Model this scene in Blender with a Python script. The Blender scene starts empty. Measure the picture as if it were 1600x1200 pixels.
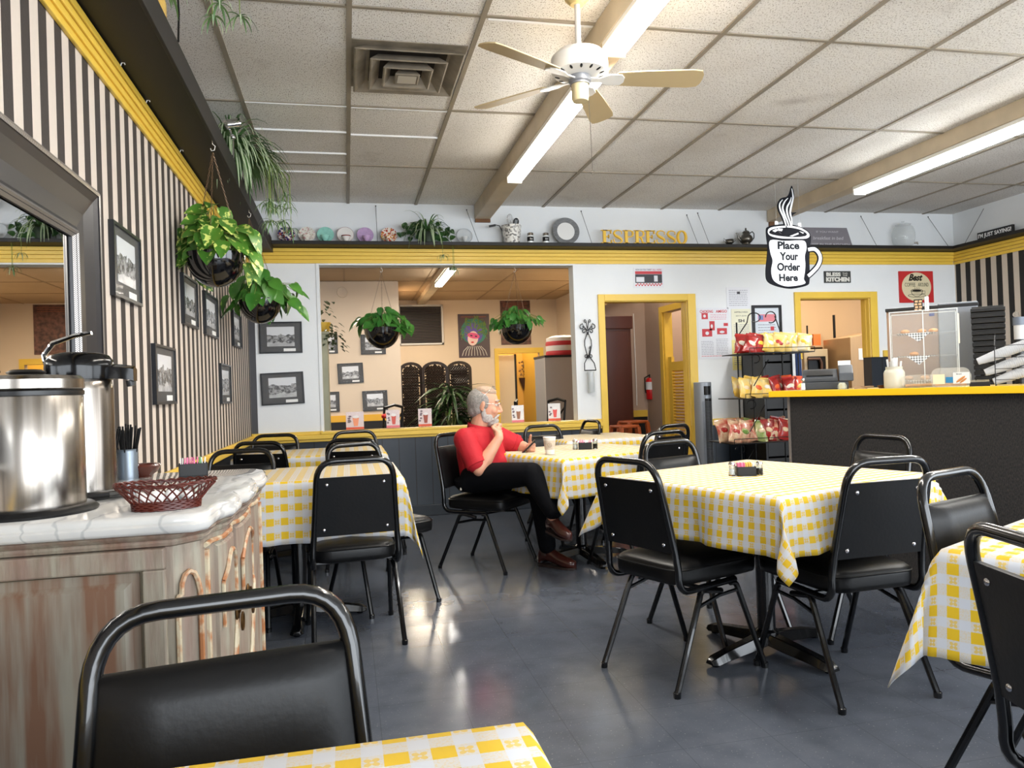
import bpy, bmesh, math, random
from mathutils import Vector, Matrix, Euler
from math import sin, cos, pi, radians as RD
random.seed(7)
S = bpy.context.scene
COL = S.collection

# ---------------------------------------------------------------- camera
F_PX = 1180.0
CAMZ = 1.14
YAW, PITCH, ROLL = RD(12.336), RD(0.468), RD(-1.976)
cy_, sy_, cp_, sp_ = cos(YAW), sin(YAW), cos(PITCH), sin(PITCH)
FW = Vector((sy_*cp_, cy_*cp_, sp_)); r0 = Vector((cy_, -sy_, 0)); u0 = r0.cross(FW)
RT = cos(ROLL)*r0 + sin(ROLL)*u0; UP = -sin(ROLL)*r0 + cos(ROLL)*u0
CP = Vector((0, 0, CAMZ))
cam = bpy.data.objects.new('camera', bpy.data.cameras.new('camera'))
COL.objects.link(cam)
mw = Matrix.Identity(4)
for i in range(3):
    mw[i][0] = RT[i]; mw[i][1] = UP[i]; mw[i][2] = -FW[i]; mw[i][3] = CP[i]
cam.matrix_world = mw
cam.data.sensor_width = 36; cam.data.lens = 36*F_PX/1600
cam.data.clip_start = 0.02; cam.data.clip_end = 200
S.camera = cam

def ray(x, y): return RT*(x-800) + UP*(600-y) + FW*F_PX
def onz(x, y, z):
    d = ray(x, y); return CP + d*((z-CAMZ)/d.z)
def ony(x, y, Y):
    d = ray(x, y); return CP + d*(Y/d.y)
def onx(x, y, X):
    d = ray(x, y); return CP + d*(X/d.x)

# ---------------------------------------------------------------- view, world, big lights
S.view_settings.view_transform = 'Standard'; S.view_settings.look = 'None'
S.view_settings.gamma = 1; S.view_settings.use_curve_mapping = False
S.view_settings.exposure = 0.36
w = bpy.data.worlds.new('world'); S.world = w; w.use_nodes = True
bgn = w.node_tree.nodes['Background']
bgn.inputs[0].default_value = (0.75, 0.87, 1.0, 1); bgn.inputs[1].default_value = 1.6
def area(name, loc, rot, sx, sy, power, color, spread=None):
    l = bpy.data.lights.new(name, 'AREA'); l.shape = 'RECTANGLE'; l.size = sx; l.size_y = sy
    l.energy = power; l.color = color
    if spread: l.spread = spread
    o = bpy.data.objects.new(name, l); COL.objects.link(o); o.location = loc; o.rotation_euler = rot
    return o
# daylight entering by the shop-front windows behind the camera
area('daylight_front', (3.2, -2.35, 1.45), (RD(90), 0, 0), 6.6, 2.2, 300, (0.90, 0.95, 1.0))
area('daylight_side', (6.45, 0.2, 1.6), (RD(90), 0, RD(90)), 3.4, 2.0, 90, (0.90, 0.95, 1.0))
# added warm fill light for the room beyond, no fixture of its own
area('far_room_fill', (0.9, 12.9, 2.7), (0, 0, 0), 1.2, .3, 60, (1, 0.86, 0.66))

# ---------------------------------------------------------------- helpers
def lin(c):
    return tuple(((v/255.0)/12.92 if v/255.0 <= 0.04045 else ((v/255.0+0.055)/1.055)**2.4) for v in c) + (1,)
def hexc(r, g, b): return lin((r, g, b))
MATS = {}
def mat(name, rgb, rough=0.5, metal=0.0, noise=0.0, nscale=20, bump=0.0, bscale=60, trans=0, ior=1.45, emit=None, estr=0, coat=0, spec=0.5, rgb2=None, stretch=None, sub=0, alpha=1):
    if name in MATS: return MATS[name]
    m = bpy.data.materials.new(name); m.use_nodes = True
    nt = m.node_tree; b = nt.nodes['Principled BSDF']
    c = lin(rgb); b.inputs['Base Color'].default_value = c
    b.inputs['Roughness'].default_value = rough; b.inputs['Metallic'].default_value = metal
    b.inputs['IOR'].default_value = ior; b.inputs['Transmission Weight'].default_value = trans
    b.inputs['Coat Weight'].default_value = coat; b.inputs['Specular IOR Level'].default_value = spec
    if sub: b.inputs['Subsurface Weight'].default_value = sub; b.inputs['Subsurface Radius'].default_value = (.01, .004, .002)
    if alpha < 1: b.inputs['Alpha'].default_value = alpha
    if emit:
        b.inputs['Emission Color'].default_value = lin(emit); b.inputs['Emission Strength'].default_value = estr
    tc = None
    if noise or bump:
        tc = nt.nodes.new('ShaderNodeTexCoord'); mp = nt.nodes.new('ShaderNodeMapping')
        nt.links.new(tc.outputs['Object'], mp.inputs[0])
        if stretch: mp.inputs['Scale'].default_value = stretch
    if noise:
        n = nt.nodes.new('ShaderNodeTexNoise'); n.inputs['Scale'].default_value = nscale; n.inputs['Detail'].default_value = 6
        nt.links.new(mp.outputs[0], n.inputs['Vector'])
        mx = nt.nodes.new('ShaderNodeMix'); mx.data_type = 'RGBA'
        cr = nt.nodes.new('ShaderNodeMapRange'); cr.inputs[1].default_value = .35; cr.inputs[2].default_value = .65
        nt.links.new(n.outputs['Fac'], cr.inputs[0]); nt.links.new(cr.outputs[0], mx.inputs[0])
        d = lin(rgb2) if rgb2 else tuple(v*(1-noise) for v in c[:3])+(1,)
        mx.inputs[6].default_value = c; mx.inputs[7].default_value = d
        nt.links.new(mx.outputs[2], b.inputs['Base Color'])
    if bump:
        n2 = nt.nodes.new('ShaderNodeTexNoise'); n2.inputs['Scale'].default_value = bscale; n2.inputs['Detail'].default_value = 4
        nt.links.new(mp.outputs[0], n2.inputs['Vector'])
        bp = nt.nodes.new('ShaderNodeBump'); bp.inputs['Strength'].default_value = bump; bp.inputs['Distance'].default_value = .01
        nt.links.new(n2.outputs['Fac'], bp.inputs['Height']); nt.links.new(bp.outputs[0], b.inputs['Normal'])
    MATS[name] = m
    return m

class NG:
    """tiny wrapper for building node materials"""
    def __init__(s, name, rough=.5):
        s.m = bpy.data.materials.new(name); s.m.use_nodes = True; s.nt = s.m.node_tree
        s.b = s.nt.nodes['Principled BSDF']; s.b.inputs['Roughness'].default_value = rough
    def n(s, t, **k):
        x = s.nt.nodes.new(t)
        for a, v in k.items(): setattr(x, a, v)
        return x
    def l(s, a, b): s.nt.links.new(a, b)
    def math(s, op, a, b=None, c=None):
        x = s.n('ShaderNodeMath', operation=op)
        for i, v in enumerate((a, b, c)):
            if v is None: continue
            if isinstance(v, (int, float)): x.inputs[i].default_value = v
            else: s.l(v, x.inputs[i])
        return x.outputs[0]
    def mix(s, f, a, b):
        x = s.n('ShaderNodeMix', data_type='RGBA')
        for i, v in ((0, f), (6, a), (7, b)):
            if isinstance(v, (int, float)): x.inputs[i].default_value = v
            elif isinstance(v, tuple): x.inputs[i].default_value = v
            else: s.l(v, x.inputs[i])
        return x.outputs[2]
    def noise(s, vec, scale, detail=4, out='Fac'):
        x = s.n('ShaderNodeTexNoise'); x.inputs['Scale'].default_value = scale; x.inputs['Detail'].default_value = detail
        s.l(vec, x.inputs['Vector']); return x.outputs[out]
    def coord(s, which='Object'): return s.n('ShaderNodeTexCoord').outputs[which]
    def scale(s, v, sc, loc=(0, 0, 0)):
        x = s.n('ShaderNodeMapping'); x.inputs['Scale'].default_value = sc; x.inputs['Location'].default_value = loc
        s.l(v, x.inputs[0]); return x.outputs[0]
    def sep(s, v):
        x = s.n('ShaderNodeSeparateXYZ'); s.l(v, x.inputs[0]); return x.outputs
    def bump(s, h, st=.3, dist=.01):
        x = s.n('ShaderNodeBump'); x.inputs['Strength'].default_value = st; x.inputs['Distance'].default_value = dist
        s.l(h, x.inputs['Height']); s.l(x.outputs[0], s.b.inputs['Normal'])
    def color(s, c): s.l(c, s.b.inputs['Base Color'])
    def ramp(s, v, a, b):
        x = s.n('ShaderNodeMapRange'); x.inputs[1].default_value = a; x.inputs[2].default_value = b
        s.l(v, x.inputs[0]); return x.outputs[0]

class MB:
    def __init__(s): s.bm = bmesh.new(); s.mi = 0
    def _fin(s, vs, M):
        if M is not None:
            for v in vs: v.co = M @ v.co
    def _face(s, f):
        try:
            q = s.bm.faces.new(f); q.material_index = s.mi; return q
        except ValueError: return None
    def box(s, c, d, M=None, taper=None):
        x, y, z = c; a, b, e = d[0]/2, d[1]/2, d[2]/2
        vs = [s.bm.verts.new((x+i*a, y+j*b, z+k*e)) for k in (-1, 1) for j in (-1, 1) for i in (-1, 1)]
        if taper:
            for v in vs[4:]: v.co.x = x+(v.co.x-x)*taper; v.co.y = y+(v.co.y-y)*taper
        for f in ((0, 2, 3, 1), (4, 5, 7, 6), (0, 1, 5, 4), (2, 6, 7, 3), (0, 4, 6, 2), (1, 3, 7, 5)):
            s._face([vs[i] for i in f])
        s._fin(vs, M); return s
    def bb(s, p, q, M=None):
        return s.box(tuple((p[i]+q[i])/2 for i in range(3)), tuple(abs(q[i]-p[i]) for i in range(3)), M)
    def prism(s, pts, h, M=None, z0=0.0):
        lo = [s.bm.verts.new((x, y, z0)) for x, y in pts]; hi = [s.bm.verts.new((x, y, z0+h)) for x, y in pts]
        n = len(pts); s._face(lo[::-1]); s._face(hi)
        for i in range(n): s._face((lo[i], lo[(i+1) % n], hi[(i+1) % n], hi[i]))
        s._fin(lo+hi, M); return s
    def lathe(s, prof, n=24, M=None, cap=True):
        rings = []; allv = []
        for r, z in prof:
            if r < 1e-5: ring = [s.bm.verts.new((0, 0, z))]
            else: ring = [s.bm.verts.new((r*cos(2*pi*i/n), r*sin(2*pi*i/n), z)) for i in range(n)]
            rings.append(ring); allv += ring
        for a, b in zip(rings, rings[1:]):
            for i in range(n):
                j = (i+1) % n
                if len(a) == 1 and len(b) == 1: continue
                if len(a) == 1: s._face((a[0], b[j], b[i]))
                elif len(b) == 1: s._face((a[i], a[j], b[0]))
                else: s._face((a[i], a[j], b[j], b[i]))
        if cap:
            if len(rings[0]) > 1: s._face(rings[0][::-1])
            if len(rings[-1]) > 1: s._face(rings[-1])
        s._fin(allv, M); return s
    def cyl(s, p, q, r, n=12, r2=None):
        p = Vector(p); q = Vector(q); d = q-p
        M = Matrix.Translation(p) @ d.to_track_quat('Z', 'Y').to_matrix().to_4x4()
        return s.lathe([(r, 0), (r if r2 is None else r2, d.length)], n, M)
    def tube(s, pts, r, n=8, closed=False, flat=1.0, M=None):
        pts = [Vector(p) for p in pts]; m = len(pts); rings = []
        rr = r if isinstance(r, (list, tuple)) else [r]*m
        def tan(i):
            if closed: return (pts[(i+1) % m]-pts[i-1]).normalized()
            if i == 0: return (pts[1]-pts[0]).normalized()
            if i == m-1: return (pts[-1]-pts[-2]).normalized()
            return ((pts[i+1]-pts[i]).normalized()+(pts[i]-pts[i-1]).normalized()).normalized()
        t = tan(0); ref = Vector((0, 0, 1)) if abs(t.z) < .9 else Vector((1, 0, 0))
        nn = (ref - t*ref.dot(t)).normalized(); allv = []
        for i in range(m):
            t = tan(i); nn = (nn - t*nn.dot(t))
            nn = nn.normalized() if nn.length > 1e-6 else t.orthogonal().normalized()
            b = t.cross(nn)
            ring = [s.bm.verts.new(pts[i]+nn*rr[i]*cos(2*pi*k/n)+b*rr[i]*flat*sin(2*pi*k/n)) for k in range(n)]
            rings.append(ring); allv += ring
        for i in range(m if closed else m-1):
            a, b2 = rings[i], rings[(i+1) % m]
            for k in range(n): s._face((a[k], a[(k+1) % n], b2[(k+1) % n], b2[k]))
        if not closed: s._face(rings[0][::-1]); s._face(rings[-1])
        s._fin(allv, M); return s
    def loft(s, rings, M=None, cap=True, closed=True):
        R = [[s.bm.verts.new(p) for p in ring] for ring in rings]; n = len(R[0])
        for a, b in zip(R, R[1:]):
            for k in range(n if closed else n-1): s._face((a[k], a[(k+1) % n], b[(k+1) % n], b[k]))
        if cap: s._face(R[0][::-1]); s._face(R[-1])
        s._fin([v for r in R for v in r], M); return s
    def ell(s, c, r, M=None, n=16, m=10, rot=None):
        if not isinstance(r, (tuple, list)): r = (r, r, r)
        T = Matrix.Translation(c) @ (rot.to_matrix().to_4x4() if rot else Matrix.Identity(4)) @ Matrix.Diagonal((r[0], r[1], r[2], 1))
        if M is not None: T = M @ T
        return s.lathe([(sin(pi*i/m), -cos(pi*i/m)) for i in range(m+1)], n, T)
    def poly(s, pts, M=None):
        vs = [s.bm.verts.new(p) for p in pts]; s._face(vs); s._fin(vs, M); return s
    def build(s, name, mats, parent=None, smooth=40, bevel=0, loc=None, seg=2, solid=0, sub=0):
        bmesh.ops.recalc_face_normals(s.bm, faces=s.bm.faces)
        me = bpy.data.meshes.new(name); s.bm.to_mesh(me); s.bm.free()
        for m in (mats if isinstance(mats, (list, tuple)) else [mats]): me.materials.append(m)
        o = bpy.data.objects.new(name, me); COL.objects.link(o)
        if smooth:
            me.polygons.foreach_set('use_smooth', [True]*len(me.polygons))
            me.set_sharp_from_angle(angle=RD(smooth))
        if solid:
            x = o.modifiers.new('solid', 'SOLIDIFY'); x.thickness = solid; x.offset = 0
        if bevel:
            x = o.modifiers.new('bevel', 'BEVEL'); x.width = bevel; x.segments = seg; x.limit_method = 'ANGLE'; x.angle_limit = RD(50)
        if sub:
            x = o.modifiers.new('sub', 'SUBSURF'); x.levels = sub; x.render_levels = sub
        if parent: o.parent = parent
        if loc is not None: o.location = loc
        return o

def thing(name, label, cat, loc=(0, 0, 0), rz=0, group=None, rot=None):
    o = bpy.data.objects.new(name, None); COL.objects.link(o)
    o.location = loc; o.rotation_euler = rot if rot else (0, 0, rz); o.empty_display_size = .05
    o['label'] = label; o['category'] = cat
    if group: o['group'] = group
    return o
def tag(o, label, cat, group=None):
    o['label'] = label; o['category'] = cat
    if group: o['group'] = group
    return o
def struct(o):
    o['kind'] = 'structure'; return o
def copy_tree(o, parent=None, kids=None):
    c = o.copy(); COL.objects.link(c); c.parent = parent
    for ch in list(o.children): copy_tree(ch, c)
    return c
_txt = {}
def text(s, size, name, m, parent=None, M=None, depth=.002, align='CENTER', fitw=None, bold=0.0, shear=0.0, space=1.0, fith=None):
    """flat lettering in local XY plane, converted to a mesh; fitted to width fitw"""
    cu = bpy.data.curves.new(name, 'FONT'); cu.body = s; cu.size = size; cu.align_x = align; cu.align_y = 'CENTER'
    cu.extrude = depth/2; cu.offset = bold; cu.shear = shear; cu.space_character = space; cu.resolution_u = 3
    cu.space_line = .95
    t = bpy.data.objects.new('tmp', cu); COL.objects.link(t)
    dg = bpy.context.evaluated_depsgraph_get(); dg.update()
    me = bpy.data.meshes.new_from_object(t.evaluated_get(dg)); me.name = name
    bpy.data.objects.remove(t); bpy.data.curves.remove(cu)
    xs = [v.co.x for v in me.vertices]; ys = [v.co.y for v in me.vertices]
    kx = fitw/(max(xs)-min(xs)) if fitw and xs else 1
    ky = fith/(max(ys)-min(ys)) if fith and ys else 1
    mx = (max(xs)+min(xs))/2 if align == 'CENTER' else 0; my = (max(ys)+min(ys))/2
    T = (M or Matrix.Identity(4)) @ Matrix.Diagonal((kx, ky, 1, 1)) @ Matrix.Translation((-mx, -my, 0))
    me.transform(T); me.materials.clear(); me.materials.append(m)
    o = bpy.data.objects.new(name, me); COL.objects.link(o)
    if parent: o.parent = parent
    return o
# wall frames: local X right, local Y up, local Z out of wall
def frame_back(x, y, z): # on a wall facing -Y
    return Matrix(((1, 0, 0, x), (0, 0, -1, y), (0, 1, 0, z), (0, 0, 0, 1)))
def frame_left(x, y, z): # on left wall facing +X ; local X runs along +Y
    return Matrix(((0, 0, 1, x), (1, 0, 0, y), (0, 1, 0, z), (0, 0, 0, 1)))
def rotbox(w, h): return None
YB = 7.07; XL = -.839; XR = 6.58; ZC = 2.911; YF = -2.6
# ================================================================ MATERIALS of the shell
def stripes_mat(name, axis, period, phase, dark, light):
    g = NG(name, .75); v = g.coord(); s = g.sep(v)
    wob = g.noise(g.scale(v, (1, 1, .6)), 1.6, 2)
    x = g.math('ADD', s[axis], g.math('MULTIPLY', g.math('SUBTRACT', wob, .5), .012))
    f = g.math('FRACT', g.math('DIVIDE', g.math('SUBTRACT', x, phase), period))
    d = g.math('LESS_THAN', f, .5)
    n = g.noise(g.scale(v, (30, 30, 6)), 8, 3)
    dk = g.mix(g.math('MULTIPLY', n, .5), lin(dark), lin(tuple(min(255, c+22) for c in dark)))
    lt = g.mix(g.math('MULTIPLY', n, .35), lin(light), lin(tuple(c-22 for c in light)))
    g.color(g.mix(d, lt, dk)); g.bump(g.noise(v, 220, 2), .08)
    return g.m
M_stripeL = stripes_mat('striped wallpaper left', 1, .1235, 2.166, (44, 37, 33), (204, 192, 180))
M_stripeR = stripes_mat('striped wallpaper right', 1, .1325, 6.855+.132, (16, 14, 13), (196, 184, 170))
M_wall = mat('white wall paint', (226, 229, 231), .65, noise=.05, nscale=1.5, bump=.05, bscale=90)
M_yel = mat('yellow gloss trim', (230, 192, 76), .38, noise=.06, nscale=3)
M_shelf = mat('dark brown shelf board', (18, 14, 10), .55, noise=.2, nscale=5)
M_black = mat('black satin', (14, 14, 15), .35)
M_peach = mat('beige wall of back room', (214, 196, 174), .7, noise=.05, nscale=1)
M_hall = mat('pinkish hall wall', (176, 154, 138), .7, noise=.05, nscale=1)
M_navy = None
g = NG('dark beadboard wainscot', .35); v = g.coord(); s_ = g.sep(v)
f = g.math('FRACT', g.math('DIVIDE', g.math('ADD', s_[0], s_[1]), .152))
d = g.math('LESS_THAN', g.math('ABSOLUTE', g.math('SUBTRACT', f, .5)), .03)
base = g.mix(g.noise(v, 4), lin((38, 46, 56)), lin((28, 35, 44)))
g.color(g.mix(d, base, lin((8, 10, 12)))); g.bump(g.math('SUBTRACT', 1, d), .6)
M_navy = g.m
# ceiling tiles
g = NG('pitted acoustic ceiling tile', .9); v = g.coord()
pit = g.noise(g.scale(v, (60, 26, 60)), 3.2, 3)
pm = g.ramp(pit, .36, .43)
st = g.noise(v, .8, 3); so = g.noise(v, 2.3, 5)
c1 = g.mix(g.ramp(st, .42, .62), lin((234, 232, 228)), lin((216, 212, 206)))
sooty = g.ramp(so, .66, .8)
c2 = g.mix(g.math('MULTIPLY', sooty, .35), c1, lin((120, 105, 88)))
g.color(g.mix(pm, lin((150, 141, 130)), c2)); g.bump(pit, .25)
M_ceil = g.m
M_tee = mat('cream ceiling tee', (150, 140, 124), .5, noise=.2, nscale=4)
M_teew = mat('bright ceiling tee', (236, 236, 236), .3)
# floor
g = NG('grey blue waxed vinyl floor', .2); v = g.coord()
big = g.noise(v, 1.1, 4); med = g.noise(g.scale(v, (1, 1, 1)), 9, 5); sm = g.noise(v, 130, 2)
c = g.mix(g.ramp(big, .35, .65), lin((78, 84, 95)), lin((96, 101, 111)))
c = g.mix(g.math('MULTIPLY', g.ramp(med, .4, .7), .35), c, lin((60, 65, 75)))
c = g.mix(g.math('MULTIPLY', g.ramp(sm, .66, .72), .55), c, lin((140, 144, 146)))
sx = g.sep(v)
def seam(k):
    ff = g.math('FRACT', g.math('DIVIDE', g.math('ADD', sx[k], 30.1), .3048))
    return g.math('LESS_THAN', ff, .009)
sm2 = g.math('MAXIMUM', seam(0), seam(1))
c = g.mix(g.math('MULTIPLY', sm2, .35), c, lin((50, 52, 56)))
g.color(c)
rr = g.math('ADD', .12, g.math('MULTIPLY', g.ramp(g.noise(v, 3.5, 5), .3, .75), .10)); g.l(rr, g.b.inputs['Roughness'])
g.bump(g.noise(v, 3, 2), .012, .02)
M_floor = g.m
M_floor2 = mat('dark floor of back room', (50, 50, 52), .3, noise=.2, nscale=3)

# ================================================================ ROOM SHELL
def S_box(name, p, q, m, bevel=0):
    return struct(MB().bb(p, q).build(name, m, smooth=0, bevel=bevel))
S_box('floor', (XL-.15, YF-.15, -.1), (XR+.15, YB, 0), M_floor)
S_box('ceiling', (XL-.15, YF-.15, ZC), (XR+.15, YB+.12, ZC+.1), M_ceil)
# ceiling grid
gx = [-.55, .065, .685, 1.30, 1.915, 2.53, 3.145, 3.775, 4.39, 5.0, 5.6, 6.2]
gy = [-1.35, -.14, 1.06, 2.27, 3.48, 4.69, 5.9]
m_ = MB()
for x in gx: m_.box((x, (YF+YB)/2, ZC-.004), (.026, YB-YF, .008))
for y in gy: m_.box(((XL+XR)/2, y, ZC-.0035), (XR-XL, .022, .007))
struct(m_.build('trim_1', M_tee, smooth=0))
m_ = MB()
for y in (4.69, 5.16, 5.62, 6.1): m_.box((-.2425, y, ZC-.005), (.59, .012, .012))
m_.box((.375, 4.70, ZC-.005), (.59, .012, .012)); m_.box((.97, 3.50, ZC-.005), (.52, .014, .012)); m_.box((.375, 5.2, ZC-.005), (.59, .012, .012))
struct(m_.build('trim_2', M_teew, smooth=0))
# left wall (striped) + lower part
struct(MB().bb((XL-.15, YF, .80), (XL, YB, ZC)).build('wall_left', M_stripeL, smooth=0))
struct(MB().bb((XL-.15, YF, 0), (XL, YB, .80)).build('wall_left_lower', M_navy, smooth=0))
struct(MB().bb((XR, 2.0, .0), (XR+.15, YB, 2.36)).build('wall_right', M_stripeR, smooth=0))
struct(MB().bb((XR, 2.0, 2.36), (XR+.15, YB, ZC)).build('wall_right_upper', M_wall, smooth=0))
struct(MB().bb((XR, YF, 2.5), (XR+.15, 2.0, ZC)).bb((XR, YF, 0), (XR+.15, 2.0, .5)).bb((XR, YF, .5), (XR+.15, -1.6, 2.5)).build('wall_right_front', M_wall, smooth=0))
# window wall behind the camera
struct(MB().bb((XL, YF-.12, 0), (XR, YF, .4)).bb((XL, YF-.12, 2.6), (XR, YF, ZC)).bb((XL, YF-.12, .4), (-.2, YF, 2.6)).bb((2.9, YF-.12, .4), (3.3, YF, 2.6)).bb((6.3, YF-.12, .4), (XR, YF, 2.6)).build('wall_front', M_wall, smooth=0))
M_alu = mat('window aluminium', (150, 150, 150), .35, .8)
for k, (a, b) in enumerate(((-.2, 2.9), (3.3, 6.3))):
    m_ = MB()
    m_.bb((a, YF-.08, .4), (b, YF-.03, .45)).bb((a, YF-.08, 2.55), (b, YF-.03, 2.6)).bb((a, YF-.08, .45), (a+.05, YF-.03, 2.55)).bb((b-.05, YF-.08, .45), (b, YF-.03, 2.55)).bb(((a+b)/2-.025, YF-.08, .45), ((a+b)/2+.025, YF-.03, 2.55))
    struct(m_.build('window_%d' % (k+1), M_alu, smooth=0))
m_ = MB(); m_.bb((XR+.04, -1.6, .5), (XR+.09, 2.0, .55)).bb((XR+.04, -1.6, 2.45), (XR+.09, 2.0, 2.5)).bb((XR+.04, .18, .55), (XR+.09, .23, 2.45))
struct(m_.build('window_3', M_alu, smooth=0))
# pavement outside
g_ = MB().bb((-8, -14, -.16), (14, YF-.16, -.12)); struct(g_.build('floor_outside', mat('pavement', (150, 148, 142), .9), smooth=0))

# back wall with openings
T = .13
WO = (-.222, 2.2, .80, 2.345)       # pass-through opening x0,x1,z0,z1
DO = (2.502, 3.385, 0, 1.985)       # hall door
KO = (4.655, 5.49, .80, 1.995)      # kitchen opening
m_ = MB()
def bw(x0, z0, x1, z1): m_.bb((x0, YB, z0), (x1, YB+T, z1))
bw(XL, .79, WO[0], WO[3]); bw(XL, WO[3], XR, ZC); bw(WO[1], .79, DO[0], WO[3])
bw(DO[0], DO[3], DO[1], WO[3]); bw(DO[1], .72, KO[0], WO[3]); bw(KO[0], KO[3], KO[1], WO[3]); bw(KO[1], 1.36, XR, WO[3])
struct(m_.build('wall_back', M_wall, smooth=0))
m_ = MB(); bw(XL, 0, DO[0]-.02, .79); bw(DO[1]+.02, 0, KO[0], .72); bw(KO[0], 0, KO[1], .8); bw(KO[1], 0, XR, 1.36)
struct(m_.build('wall_back_lower', M_navy, smooth=0))
# vertical dark strip in the left corner and on the right corner
struct(MB().bb((XL+.0, YB-.012, .83), (XL+.055, YB, 2.34)).build('trim_3', mat('charcoal strip', (70, 70, 74), .5), smooth=0))
# yellow crown band with three steps, around three walls
m_ = MB()
for i in range(4):
    z = 2.352+i*.034; d = .016+.006*i
    m_.bb((XL+.03, YB-d, z), (XR-.03, YB, z+.031))
for i in range(3): m_.bb((XL+.03, YB-.012, 2.383+i*.034), (XR-.03, YB, 2.386+i*.034))
struct(m_.build('trim_4', M_yel, smooth=0, bevel=.004))
m_ = MB()
for i in range(4):
    z = 2.318+i*.030; d = .016+.006*i
    m_.bb((XL, YF, z), (XL+d, YB, z+.027))
m_.bb((XL, YF, 2.32), (XL+.012, YB, 2.43))
struct(m_.build('trim_5', M_yel, smooth=0, bevel=.004))
m_ = MB()
for i in range(4):
    z = 2.352+i*.034; d = .016+.006*i
    m_.bb((XR-d, 2.0, z), (XR, YB, z+.031))
struct(m_.build('trim_6', M_yel, smooth=0, bevel=.004))
# plate shelf
struct(MB().bb((-.605, YB-.205, 2.489), (XR-.2, YB, 2.521)).bb((XR-.2, YB-.205, 2.489), (XR, YB, 2.521)).build('trim_7', M_shelf, smooth=0, bevel=.003))
struct(MB().bb((XL, YF, 2.445), (-.605, YB, 2.53)).bb((-.615, YF, 2.43), (-.600, YB-.2, 2.545)).build('trim_8', M_shelf, smooth=0, bevel=.003))
struct(MB().bb((XR-.2, 2.0, 2.489), (XR, YB-.2, 2.521)).build('trim_9', M_shelf, smooth=0, bevel=.003))
# chair rails / ledge
m_ = MB(); m_.bb((XL, YB-.05, .76), (2.43, YB, .80)).bb((WO[0]-.02, YB-.055, .80), (WO[1]+.02, YB+T+.03, .822)).bb((XL, YB-.03, .80), (WO[0], YB, .83)).bb((WO[1], YB-.03, .80), (2.43, YB, .83)).bb((XL, YB-.03, .735), (2.43, YB, .76))
struct(m_.build('trim_10', M_yel, smooth=0, bevel=.004))
m_ = MB(); m_.bb((XL, YF, .755), (XL+.04, YB, .795)).bb((XL, YF, .795), (XL+.02, YB, .815))
struct(m_.build('trim_11', M_yel, smooth=0, bevel=.004))
m_ = MB(); m_.bb((3.48, YB-.03, .715), (KO[0], YB, .78)).bb((5.63, YB-.03, 1.36), (XR, YB, 1.43))
struct(m_.build('trim_12', M_yel, smooth=0, bevel=.004))
# baseboard
struct(MB().bb((XL, YB-.02, 0), (2.43, YB, .10)).bb((3.48, YB-.02, 0), (XR, YB, .10)).build('baseboard_back', mat('dark cove base', (30, 36, 44), .4), smooth=0, bevel=.004))
struct(MB().bb((XL, YF, 0), (XL+.015, YB, .10)).build('baseboard_left', MATS['dark cove base'], smooth=0))
# opening casing (thin white / cream jambs)
M_jamb = mat('cream jamb', (205, 198, 185), .5)
m_ = MB(); m_.bb((WO[0]-.02, YB-.008, .822), (WO[0]+.008, YB+T+.01, WO[3]+.02)).bb((WO[1]-.008, YB-.008, .822), (WO[1]+.02, YB+T+.01, WO[3]+.02)).bb((WO[0]+.008, YB-.008, WO[3]-.008), (WO[1]-.008, YB+T+.01, WO[3]+.02))
struct(m_.build('trim_13', M_wall, smooth=0, bevel=.002))
# hall door frame
def yframe(name, x0, x1, z1, wd, z0=0, z0r=None, dpt=T):
    m_ = MB()
    m_.bb((x0-wd, YB-.022, z0), (x0, YB, z1+wd)).bb((x1, YB-.022, z0 if z0r is None else z0r), (x1+wd+.02, YB, z1+wd)).bb((x0, YB-.022, z1), (x1, YB, z1+wd))
    m_.bb((x0-.001, YB, z0), (x0+.008, YB+dpt, z1)).bb((x1-.008, YB, z0), (x1+.001, YB+dpt, z1)).bb((x0, YB, z1-.008), (x1, YB+dpt, z1+.001))
    m_.bb((x0+.0, YB+.05, z0), (x0+.012, YB+.09, z1)).bb((x1-.012, YB+.05, z0), (x1, YB+.09, z1))
    return struct(m_.build(name, M_yel, smooth=0, bevel=.003))
yframe('door_1', DO[0], DO[1], DO[3], .066)
yframe('door_2', KO[0], KO[1], KO[3], .066, z0=1.36)

# ---- far dining room seen through the pass-through
FX0, FX1, FY = -2.2, 6.2, 14.4
S_box('floor_back', (-4.5, YB, -.1), (8, FY+2, 0), M_floor2)
M_ceil2 = mat('warm-light-tinted ceiling of back room', (186, 160, 128), .9, noise=.12, nscale=1.2)  # tan puts the dim warm light of this room into the colour
S_box('ceiling_back', (-3, YB+.12, ZC), (8, FY+2, ZC+.1), M_ceil2)
m_ = MB()
for x in (-1.2, 0.0, 1.25, 2.5, 3.7): m_.bb((x, YB+.13, ZC-.006), (x+.025, FY, ZC))
for y in (8.3, 9.5, 10.7, 11.9, 13.1): m_.bb((-2, y, ZC-.006), (5, y+.025, ZC))
struct(m_.build('trim_14', mat('tan tee', (150, 124, 92), .6), smooth=0))
S_box('wall_back_room_left', (-3, 11.9, 0), (.834, 12.1, ZC), M_peach)
S_box('wall_back_room_return', (.734, 12.1, 0), (.834, FY, ZC), M_peach)
DX0, DX1, DZ = 2.90, 3.72, 1.86
m_ = MB(); m_.bb((.834, FY, 0), (DX0, FY+.12, ZC)).bb((DX0, FY, DZ), (DX1, FY+.12, ZC)).bb((DX1, FY, 0), (6, FY+.12, ZC))
struct(m_.build('wall_back_room_far', M_peach, smooth=0))
S_box('wall_back_room_west', (-3.1, YB+T, 0), (-3, 12, ZC), M_peach)
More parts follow.
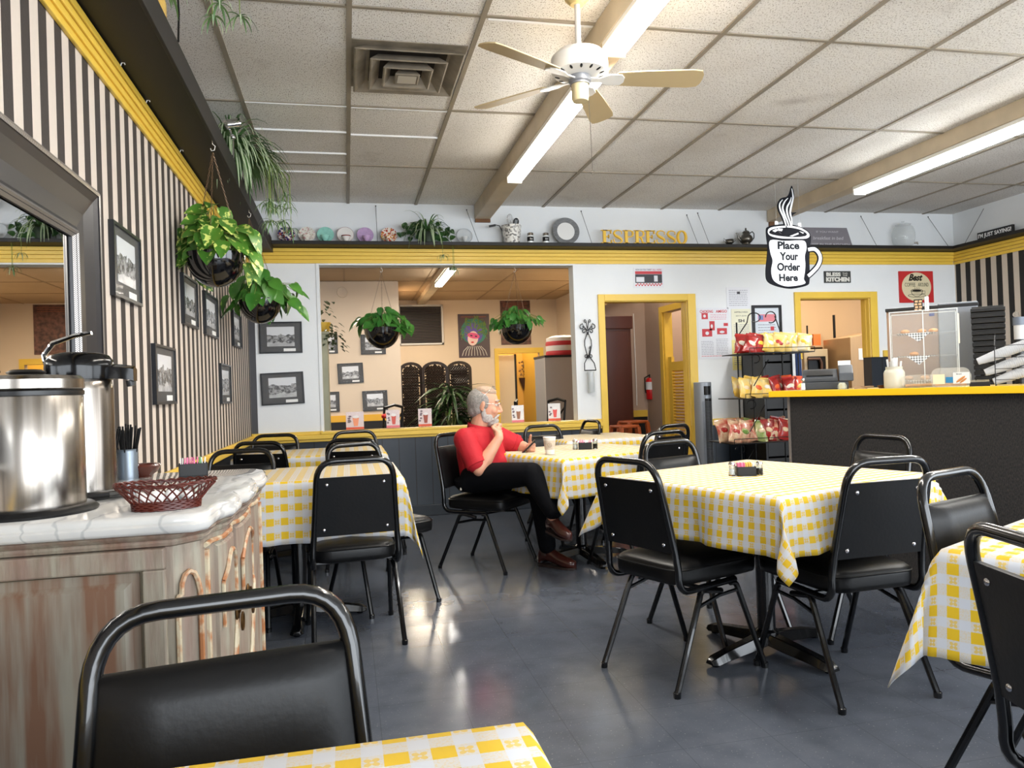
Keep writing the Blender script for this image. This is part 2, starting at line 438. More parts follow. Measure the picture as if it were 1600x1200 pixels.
m_ = MB(); m_.bb((DX0-.08, FY-.02, 0), (DX0, FY, DZ+.1)).bb((DX1, FY-.02, 0), (DX1+.08, FY, DZ+.1)).bb((DX0, FY-.02, DZ), (DX1, FY, DZ+.1))
struct(m_.build('door_3', M_yel, smooth=0))
S_box('wall_beyond_door', (2.2, FY+1.6, 0), (5, FY+1.7, ZC), mat('ochre wall', (205, 160, 82), .7))
S_box('wall_beyond_door_side', (DX1+.03, FY+.12, 0), (DX1+.12, FY+1.6, ZC), mat('ochre yellow wall', (200, 158, 60), .7))
m_ = MB(); m_.bb((-3, 11.87, .74), (.83, 11.9, .84)); struct(m_.build('trim_15', mat('amber rail', (226, 170, 40), .4), smooth=0))
S_box('wall_back_room_left_lower', (-3, 11.88, 0), (.834, 11.9, .74), mat('dark lower wall', (26, 20, 18), .5))
# partition between back room and hall
S_box('wall_partition_far', (4.1, 8.85, 0), (4.2, FY, ZC), M_peach)
# ---- hall behind the yellow door
HY = 8.75
S_box('wall_hall_back', (3.0, HY, .0), (4.6, HY+.1, ZC), M_hall)
S_box('wall_hall_back_lower', (3.0, HY-.02, 0), (3.6, HY, .76), mat('hall dark dado', (22, 18, 17), .5))
struct(MB().bb((3.0, HY-.035, .76), (3.6, HY, .84)).build('trim_16', M_yel, smooth=0))
# side wall of hall with a yellow door frame and louvred door
HX = 3.62
m_ = MB(); m_.bb((HX, YB+T, 0), (HX+.1, 7.32, ZC)).bb((HX, 8.2, 0), (HX+.1, HY, ZC)).bb((HX, 7.32, 1.98), (HX+.1, 8.2, ZC))
struct(m_.build('wall_hall_right', M_hall, smooth=0))
m_ = MB(); m_.bb((HX-.02, 7.25, 0), (HX, 7.32, 2.05)).bb((HX-.02, 8.2, 0), (HX, 8.28, 2.05)).bb((HX-.02, 7.32, 1.98), (HX, 8.2, 2.05)).bb((HX, 7.32, 0), (HX+.1, 7.34, 1.98)).bb((HX, 8.18, 0), (HX+.1, 8.2, 1.98))
struct(m_.build('door_4', M_yel, smooth=0))
lv = thing('louvred_saloon_door', 'yellow louvred half-height swinging door in the hall side doorway', 'door', (HX+.03, 7.42, 0))
m_ = MB(); m_.bb((0, 0, .25), (.035, .08, 1.42)).bb((0, .66, .25), (.035, .75, 1.46)).bb((0, .08, .25), (.035, .66, .36)).bb((0, .08, 1.30), (.035, .66, 1.40))
m_.build('door_frame', M_yel, lv, smooth=0)
m_ = MB()
for i in range(27): m_.box((.017, .37, .385+i*.035), (.03, .58, .006), Matrix.Translation((.017, 0, .385+i*.035)) @ Matrix.Rotation(RD(35), 4, 'Y') @ Matrix.Translation((-.017, 0, -.385-i*.035)))
m_.build('louvres', M_yel, lv, smooth=0)
S_box('wall_side_room', (4.5, YB+T, 0), (4.6, HY, ZC), mat('cream side room', (225, 205, 180), .7))
# ---- kitchen beyond the serving hatch
M_kwall = mat('kitchen tan wall', (226, 196, 158), .6, noise=.05, nscale=1)
S_box('wall_kitchen_back', (4.6, 10.3, 0), (8.2, 10.4, ZC), M_kwall)
S_box('wall_kitchen_right', (8.2, YB+T, 0), (8.3, 10.4, ZC), M_kwall)
m_ = MB().cyl((6.05, 10.2, 1.2), (6.05, 10.2, ZC), .02).cyl((6.05, 10.2, 2.55), (4.65, 10.2, 2.45), .012)
struct(m_.build('trim_17', mat('painted conduit', (190, 160, 130), .5), smooth=30))
# wall behind the back room in shade closes the building
S_box('wall_outer_back', (-3, FY+1.9, 0), (8, FY+2, ZC), M_peach)
# ================================================================ FURNITURE
M_vinyl = mat('black vinyl', (9, 10, 12), .38, spec=.32, bump=.04, bscale=90, noise=.2, nscale=6, rgb2=(16, 15, 15))
M_frame = mat('black enamel tube', (7, 8, 10), .22, coat=.3)
M_rivet = mat('nickel rivet', (200, 200, 205), .25, 1)
M_foot = mat('grey glide', (60, 60, 62), .5)

def bez(p0, p1, p2, n=6):
    p0, p1, p2 = Vector(p0), Vector(p1), Vector(p2)
    return [p0*(1-t)**2+p1*2*t*(1-t)+p2*t*t for t in [i/n for i in range(n+1)]]
def rounded_loop(hw0, hw1, d0, d1, r, n=5):
    """trapezoid with rounded corners, back half width hw0 at y=d0, front hw1 at y=d1"""
    pts = []
    cs = [((-hw0, d0), (-hw1, d1)), ((-hw1, d1), (hw1, d1)), ((hw1, d1), (hw0, d0)), ((hw0, d0), (-hw0, d0))]
    P = [(-hw0, d0), (-hw1, d1), (hw1, d1), (hw0, d0)]
    for i in range(4):
        a = Vector(P[i-1]); b = Vector(P[i]); c = Vector(P[(i+1) % 4])
        u = (a-b).normalized()*r; v = (c-b).normalized()*r
        for q in bez((b+u).to_3d(), b.to_3d(), (b+v).to_3d(), n): pts.append((q.x, q.y))
    return pts
HT = .855
def back_pt(x, z):      # plane of the backrest: leans back above the seat
    t = (z-.42)/(HT-.42); return Vector((x, -.205-.075*t-.015*t*t, z))
def make_chair():
    t = thing('banquet_chair', 'x', 'chair')
    # seat cushion
    m = MB(); outer = rounded_loop(.180, .212, -.215, .235, .075)
    def ring(k, z): 
        return [Vector((x*k, (y-.02)*k+.02, z)) for x, y in outer]
    m.loft([ring(.90, .385), ring(.985, .392), ring(1.0, .41), ring(1.0, .438), ring(.985, .453), ring(.93, .463), ring(.75, .470), ring(.4, .474), ring(.05, .475)])
    m.build('seat', M_vinyl, t, smooth=60)
    p = MB(); p.tube([Vector((x*1.003, (y-.02)*1.003+.02, .446)) for x, y in outer], .0035, 5, closed=True)
    p.build('seat_piping', M_vinyl, [o for o in t.children if o.name.startswith('seat')][0])
    # back frame: one bent tube, square-ish section, going down and curling under the seat
    def col(s):
        pts = [Vector((s*.185, .10, .372)), Vector((s*.186, -.10, .370))]
        pts += bez((s*.188, -.15, .370), (s*.192, -.225, .366), (s*.190, -.215, .45), 6)
        return pts
    L = col(-1); R_ = col(1)
    up = lambda s: [back_pt(s*(.189-.02*((z-.45)/.33)), z) for z in (.52, .60, .68, .745)]
    topL = bez(back_pt(-.169, .775), back_pt(-.160, HT), back_pt(-.085, HT), 7)
    topR = [Vector((-q.x, q.y, q.z)) for q in topL][::-1]
    m = MB(); m.tube(L+up(-1)+topL+topR+up(1)[::-1]+R_[::-1], .0135, 8)
    m.build('back_frame', M_frame, t, smooth=60)
    # backrest pad: flat hard panel behind, padded vinyl in front
    m = MB(); zs = [.515, .525, .56, .62, .68, .74, .77, .782]; N = 9; fr = []; bk = []
    for k, z in enumerate(zs):
        hw = (.178-.018*((z-.5)/.28)); e = min(k, len(zs)-1-k)
        rowf = []; rowb = []
        for i in range(N):
            u = -1+2*i/(N-1); ed = min(1, (1-abs(u))*5)*min(1, e*.7+.0)
            q = back_pt(hw*u, z)
            rowf.append(q+Vector((0, .006+.026*ed**.5 if ed > 0 else .006, 0))); rowb.append(q+Vector((0, -.008, 0)))
        fr.append(rowf); bk.append(rowb)
    rings = [f+b[::-1] for f, b in zip(fr, bk)]
    m.loft(rings); bp_ = m.build('backrest', M_vinyl, t, smooth=50)
    for x, z in ((-.125, .75), (.125, .75), (-.140, .545), (.140, .545)):
        q = back_pt(x, z); MB().ell((q.x, q.y-.009, q.z), (.008, .005, .008), n=10, m=6).build('rivet', M_rivet, bp_)
    # legs, each its own mesh; front/rear pair bend into a bar under the seat
    for s in (-1, 1):
        m = MB(); m.tube([(s*.2, -.255, .012), (s*.188, -.105, .335)]+bez((s*.186, -.10, .345), (s*.185, -.088, .362), (s*.185, -.06, .355), 4)+[(s*.185, .02, .34)], .0115, 8)
        m.lathe([(.0135, 0), (.0145, .02), (.012, .022)], 8, Matrix.Translation((s*.2, -.255, 0)))
        m.build('leg', M_frame, t)
        m = MB(); m.tube([(s*.207, .235, .012), (s*.190, .11, .335)]+bez((s*.189, .105, .347), (s*.188, .098, .364), (s*.187, .07, .362), 4), .0115, 8)
        m.lathe([(.0135, 0), (.0145, .02), (.012, .022)], 8, Matrix.Translation((s*.207, .235, 0)))
        m.build('leg', M_frame, t)
        m = MB(); m.tube([(s*.189, -.12, .30), (s*.188, 0, .325), (s*.190, .105, .33)], .008, 6); m.build('side_brace', M_frame, t)
    m = MB(); m.box((0, -.10, .372), (.36, .02, .012)); m.box((0, .10, .378), (.36, .02, .012)); m.build('seat_rail', M_frame, t, bevel=.002)
    return t
chair0 = make_chair(); _first = [True]
def put_chair(x, y, deg, label, group, z=0):
    o = chair0 if _first[0] else copy_tree(chair0); _first[0] = False
    o.location = (x, y, z); o.rotation_euler = (0, 0, -RD(deg))
    o['label'] = label; o['group'] = group; o['category'] = 'chair'
    return o
G1 = 'chairs around the middle dining table'; G2 = 'chairs around the table of the seated man'; G3 = 'chairs along the striped wall tables'; G4 = 'chairs by the two nearest tables'
put_chair(1.298, 2.851, 68, 'black banquet chair with riveted back at left side of middle table', G1)
put_chair(1.796, 2.553, -3, 'black banquet chair with riveted back at near right side of middle table', G1)
put_chair(1.655, 3.242, 161, 'black banquet chair at far left of middle table, padded front above the cloth', G1)
put_chair(2.21, 3.13, 264, 'black banquet chair between middle table and dark counter front', G1)
put_chair(1.80, 1.60, 160, 'black banquet chair with padded front facing the camera behind the right-hand table', G4)
put_chair(1.405, 1.015, 103, 'black banquet chair cut by the right photo edge, rivets on its back', G4)
put_chair(-.130, .842, 171, 'large black banquet chair in the foreground in front of the marble-topped cabinet', G4)
put_chair(.879, 4.897, 131, 'black banquet chair the man in red sits on', G2)
put_chair(0, 3.718, -5, 'black banquet chair nearest of the chairs at the wall tables, full riveted back showing', G3)
put_chair(.16, 4.24, 152, 'black banquet chair on the far side of the nearer wall table, right of the cabinet', G3)
put_chair(.10, 5.25, 16, 'black banquet chair with rivets, backed against another between the two wall tables', G3)
put_chair(.12, 5.80, 165, 'black banquet chair at far right of the farther wall table, hoop against the ledge', G3)
put_chair(-.60, 4.12, 184, 'black banquet chair peeking over the far end of the marble cabinet top', G3)
put_chair(-.48, 5.40, 18, 'black banquet chair with riveted back beside the striped wall between two tables', G3)
put_chair(-.58, 5.78, 186, 'black banquet chair in the corner of striped wall and yellow ledge', G3)
put_chair(1.765, 4.525, -19, 'black banquet chair with riveted back at right side of the table with the coffee cup', G2)
put_chair(2.085, 5.16, -26, 'black banquet chair half hidden in front of the yellow hall doorway', G2)
put_chair(1.56, 5.38, 160, 'black banquet chair right behind the paper cup, hoop against the dark wainscot', G2)
put_chair(1.736, 6.10, 262, 'black banquet chair turned sideways by the left post of the yellow hall doorway', G2)

# ---- tables with cloths
g = NG('yellow white checked tablecloth', .8); uv = g.n('ShaderNodeUVMap').outputs[0]
P_ = .064
s_ = g.sep(g.scale(uv, (1/P_, 1/P_, 1)))
fx = g.math('FRACT', s_[0]); fy = g.math('FRACT', s_[1])
ix = g.math('LESS_THAN', fx, .53); iy = g.math('LESS_THAN', fy, .53)
both = g.math('MULTIPLY', ix, iy); anyy = g.math('MAXIMUM', ix, iy)
# printed blossom in half-tone squares: ring of petals around the square centre
cx = g.math('SUBTRACT', g.math('FRACT', g.math('MULTIPLY', s_[0], 2)), .5); cyy = g.math('SUBTRACT', g.math('FRACT', g.math('MULTIPLY', s_[1], 2)), .5)
rad = g.math('SQRT', g.math('ADD', g.math('MULTIPLY', cx, cx), g.math('MULTIPLY', cyy, cyy)))
ang = g.math('ARCTAN2', cyy, cx)
pet = g.math('ABSOLUTE', g.math('SINE', g.math('MULTIPLY', ang, 2)))
blossom = g.math('MULTIPLY', g.math('LESS_THAN', rad, g.math('ADD', .16, g.math('MULTIPLY', pet, .26))), g.math('GREATER_THAN', rad, .09))
dots = g.math('GREATER_THAN', g.noise(g.scale(uv, (1, 1, 1)), 260, 1), .56)
onlyx = iy
half = g.math('MULTIPLY', g.math('SUBTRACT', anyy, both), g.math('MAXIMUM', g.math('MAXIMUM', g.math('MULTIPLY', blossom, g.math('MULTIPLY', iy, .8)), g.math('MULTIPLY', dots, .42)), .16))
fac = g.math('MAXIMUM', both, half)
g.color(g.mix(fac, lin((188, 191, 198)), lin((206, 170, 22))))
g.bump(g.noise(uv, 900, 1), .05, .002)
M_cloth = g.m
M_lin = mat('white felt backing', (210, 210, 210), .9)

def cloth(name, h, drop, label, group, loc, rz, seed=0, round_=0, ext=(0, 0), cornerfold=1.0, hx=None, hy=None, uk=1.0):
    rnd = random.Random(seed)
    hx = hx or h; hy = hy or h
    ph = [rnd.uniform(0, 6.28) for _ in range(8)]
    bm = bmesh.new(); uvl = bm.loops.layers.uv.new('UVMap')
    def axis(h_):
        a = [-(h_+drop)+drop*i/13 for i in range(13)]; n = int(h_*2/.06)
        b = [-h_+2*h_*i/n for i in range(n+1)]; c = [h_+drop*(i+1)/13 for i in range(13)]
        return a+b+c
    U = axis(hx); V = axis(hy); grid = []
    for u in U:
        row = []
        for v in V:
            a = max(0, abs(u)-hx); b = max(0, abs(v)-hy); su = 1 if u > 0 else -1; sv = 1 if v > 0 else -1
            ar = .012
            if a == 0 and b == 0: p = Vector((u, v, 0))
            elif b == 0 or a == 0:
                t = a or b; k = t/drop
                wv = (v if a else u); 
                edge = (hy-abs(v))/.15 if a else (hx-abs(u))/.15
                amp = .016*k*(.35+.65*min(1, max(0, edge)))
                o = ar*(1-math.exp(-t/ar))+.07*t + amp*sin(wv*19+ph[0 if a else 1]+su*1.3+sv*.7)+amp*.6*sin(wv*41+ph[2])
                zz = -(t-ar*.4*(1-math.exp(-t/ar)))*.995
                p = Vector((su*(hx+o) if a else u, sv*(hy+o) if b else v, zz))
            else:
                r = math.hypot(a, b); fi = math.atan2(b, a); k = min(1.3, r/drop)
                s2 = sin(2*fi)
                # corner hangs as a cone with a doubled pleat along the diagonal
                th = fi + cornerfold*.75*sin(4*fi)*min(1, k)
                rho = r*(.07+.30*s2**2*cornerfold) + .012*k*sin(6*fi+ph[3])
                rho = min(rho, r*.8)
                o = rho + ar*(1-math.exp(-r/ar))
                zz = -math.sqrt(max(1e-9, r*r-rho*rho))*.98
                p = Vector((su*(hx+o*cos(th)), sv*(hy+o*sin(th)), zz))
            if name == 'tablecloth' and hx == .50 and p.x < -hx: p.x = -hx+max(-.006, (p.x+hx)*.1)
            row.append((bm.verts.new(p), u, v))
        grid.append(row)
    for i in range(len(U)-1):
        for j in range(len(V)-1):
            q = [grid[i][j], grid[i+1][j], grid[i+1][j+1], grid[i][j+1]]
            f = bm.faces.new([x[0] for x in q])
            for lp, x in zip(f.loops, q): lp[uvl].uv = (x[1]*uk+ext[0], x[2]*uk+ext[1])
    me = bpy.data.meshes.new(name); bm.to_mesh(me); bm.free(); me.materials.append(M_cloth); me.materials.append(M_lin)
    o = bpy.data.objects.new(name, me); COL.objects.link(o); me.polygons.foreach_set('use_smooth', [True]*len(me.polygons))
    sm = o.modifiers.new('s', 'SOLIDIFY'); sm.thickness = .0025; sm.offset = 1; sm.material_offset = 0
    o.location = loc; o.rotation_euler = (0, 0, rz)
    tag(o, label, 'tablecloth', group)
    return o
M_wood = mat('dark table top underside', (40, 28, 20), .5)
ZM = .729
def table(x, y, ang, h, label, hx=None, hy=None, base_ang=0, z=.742):
    hx = hx or h; hy = hy or h
    t = thing('dining_table', label, 'table', (x, y, 0), ang, 'pedestal dining tables')
    MB().box((0, 0, z-.018), (2*hx-.012, 2*hy-.012, .028)).build('tabletop', M_wood, t, bevel=.004)
    cols = [(0, 0)] if max(hx, hy) < .6 else ([(-hx+.32, 0), (hx-.32, 0)] if hx > hy else [(0, -hy+.32), (0, hy-.32)])
    for cx, cy in cols:
        m = MB(); m.lathe([(.0, .05), (.045, .05), (.048, .09), (.037, .10), (.037, z-.07), (.06, z-.055), (.12, z-.045), (.12, z-.034), (0, z-.034)], 20, Matrix.Translation((cx, cy, 0)))
        m.build('column', M_frame, t)
        m = MB()
        for k in range(4):
            a = RD(base_ang+90*k); R = Matrix.Translation((cx, cy, 0)) @ Matrix.Rotation(a, 4, 'Z')
            m.loft([[Vector((x0, -w0, z0)), Vector((x0, w0, z0)), Vector((x0, w0*.6, z1)), Vector((x0, -w0*.6, z1))] for x0, w0, z0, z1 in ((.02, .045, .045, .085), (.1, .034, .03, .075), (.24, .030, .018, .056), (.31, .034, .012, .042), (.335, .022, .014, .030))], R)
            m.lathe([(.016, 0), (.018, .006), (.012, .018)], 10, R @ Matrix.Translation((.30, 0, 0)))
        m.build('base', M_frame, t, smooth=40, bevel=.003)
    return t
ZT = .745
GC = 'yellow checked tablecloths'
table(1.70, 2.905, RD(20), .455, 'square pedestal table in the middle of the floor, four-armed black base showing', base_ang=-2)
cloth('tablecloth', .46, .212, 'yellow and white checked cloth on the middle table with four chairs', GC, (1.70, 2.905, ZT), RD(20), 3, uk=1.42)
table(1.495, 4.835, RD(20), .455, 'square pedestal table the man in red leans on, cup on top', base_ang=-12, z=.722)
cloth('tablecloth', .46, .235, 'yellow checked cloth on the table in front of the seated man', GC, (1.495, 4.835, ZM-.004), RD(20), 5, ext=(.02, .01), uk=1.1)
table(-.27, 4.06, 0, .45, 'pedestal table against striped wall just beyond the marble-topped cabinet', hx=.50, hy=.37)
cloth('tablecloth', .45, .29, 'yellow checked cloth on the wall table just beyond the cabinet', GC, (-.255, 4.06, ZT), 0, 8, hx=.50, hy=.375, cornerfold=.6)
table(-.27, 5.60, 0, .45, 'pedestal table against striped wall in the far left corner', hx=.50, hy=.37)
cloth('tablecloth', .45, .28, 'yellow checked cloth on the farther wall table in the left corner', GC, (-.255, 5.60, ZT), 0, 9, hx=.50, hy=.375, ext=(.03, 0), cornerfold=.6)
table(1.92, 5.78, RD(8), .40, 'small table close to the pass-through ledge behind the table of the man', hx=.38, hy=.34)
cloth('tablecloth', .42, .2, 'yellow checked cloth on the small table below the pass-through ledge', GC, (1.92, 5.78, ZT), RD(8), 12, hx=.39, hy=.35, uk=1.1)
table(1.865, 1.28, RD(26), .41, 'table in the right foreground under a long hanging checked cloth')
cloth('tablecloth', .42, .24, 'yellow checked cloth with hanging corner in the right foreground', GC, (1.865, 1.275, ZT), RD(26), 15, uk=1.35)
table(-.23, .46, RD(0), .41, 'nearest table whose top edge shows at the bottom of the view')
cloth('tablecloth', .42, .22, 'yellow checked cloth at the bottom edge of the view', GC, (-.23, .455, ZT), RD(0), 17, uk=1.25)
# ================================================================ CEILING THINGS
M_cream = mat('aged cream enamel', (206, 190, 164), .45, noise=.15, nscale=5)
M_white = mat('white enamel', (235, 232, 226), .35)
M_ivory = mat('ivory plastic', (222, 204, 160), .4)
M_steel = mat('reflection-banded steel', (196, 190, 182), .24, 1, noise=.5, nscale=22, rgb2=(112, 104, 96), stretch=(1, 1, .015))  # upright colour bands imitate reflections of the room in the metal
M_chrome = mat('chrome', (220, 220, 222), .08, 1)
M_tube = mat('lit tube', (255, 255, 255), .5, emit=(255, 248, 236), estr=20)
M_tube2 = mat('lit tube cool', (255, 255, 255), .5, emit=(250, 250, 246), estr=20)
for k, (x0, x1) in enumerate(((1.235, 1.385), (4.31, 4.45))):
    m = MB().bb((x0, YF, 2.775+.015*k), (x1, YB-.01, ZC))
    struct(m.build('trim_%d' % (18+k), M_cream, smooth=0, bevel=.006))
m = MB().bb((1.24, YB-.03, 2.745), (1.385, YB-.004, 2.775)).bb((4.33, YB-.03, 2.70), (4.40, YB-.004, 2.79))
struct(m.build('trim_20', mat('bare wood end block', (120, 82, 50), .7, noise=.3, nscale=12), smooth=0))
def fluoro(x, y0, y1, label, mt=M_tube):
    t = thing('fluorescent_light', label, 'ceiling light', (x, (y0+y1)/2, 2.775), 0, 'strip lights under the ceiling raceways')
    L = (y1-y0)/2
    m = MB().box((0, 0, -.014), (.11, 2*L+.02, .028)); m.build('channel', M_white, t, bevel=.004)
    for s in (-1, 1):
        MB().cyl((s*.036, -L+.02, -.052), (s*.036, L-.02, -.052), .0165, 12).build('tube', mt, t)
        m = MB().box((0, s*L, -.045), (.115, .018, .05)); m.build('lamp_holder', M_white, t, bevel=.004)
    l = bpy.data.lights.new('tube_glow', 'AREA'); l.shape = 'RECTANGLE'; l.size = .1; l.size_y = 2*L; l.energy = 30*L; l.color = (1, .95, .88) if mt is M_tube else (1, .97, .92)
    o = bpy.data.objects.new('tube_glow', l); COL.objects.link(o); o.location = (x, (y0+y1)/2, 2.68)
    return t
fluoro(1.29, 3.62, 5.56, 'lit double-tube strip light on the ceiling beyond the fan')
fluoro(1.29, 1.35, 3.38, 'lit double-tube strip light at the top edge, on the near side of the fan')
fluoro(4.33, 3.6, 5.65, 'long lit strip light at upper right above the hanging mug sign', M_tube2)
fluoro(4.33, 1.45, 3.55, 'lit strip light at the right photo edge nearest the windows', M_tube2)
fl = fluoro(1.42, 9.9, 11.5, 'small lit strip light on the warm-lit ceiling of the back room'); fl.location.z = ZC-.001
MB().bb((1.35, 9.7, ZC-.09), (1.49, 14.35, ZC-.0)).build('ceiling_raceway', M_cream, None, smooth=0)
tag(bpy.data.objects['ceiling_raceway'], 'tan raceway box running along the ceiling of the back room', 'raceway')
fl.location.z = ZC-.09
# added fill lights without fixtures for back room, kitchen, hall and side rooms
for nm, loc, e, c in (('kitchen_fill', (6.6, 8.6, 2.85), 60, (1, .86, .66)), ('hall_fill', (3.25, 7.9, 2.85), 9, (1, .85, .7)), ('side_room_fill', (4.1, 8.0, 2.8), 18, (1, .9, .8)), ('beyond_fill', (3.3, 15.2, 2.8), 36, (1, .82, .5)), ('back_room_fill', (3.4, 11.6, 2.8), 80, (1, .86, .6)), ('back_room_left_fill', (-.6, 9.6, 2.8), 60, (1, .88, .74))):
    l = bpy.data.lights.new(nm, 'AREA'); l.shape = 'RECTANGLE'; l.size = .12; l.size_y = 1.2; l.energy = e; l.color = c
    o = bpy.data.objects.new(nm, l); COL.objects.link(o); o.location = loc

# ---- ceiling fan
fan = thing('ceiling_fan', 'cream long-bladed ceiling fan hanging beside the strip lights', 'ceiling fan', (1.056, 3.2, 0))
m = MB(); m.lathe([(0, 2.845), (.03, 2.845), (.055, 2.87), (.062, 2.905), (.062, ZC)], 24); m.build('canopy', mat('yellowed ivory', (214, 190, 130), .4), fan)
MB().cyl((0, 0, 2.64), (0, 0, 2.86), .0125, 14).build('downrod', M_white, fan)
m = MB(); m.lathe([(0, 2.645), (.03, 2.645), (.07, 2.64), (.105, 2.628), (.125, 2.605), (.128, 2.56), (.118, 2.538), (.085, 2.528), (.05, 2.524), (0, 2.524)], 36)
mo = m.build('motor_housing', M_white, fan, smooth=35)
for k in range(14):
    a = 2*pi*k/14; M = Matrix.Rotation(a, 4, 'Z') @ Matrix.Translation((.1, 0, 2.5325)) @ Matrix.Rotation(RD(-18), 4, 'Y')
    MB().ell((0, 0, 0), (.013, .006, .004), M, 10, 6).build('vent_slot', M_black, mo)
m = MB(); m.lathe([(0, 2.525), (.05, 2.525), (.05, 2.50), (.044, 2.494), (.044, 2.487), (0, 2.487)], 28); m.build('switch_collar', mat('grey collar', (150, 152, 156), .35, .4), fan)
m = MB(); m.lathe([(0, 2.49), (.038, 2.49), (.0385, 2.425), (.034, 2.414), (0, 2.411)], 28); m.build('switch_cup', M_ivory, fan)
M_blade = mat('beige fan blade', (196, 174, 132), .5, noise=.08, nscale=3)
for k, adeg in enumerate((-8, 60, 134, 210)):
    a = RD(adeg); R = Matrix.Rotation(a, 4, 'Z'); Pt = Matrix.Translation((.16, 0, 2.512)) @ Matrix.Rotation(RD(-14), 4, 'X') @ Matrix.Translation((-.16, 0, 0))
    m = MB(); pts = [(.17, -.045), (.30, -.054), (.50, -.062), (.545, -.055), (.558, -.03), (.560, 0), (.558, .03), (.545, .055), (.50, .062), (.30, .054), (.17, .045), (.158, .02), (.158, -.02)]
    m.prism(pts, .006, R @ Pt); b = m.build('blade', M_blade, fan, smooth=0, bevel=.0015)
    m = MB(); m.prism([(.035, -.018), (.09, -.014), (.13, -.036), (.185, -.036), (.20, -.015), (.20, .015), (.185, .036), (.13, .036), (.09, .014), (.035, .018)], .006, R @ Matrix.Translation((0, 0, .001)) @ Pt, z0=-.0065)
    m.build('blade_iron', MATS['white enamel'], b, smooth=0, bevel=.001)
m = MB(); m.tube([(.032, -.02, 2.43), (.035, -.021, 2.3), (.038, -.02, 2.10)], .0012, 5); m.tube([(.038+.007*cos(i*pi/5), -.02, 2.093+.008*sin(i*pi/5)) for i in range(10)], .0014, 5, closed=True)
m.build('pull_chain', mat('dull metal chain', (90, 84, 76), .4, .7), fan)

# ---- air vent
vt = thing('ceiling_vent', 'square dusty air diffuser with nested rings set in the ceiling tiles', 'vent', (.37, 4.09, ZC))
M_vent = mat('dusty vent metal', (150, 140, 124), .6, .2, noise=.35, nscale=9)
MB().box((0, 0, -.003), (.585, .585, .004)).build('backing_plate', M_vent, vt)
MB().box((0, 0, -.006), (.40, .40, .003)).build('dark_throat', mat('soot', (38, 32, 26), .9), vt)  # flat dark brown plate behind the rings
for i, (a, b, z0, z1) in enumerate(((.285, .215, -.004, -.04), (.205, .145, -.012, -.055), (.135, .085, -.02, -.066), (.07, .03, -.035, -.07))):
    m = MB(); q = lambda s, z: [Vector((x*s, y*s, z)) for x, y in ((-1, -1), (1, -1), (1, 1), (-1, 1))]
    # pyramidal louvre ring, wide side down
    m.loft([q(b, z0), q(a-.02, z1), q(a-.012, z1-.004), q(a-.004, z1), q(b+.012, z0+.002)], cap=False)
    m.build('louvre_ring', M_vent, vt, smooth=0)
MB().box((0, 0, -.068), (.10, .10, .01), taper=.5).build('centre_plate', mat('pale centre plate', (190, 184, 172), .5), vt)

# ================================================================ LEFT CABINET WITH MARBLE TOP
g = NG('distressed painted wood', .6); v = g.coord()
a = g.noise(g.scale(v, (9, 9, 1.4)), 3.0, 6); b = g.noise(g.scale(v, (3, 3, 1)), 5, 6); c = g.noise(g.scale(v, (40, 40, 5)), 2, 4)
base = g.mix(g.ramp(a, .35, .65), lin((146, 140, 124)), lin((128, 106, 94)))
base = g.mix(g.math('MULTIPLY', g.ramp(b, .54, .70), .55), base, lin((120, 76, 52)))
base = g.mix(g.math('MULTIPLY', g.ramp(c, .5, .75), .5), base, lin((96, 78, 60)))
g.color(base); g.bump(c, .15); M_dist = g.m
g = NG('worn orange-brown moulding', .5); v = g.coord(); b = g.noise(v, 26, 5)
g.color(g.mix(g.ramp(b, .42, .58), lin((160, 104, 64)), lin((184, 172, 146)))); M_mould = g.m
g = NG('white veined marble', .06); v = g.coord()
wv = g.n('ShaderNodeTexWave'); wv.inputs['Scale'].default_value = 3.2; wv.inputs['Distortion'].default_value = 14; wv.inputs['Detail'].default_value = 4; wv.inputs['Detail Scale'].default_value = 1.6
g.l(g.scale(v, (1, .7, 1)), wv.inputs[0])
n1 = g.noise(v, 5, 5)
c = g.mix(g.math('MULTIPLY', g.ramp(wv.outputs['Fac'], .93, 1.0), .4), lin((196, 194, 190)), lin((120, 122, 126)))
c = g.mix(g.math('MULTIPLY', g.ramp(n1, .52, .7), .35), c, lin((150, 150, 152)))
g.color(c); M_marble = g.m
g = NG('streaky brown field', .6); v = g.coord(); a = g.noise(g.scale(v, (14, 14, 1.0)), 2.4, 6); b = g.noise(g.scale(v, (5, 5, 1)), 2, 4)
base = g.mix(g.ramp(a, .35, .62), lin((142, 136, 122)), lin((116, 84, 64)))
g.color(g.mix(g.math('MULTIPLY', g.ramp(b, .5, .66), .6), base, lin((98, 66, 48)))); M_field = g.m
sb = thing('marble_top_cabinet', 'worn painted cabinet with white marble top under the striped wall', 'cabinet', (0, 0, 0))
def outl(o, sharp=False):
    """serpentine outline grown by o metres"""
    if sharp: c_ = [(-.385, 1.75-o), (-.346+o*.6, 1.75-o), (-.333+o, 1.765-o*.55), (-.331+o, 1.80)]
    else: c_ = [(-.390-o*.0, 1.75-o), (-.378+o*.35, 1.751-o*.9), (-.331+o*.9, 1.798-o*.4), (-.328+o, 1.815)]
    P = [(-.835, 1.75-o)]+c_+[(-.330+o, 1.86), (-.322+o, 1.895), (-.306+o, 1.93), (-.303+o, 2.03), (-.308+o, 2.075), (-.318+o, 2.10), (-.318+o, 2.125), (-.302+o, 2.16), (-.297+o, 2.25), (-.299+o, 2.36), (-.310+o, 2.41), (-.312+o, 2.45), (-.298+o, 2.49), (-.297+o, 2.60), (-.303+o*.9, 2.68+o*.3), (-.33+o*.4, 2.73+o), (-.36, 2.74+o), (-.835, 2.76+o)]
    return P
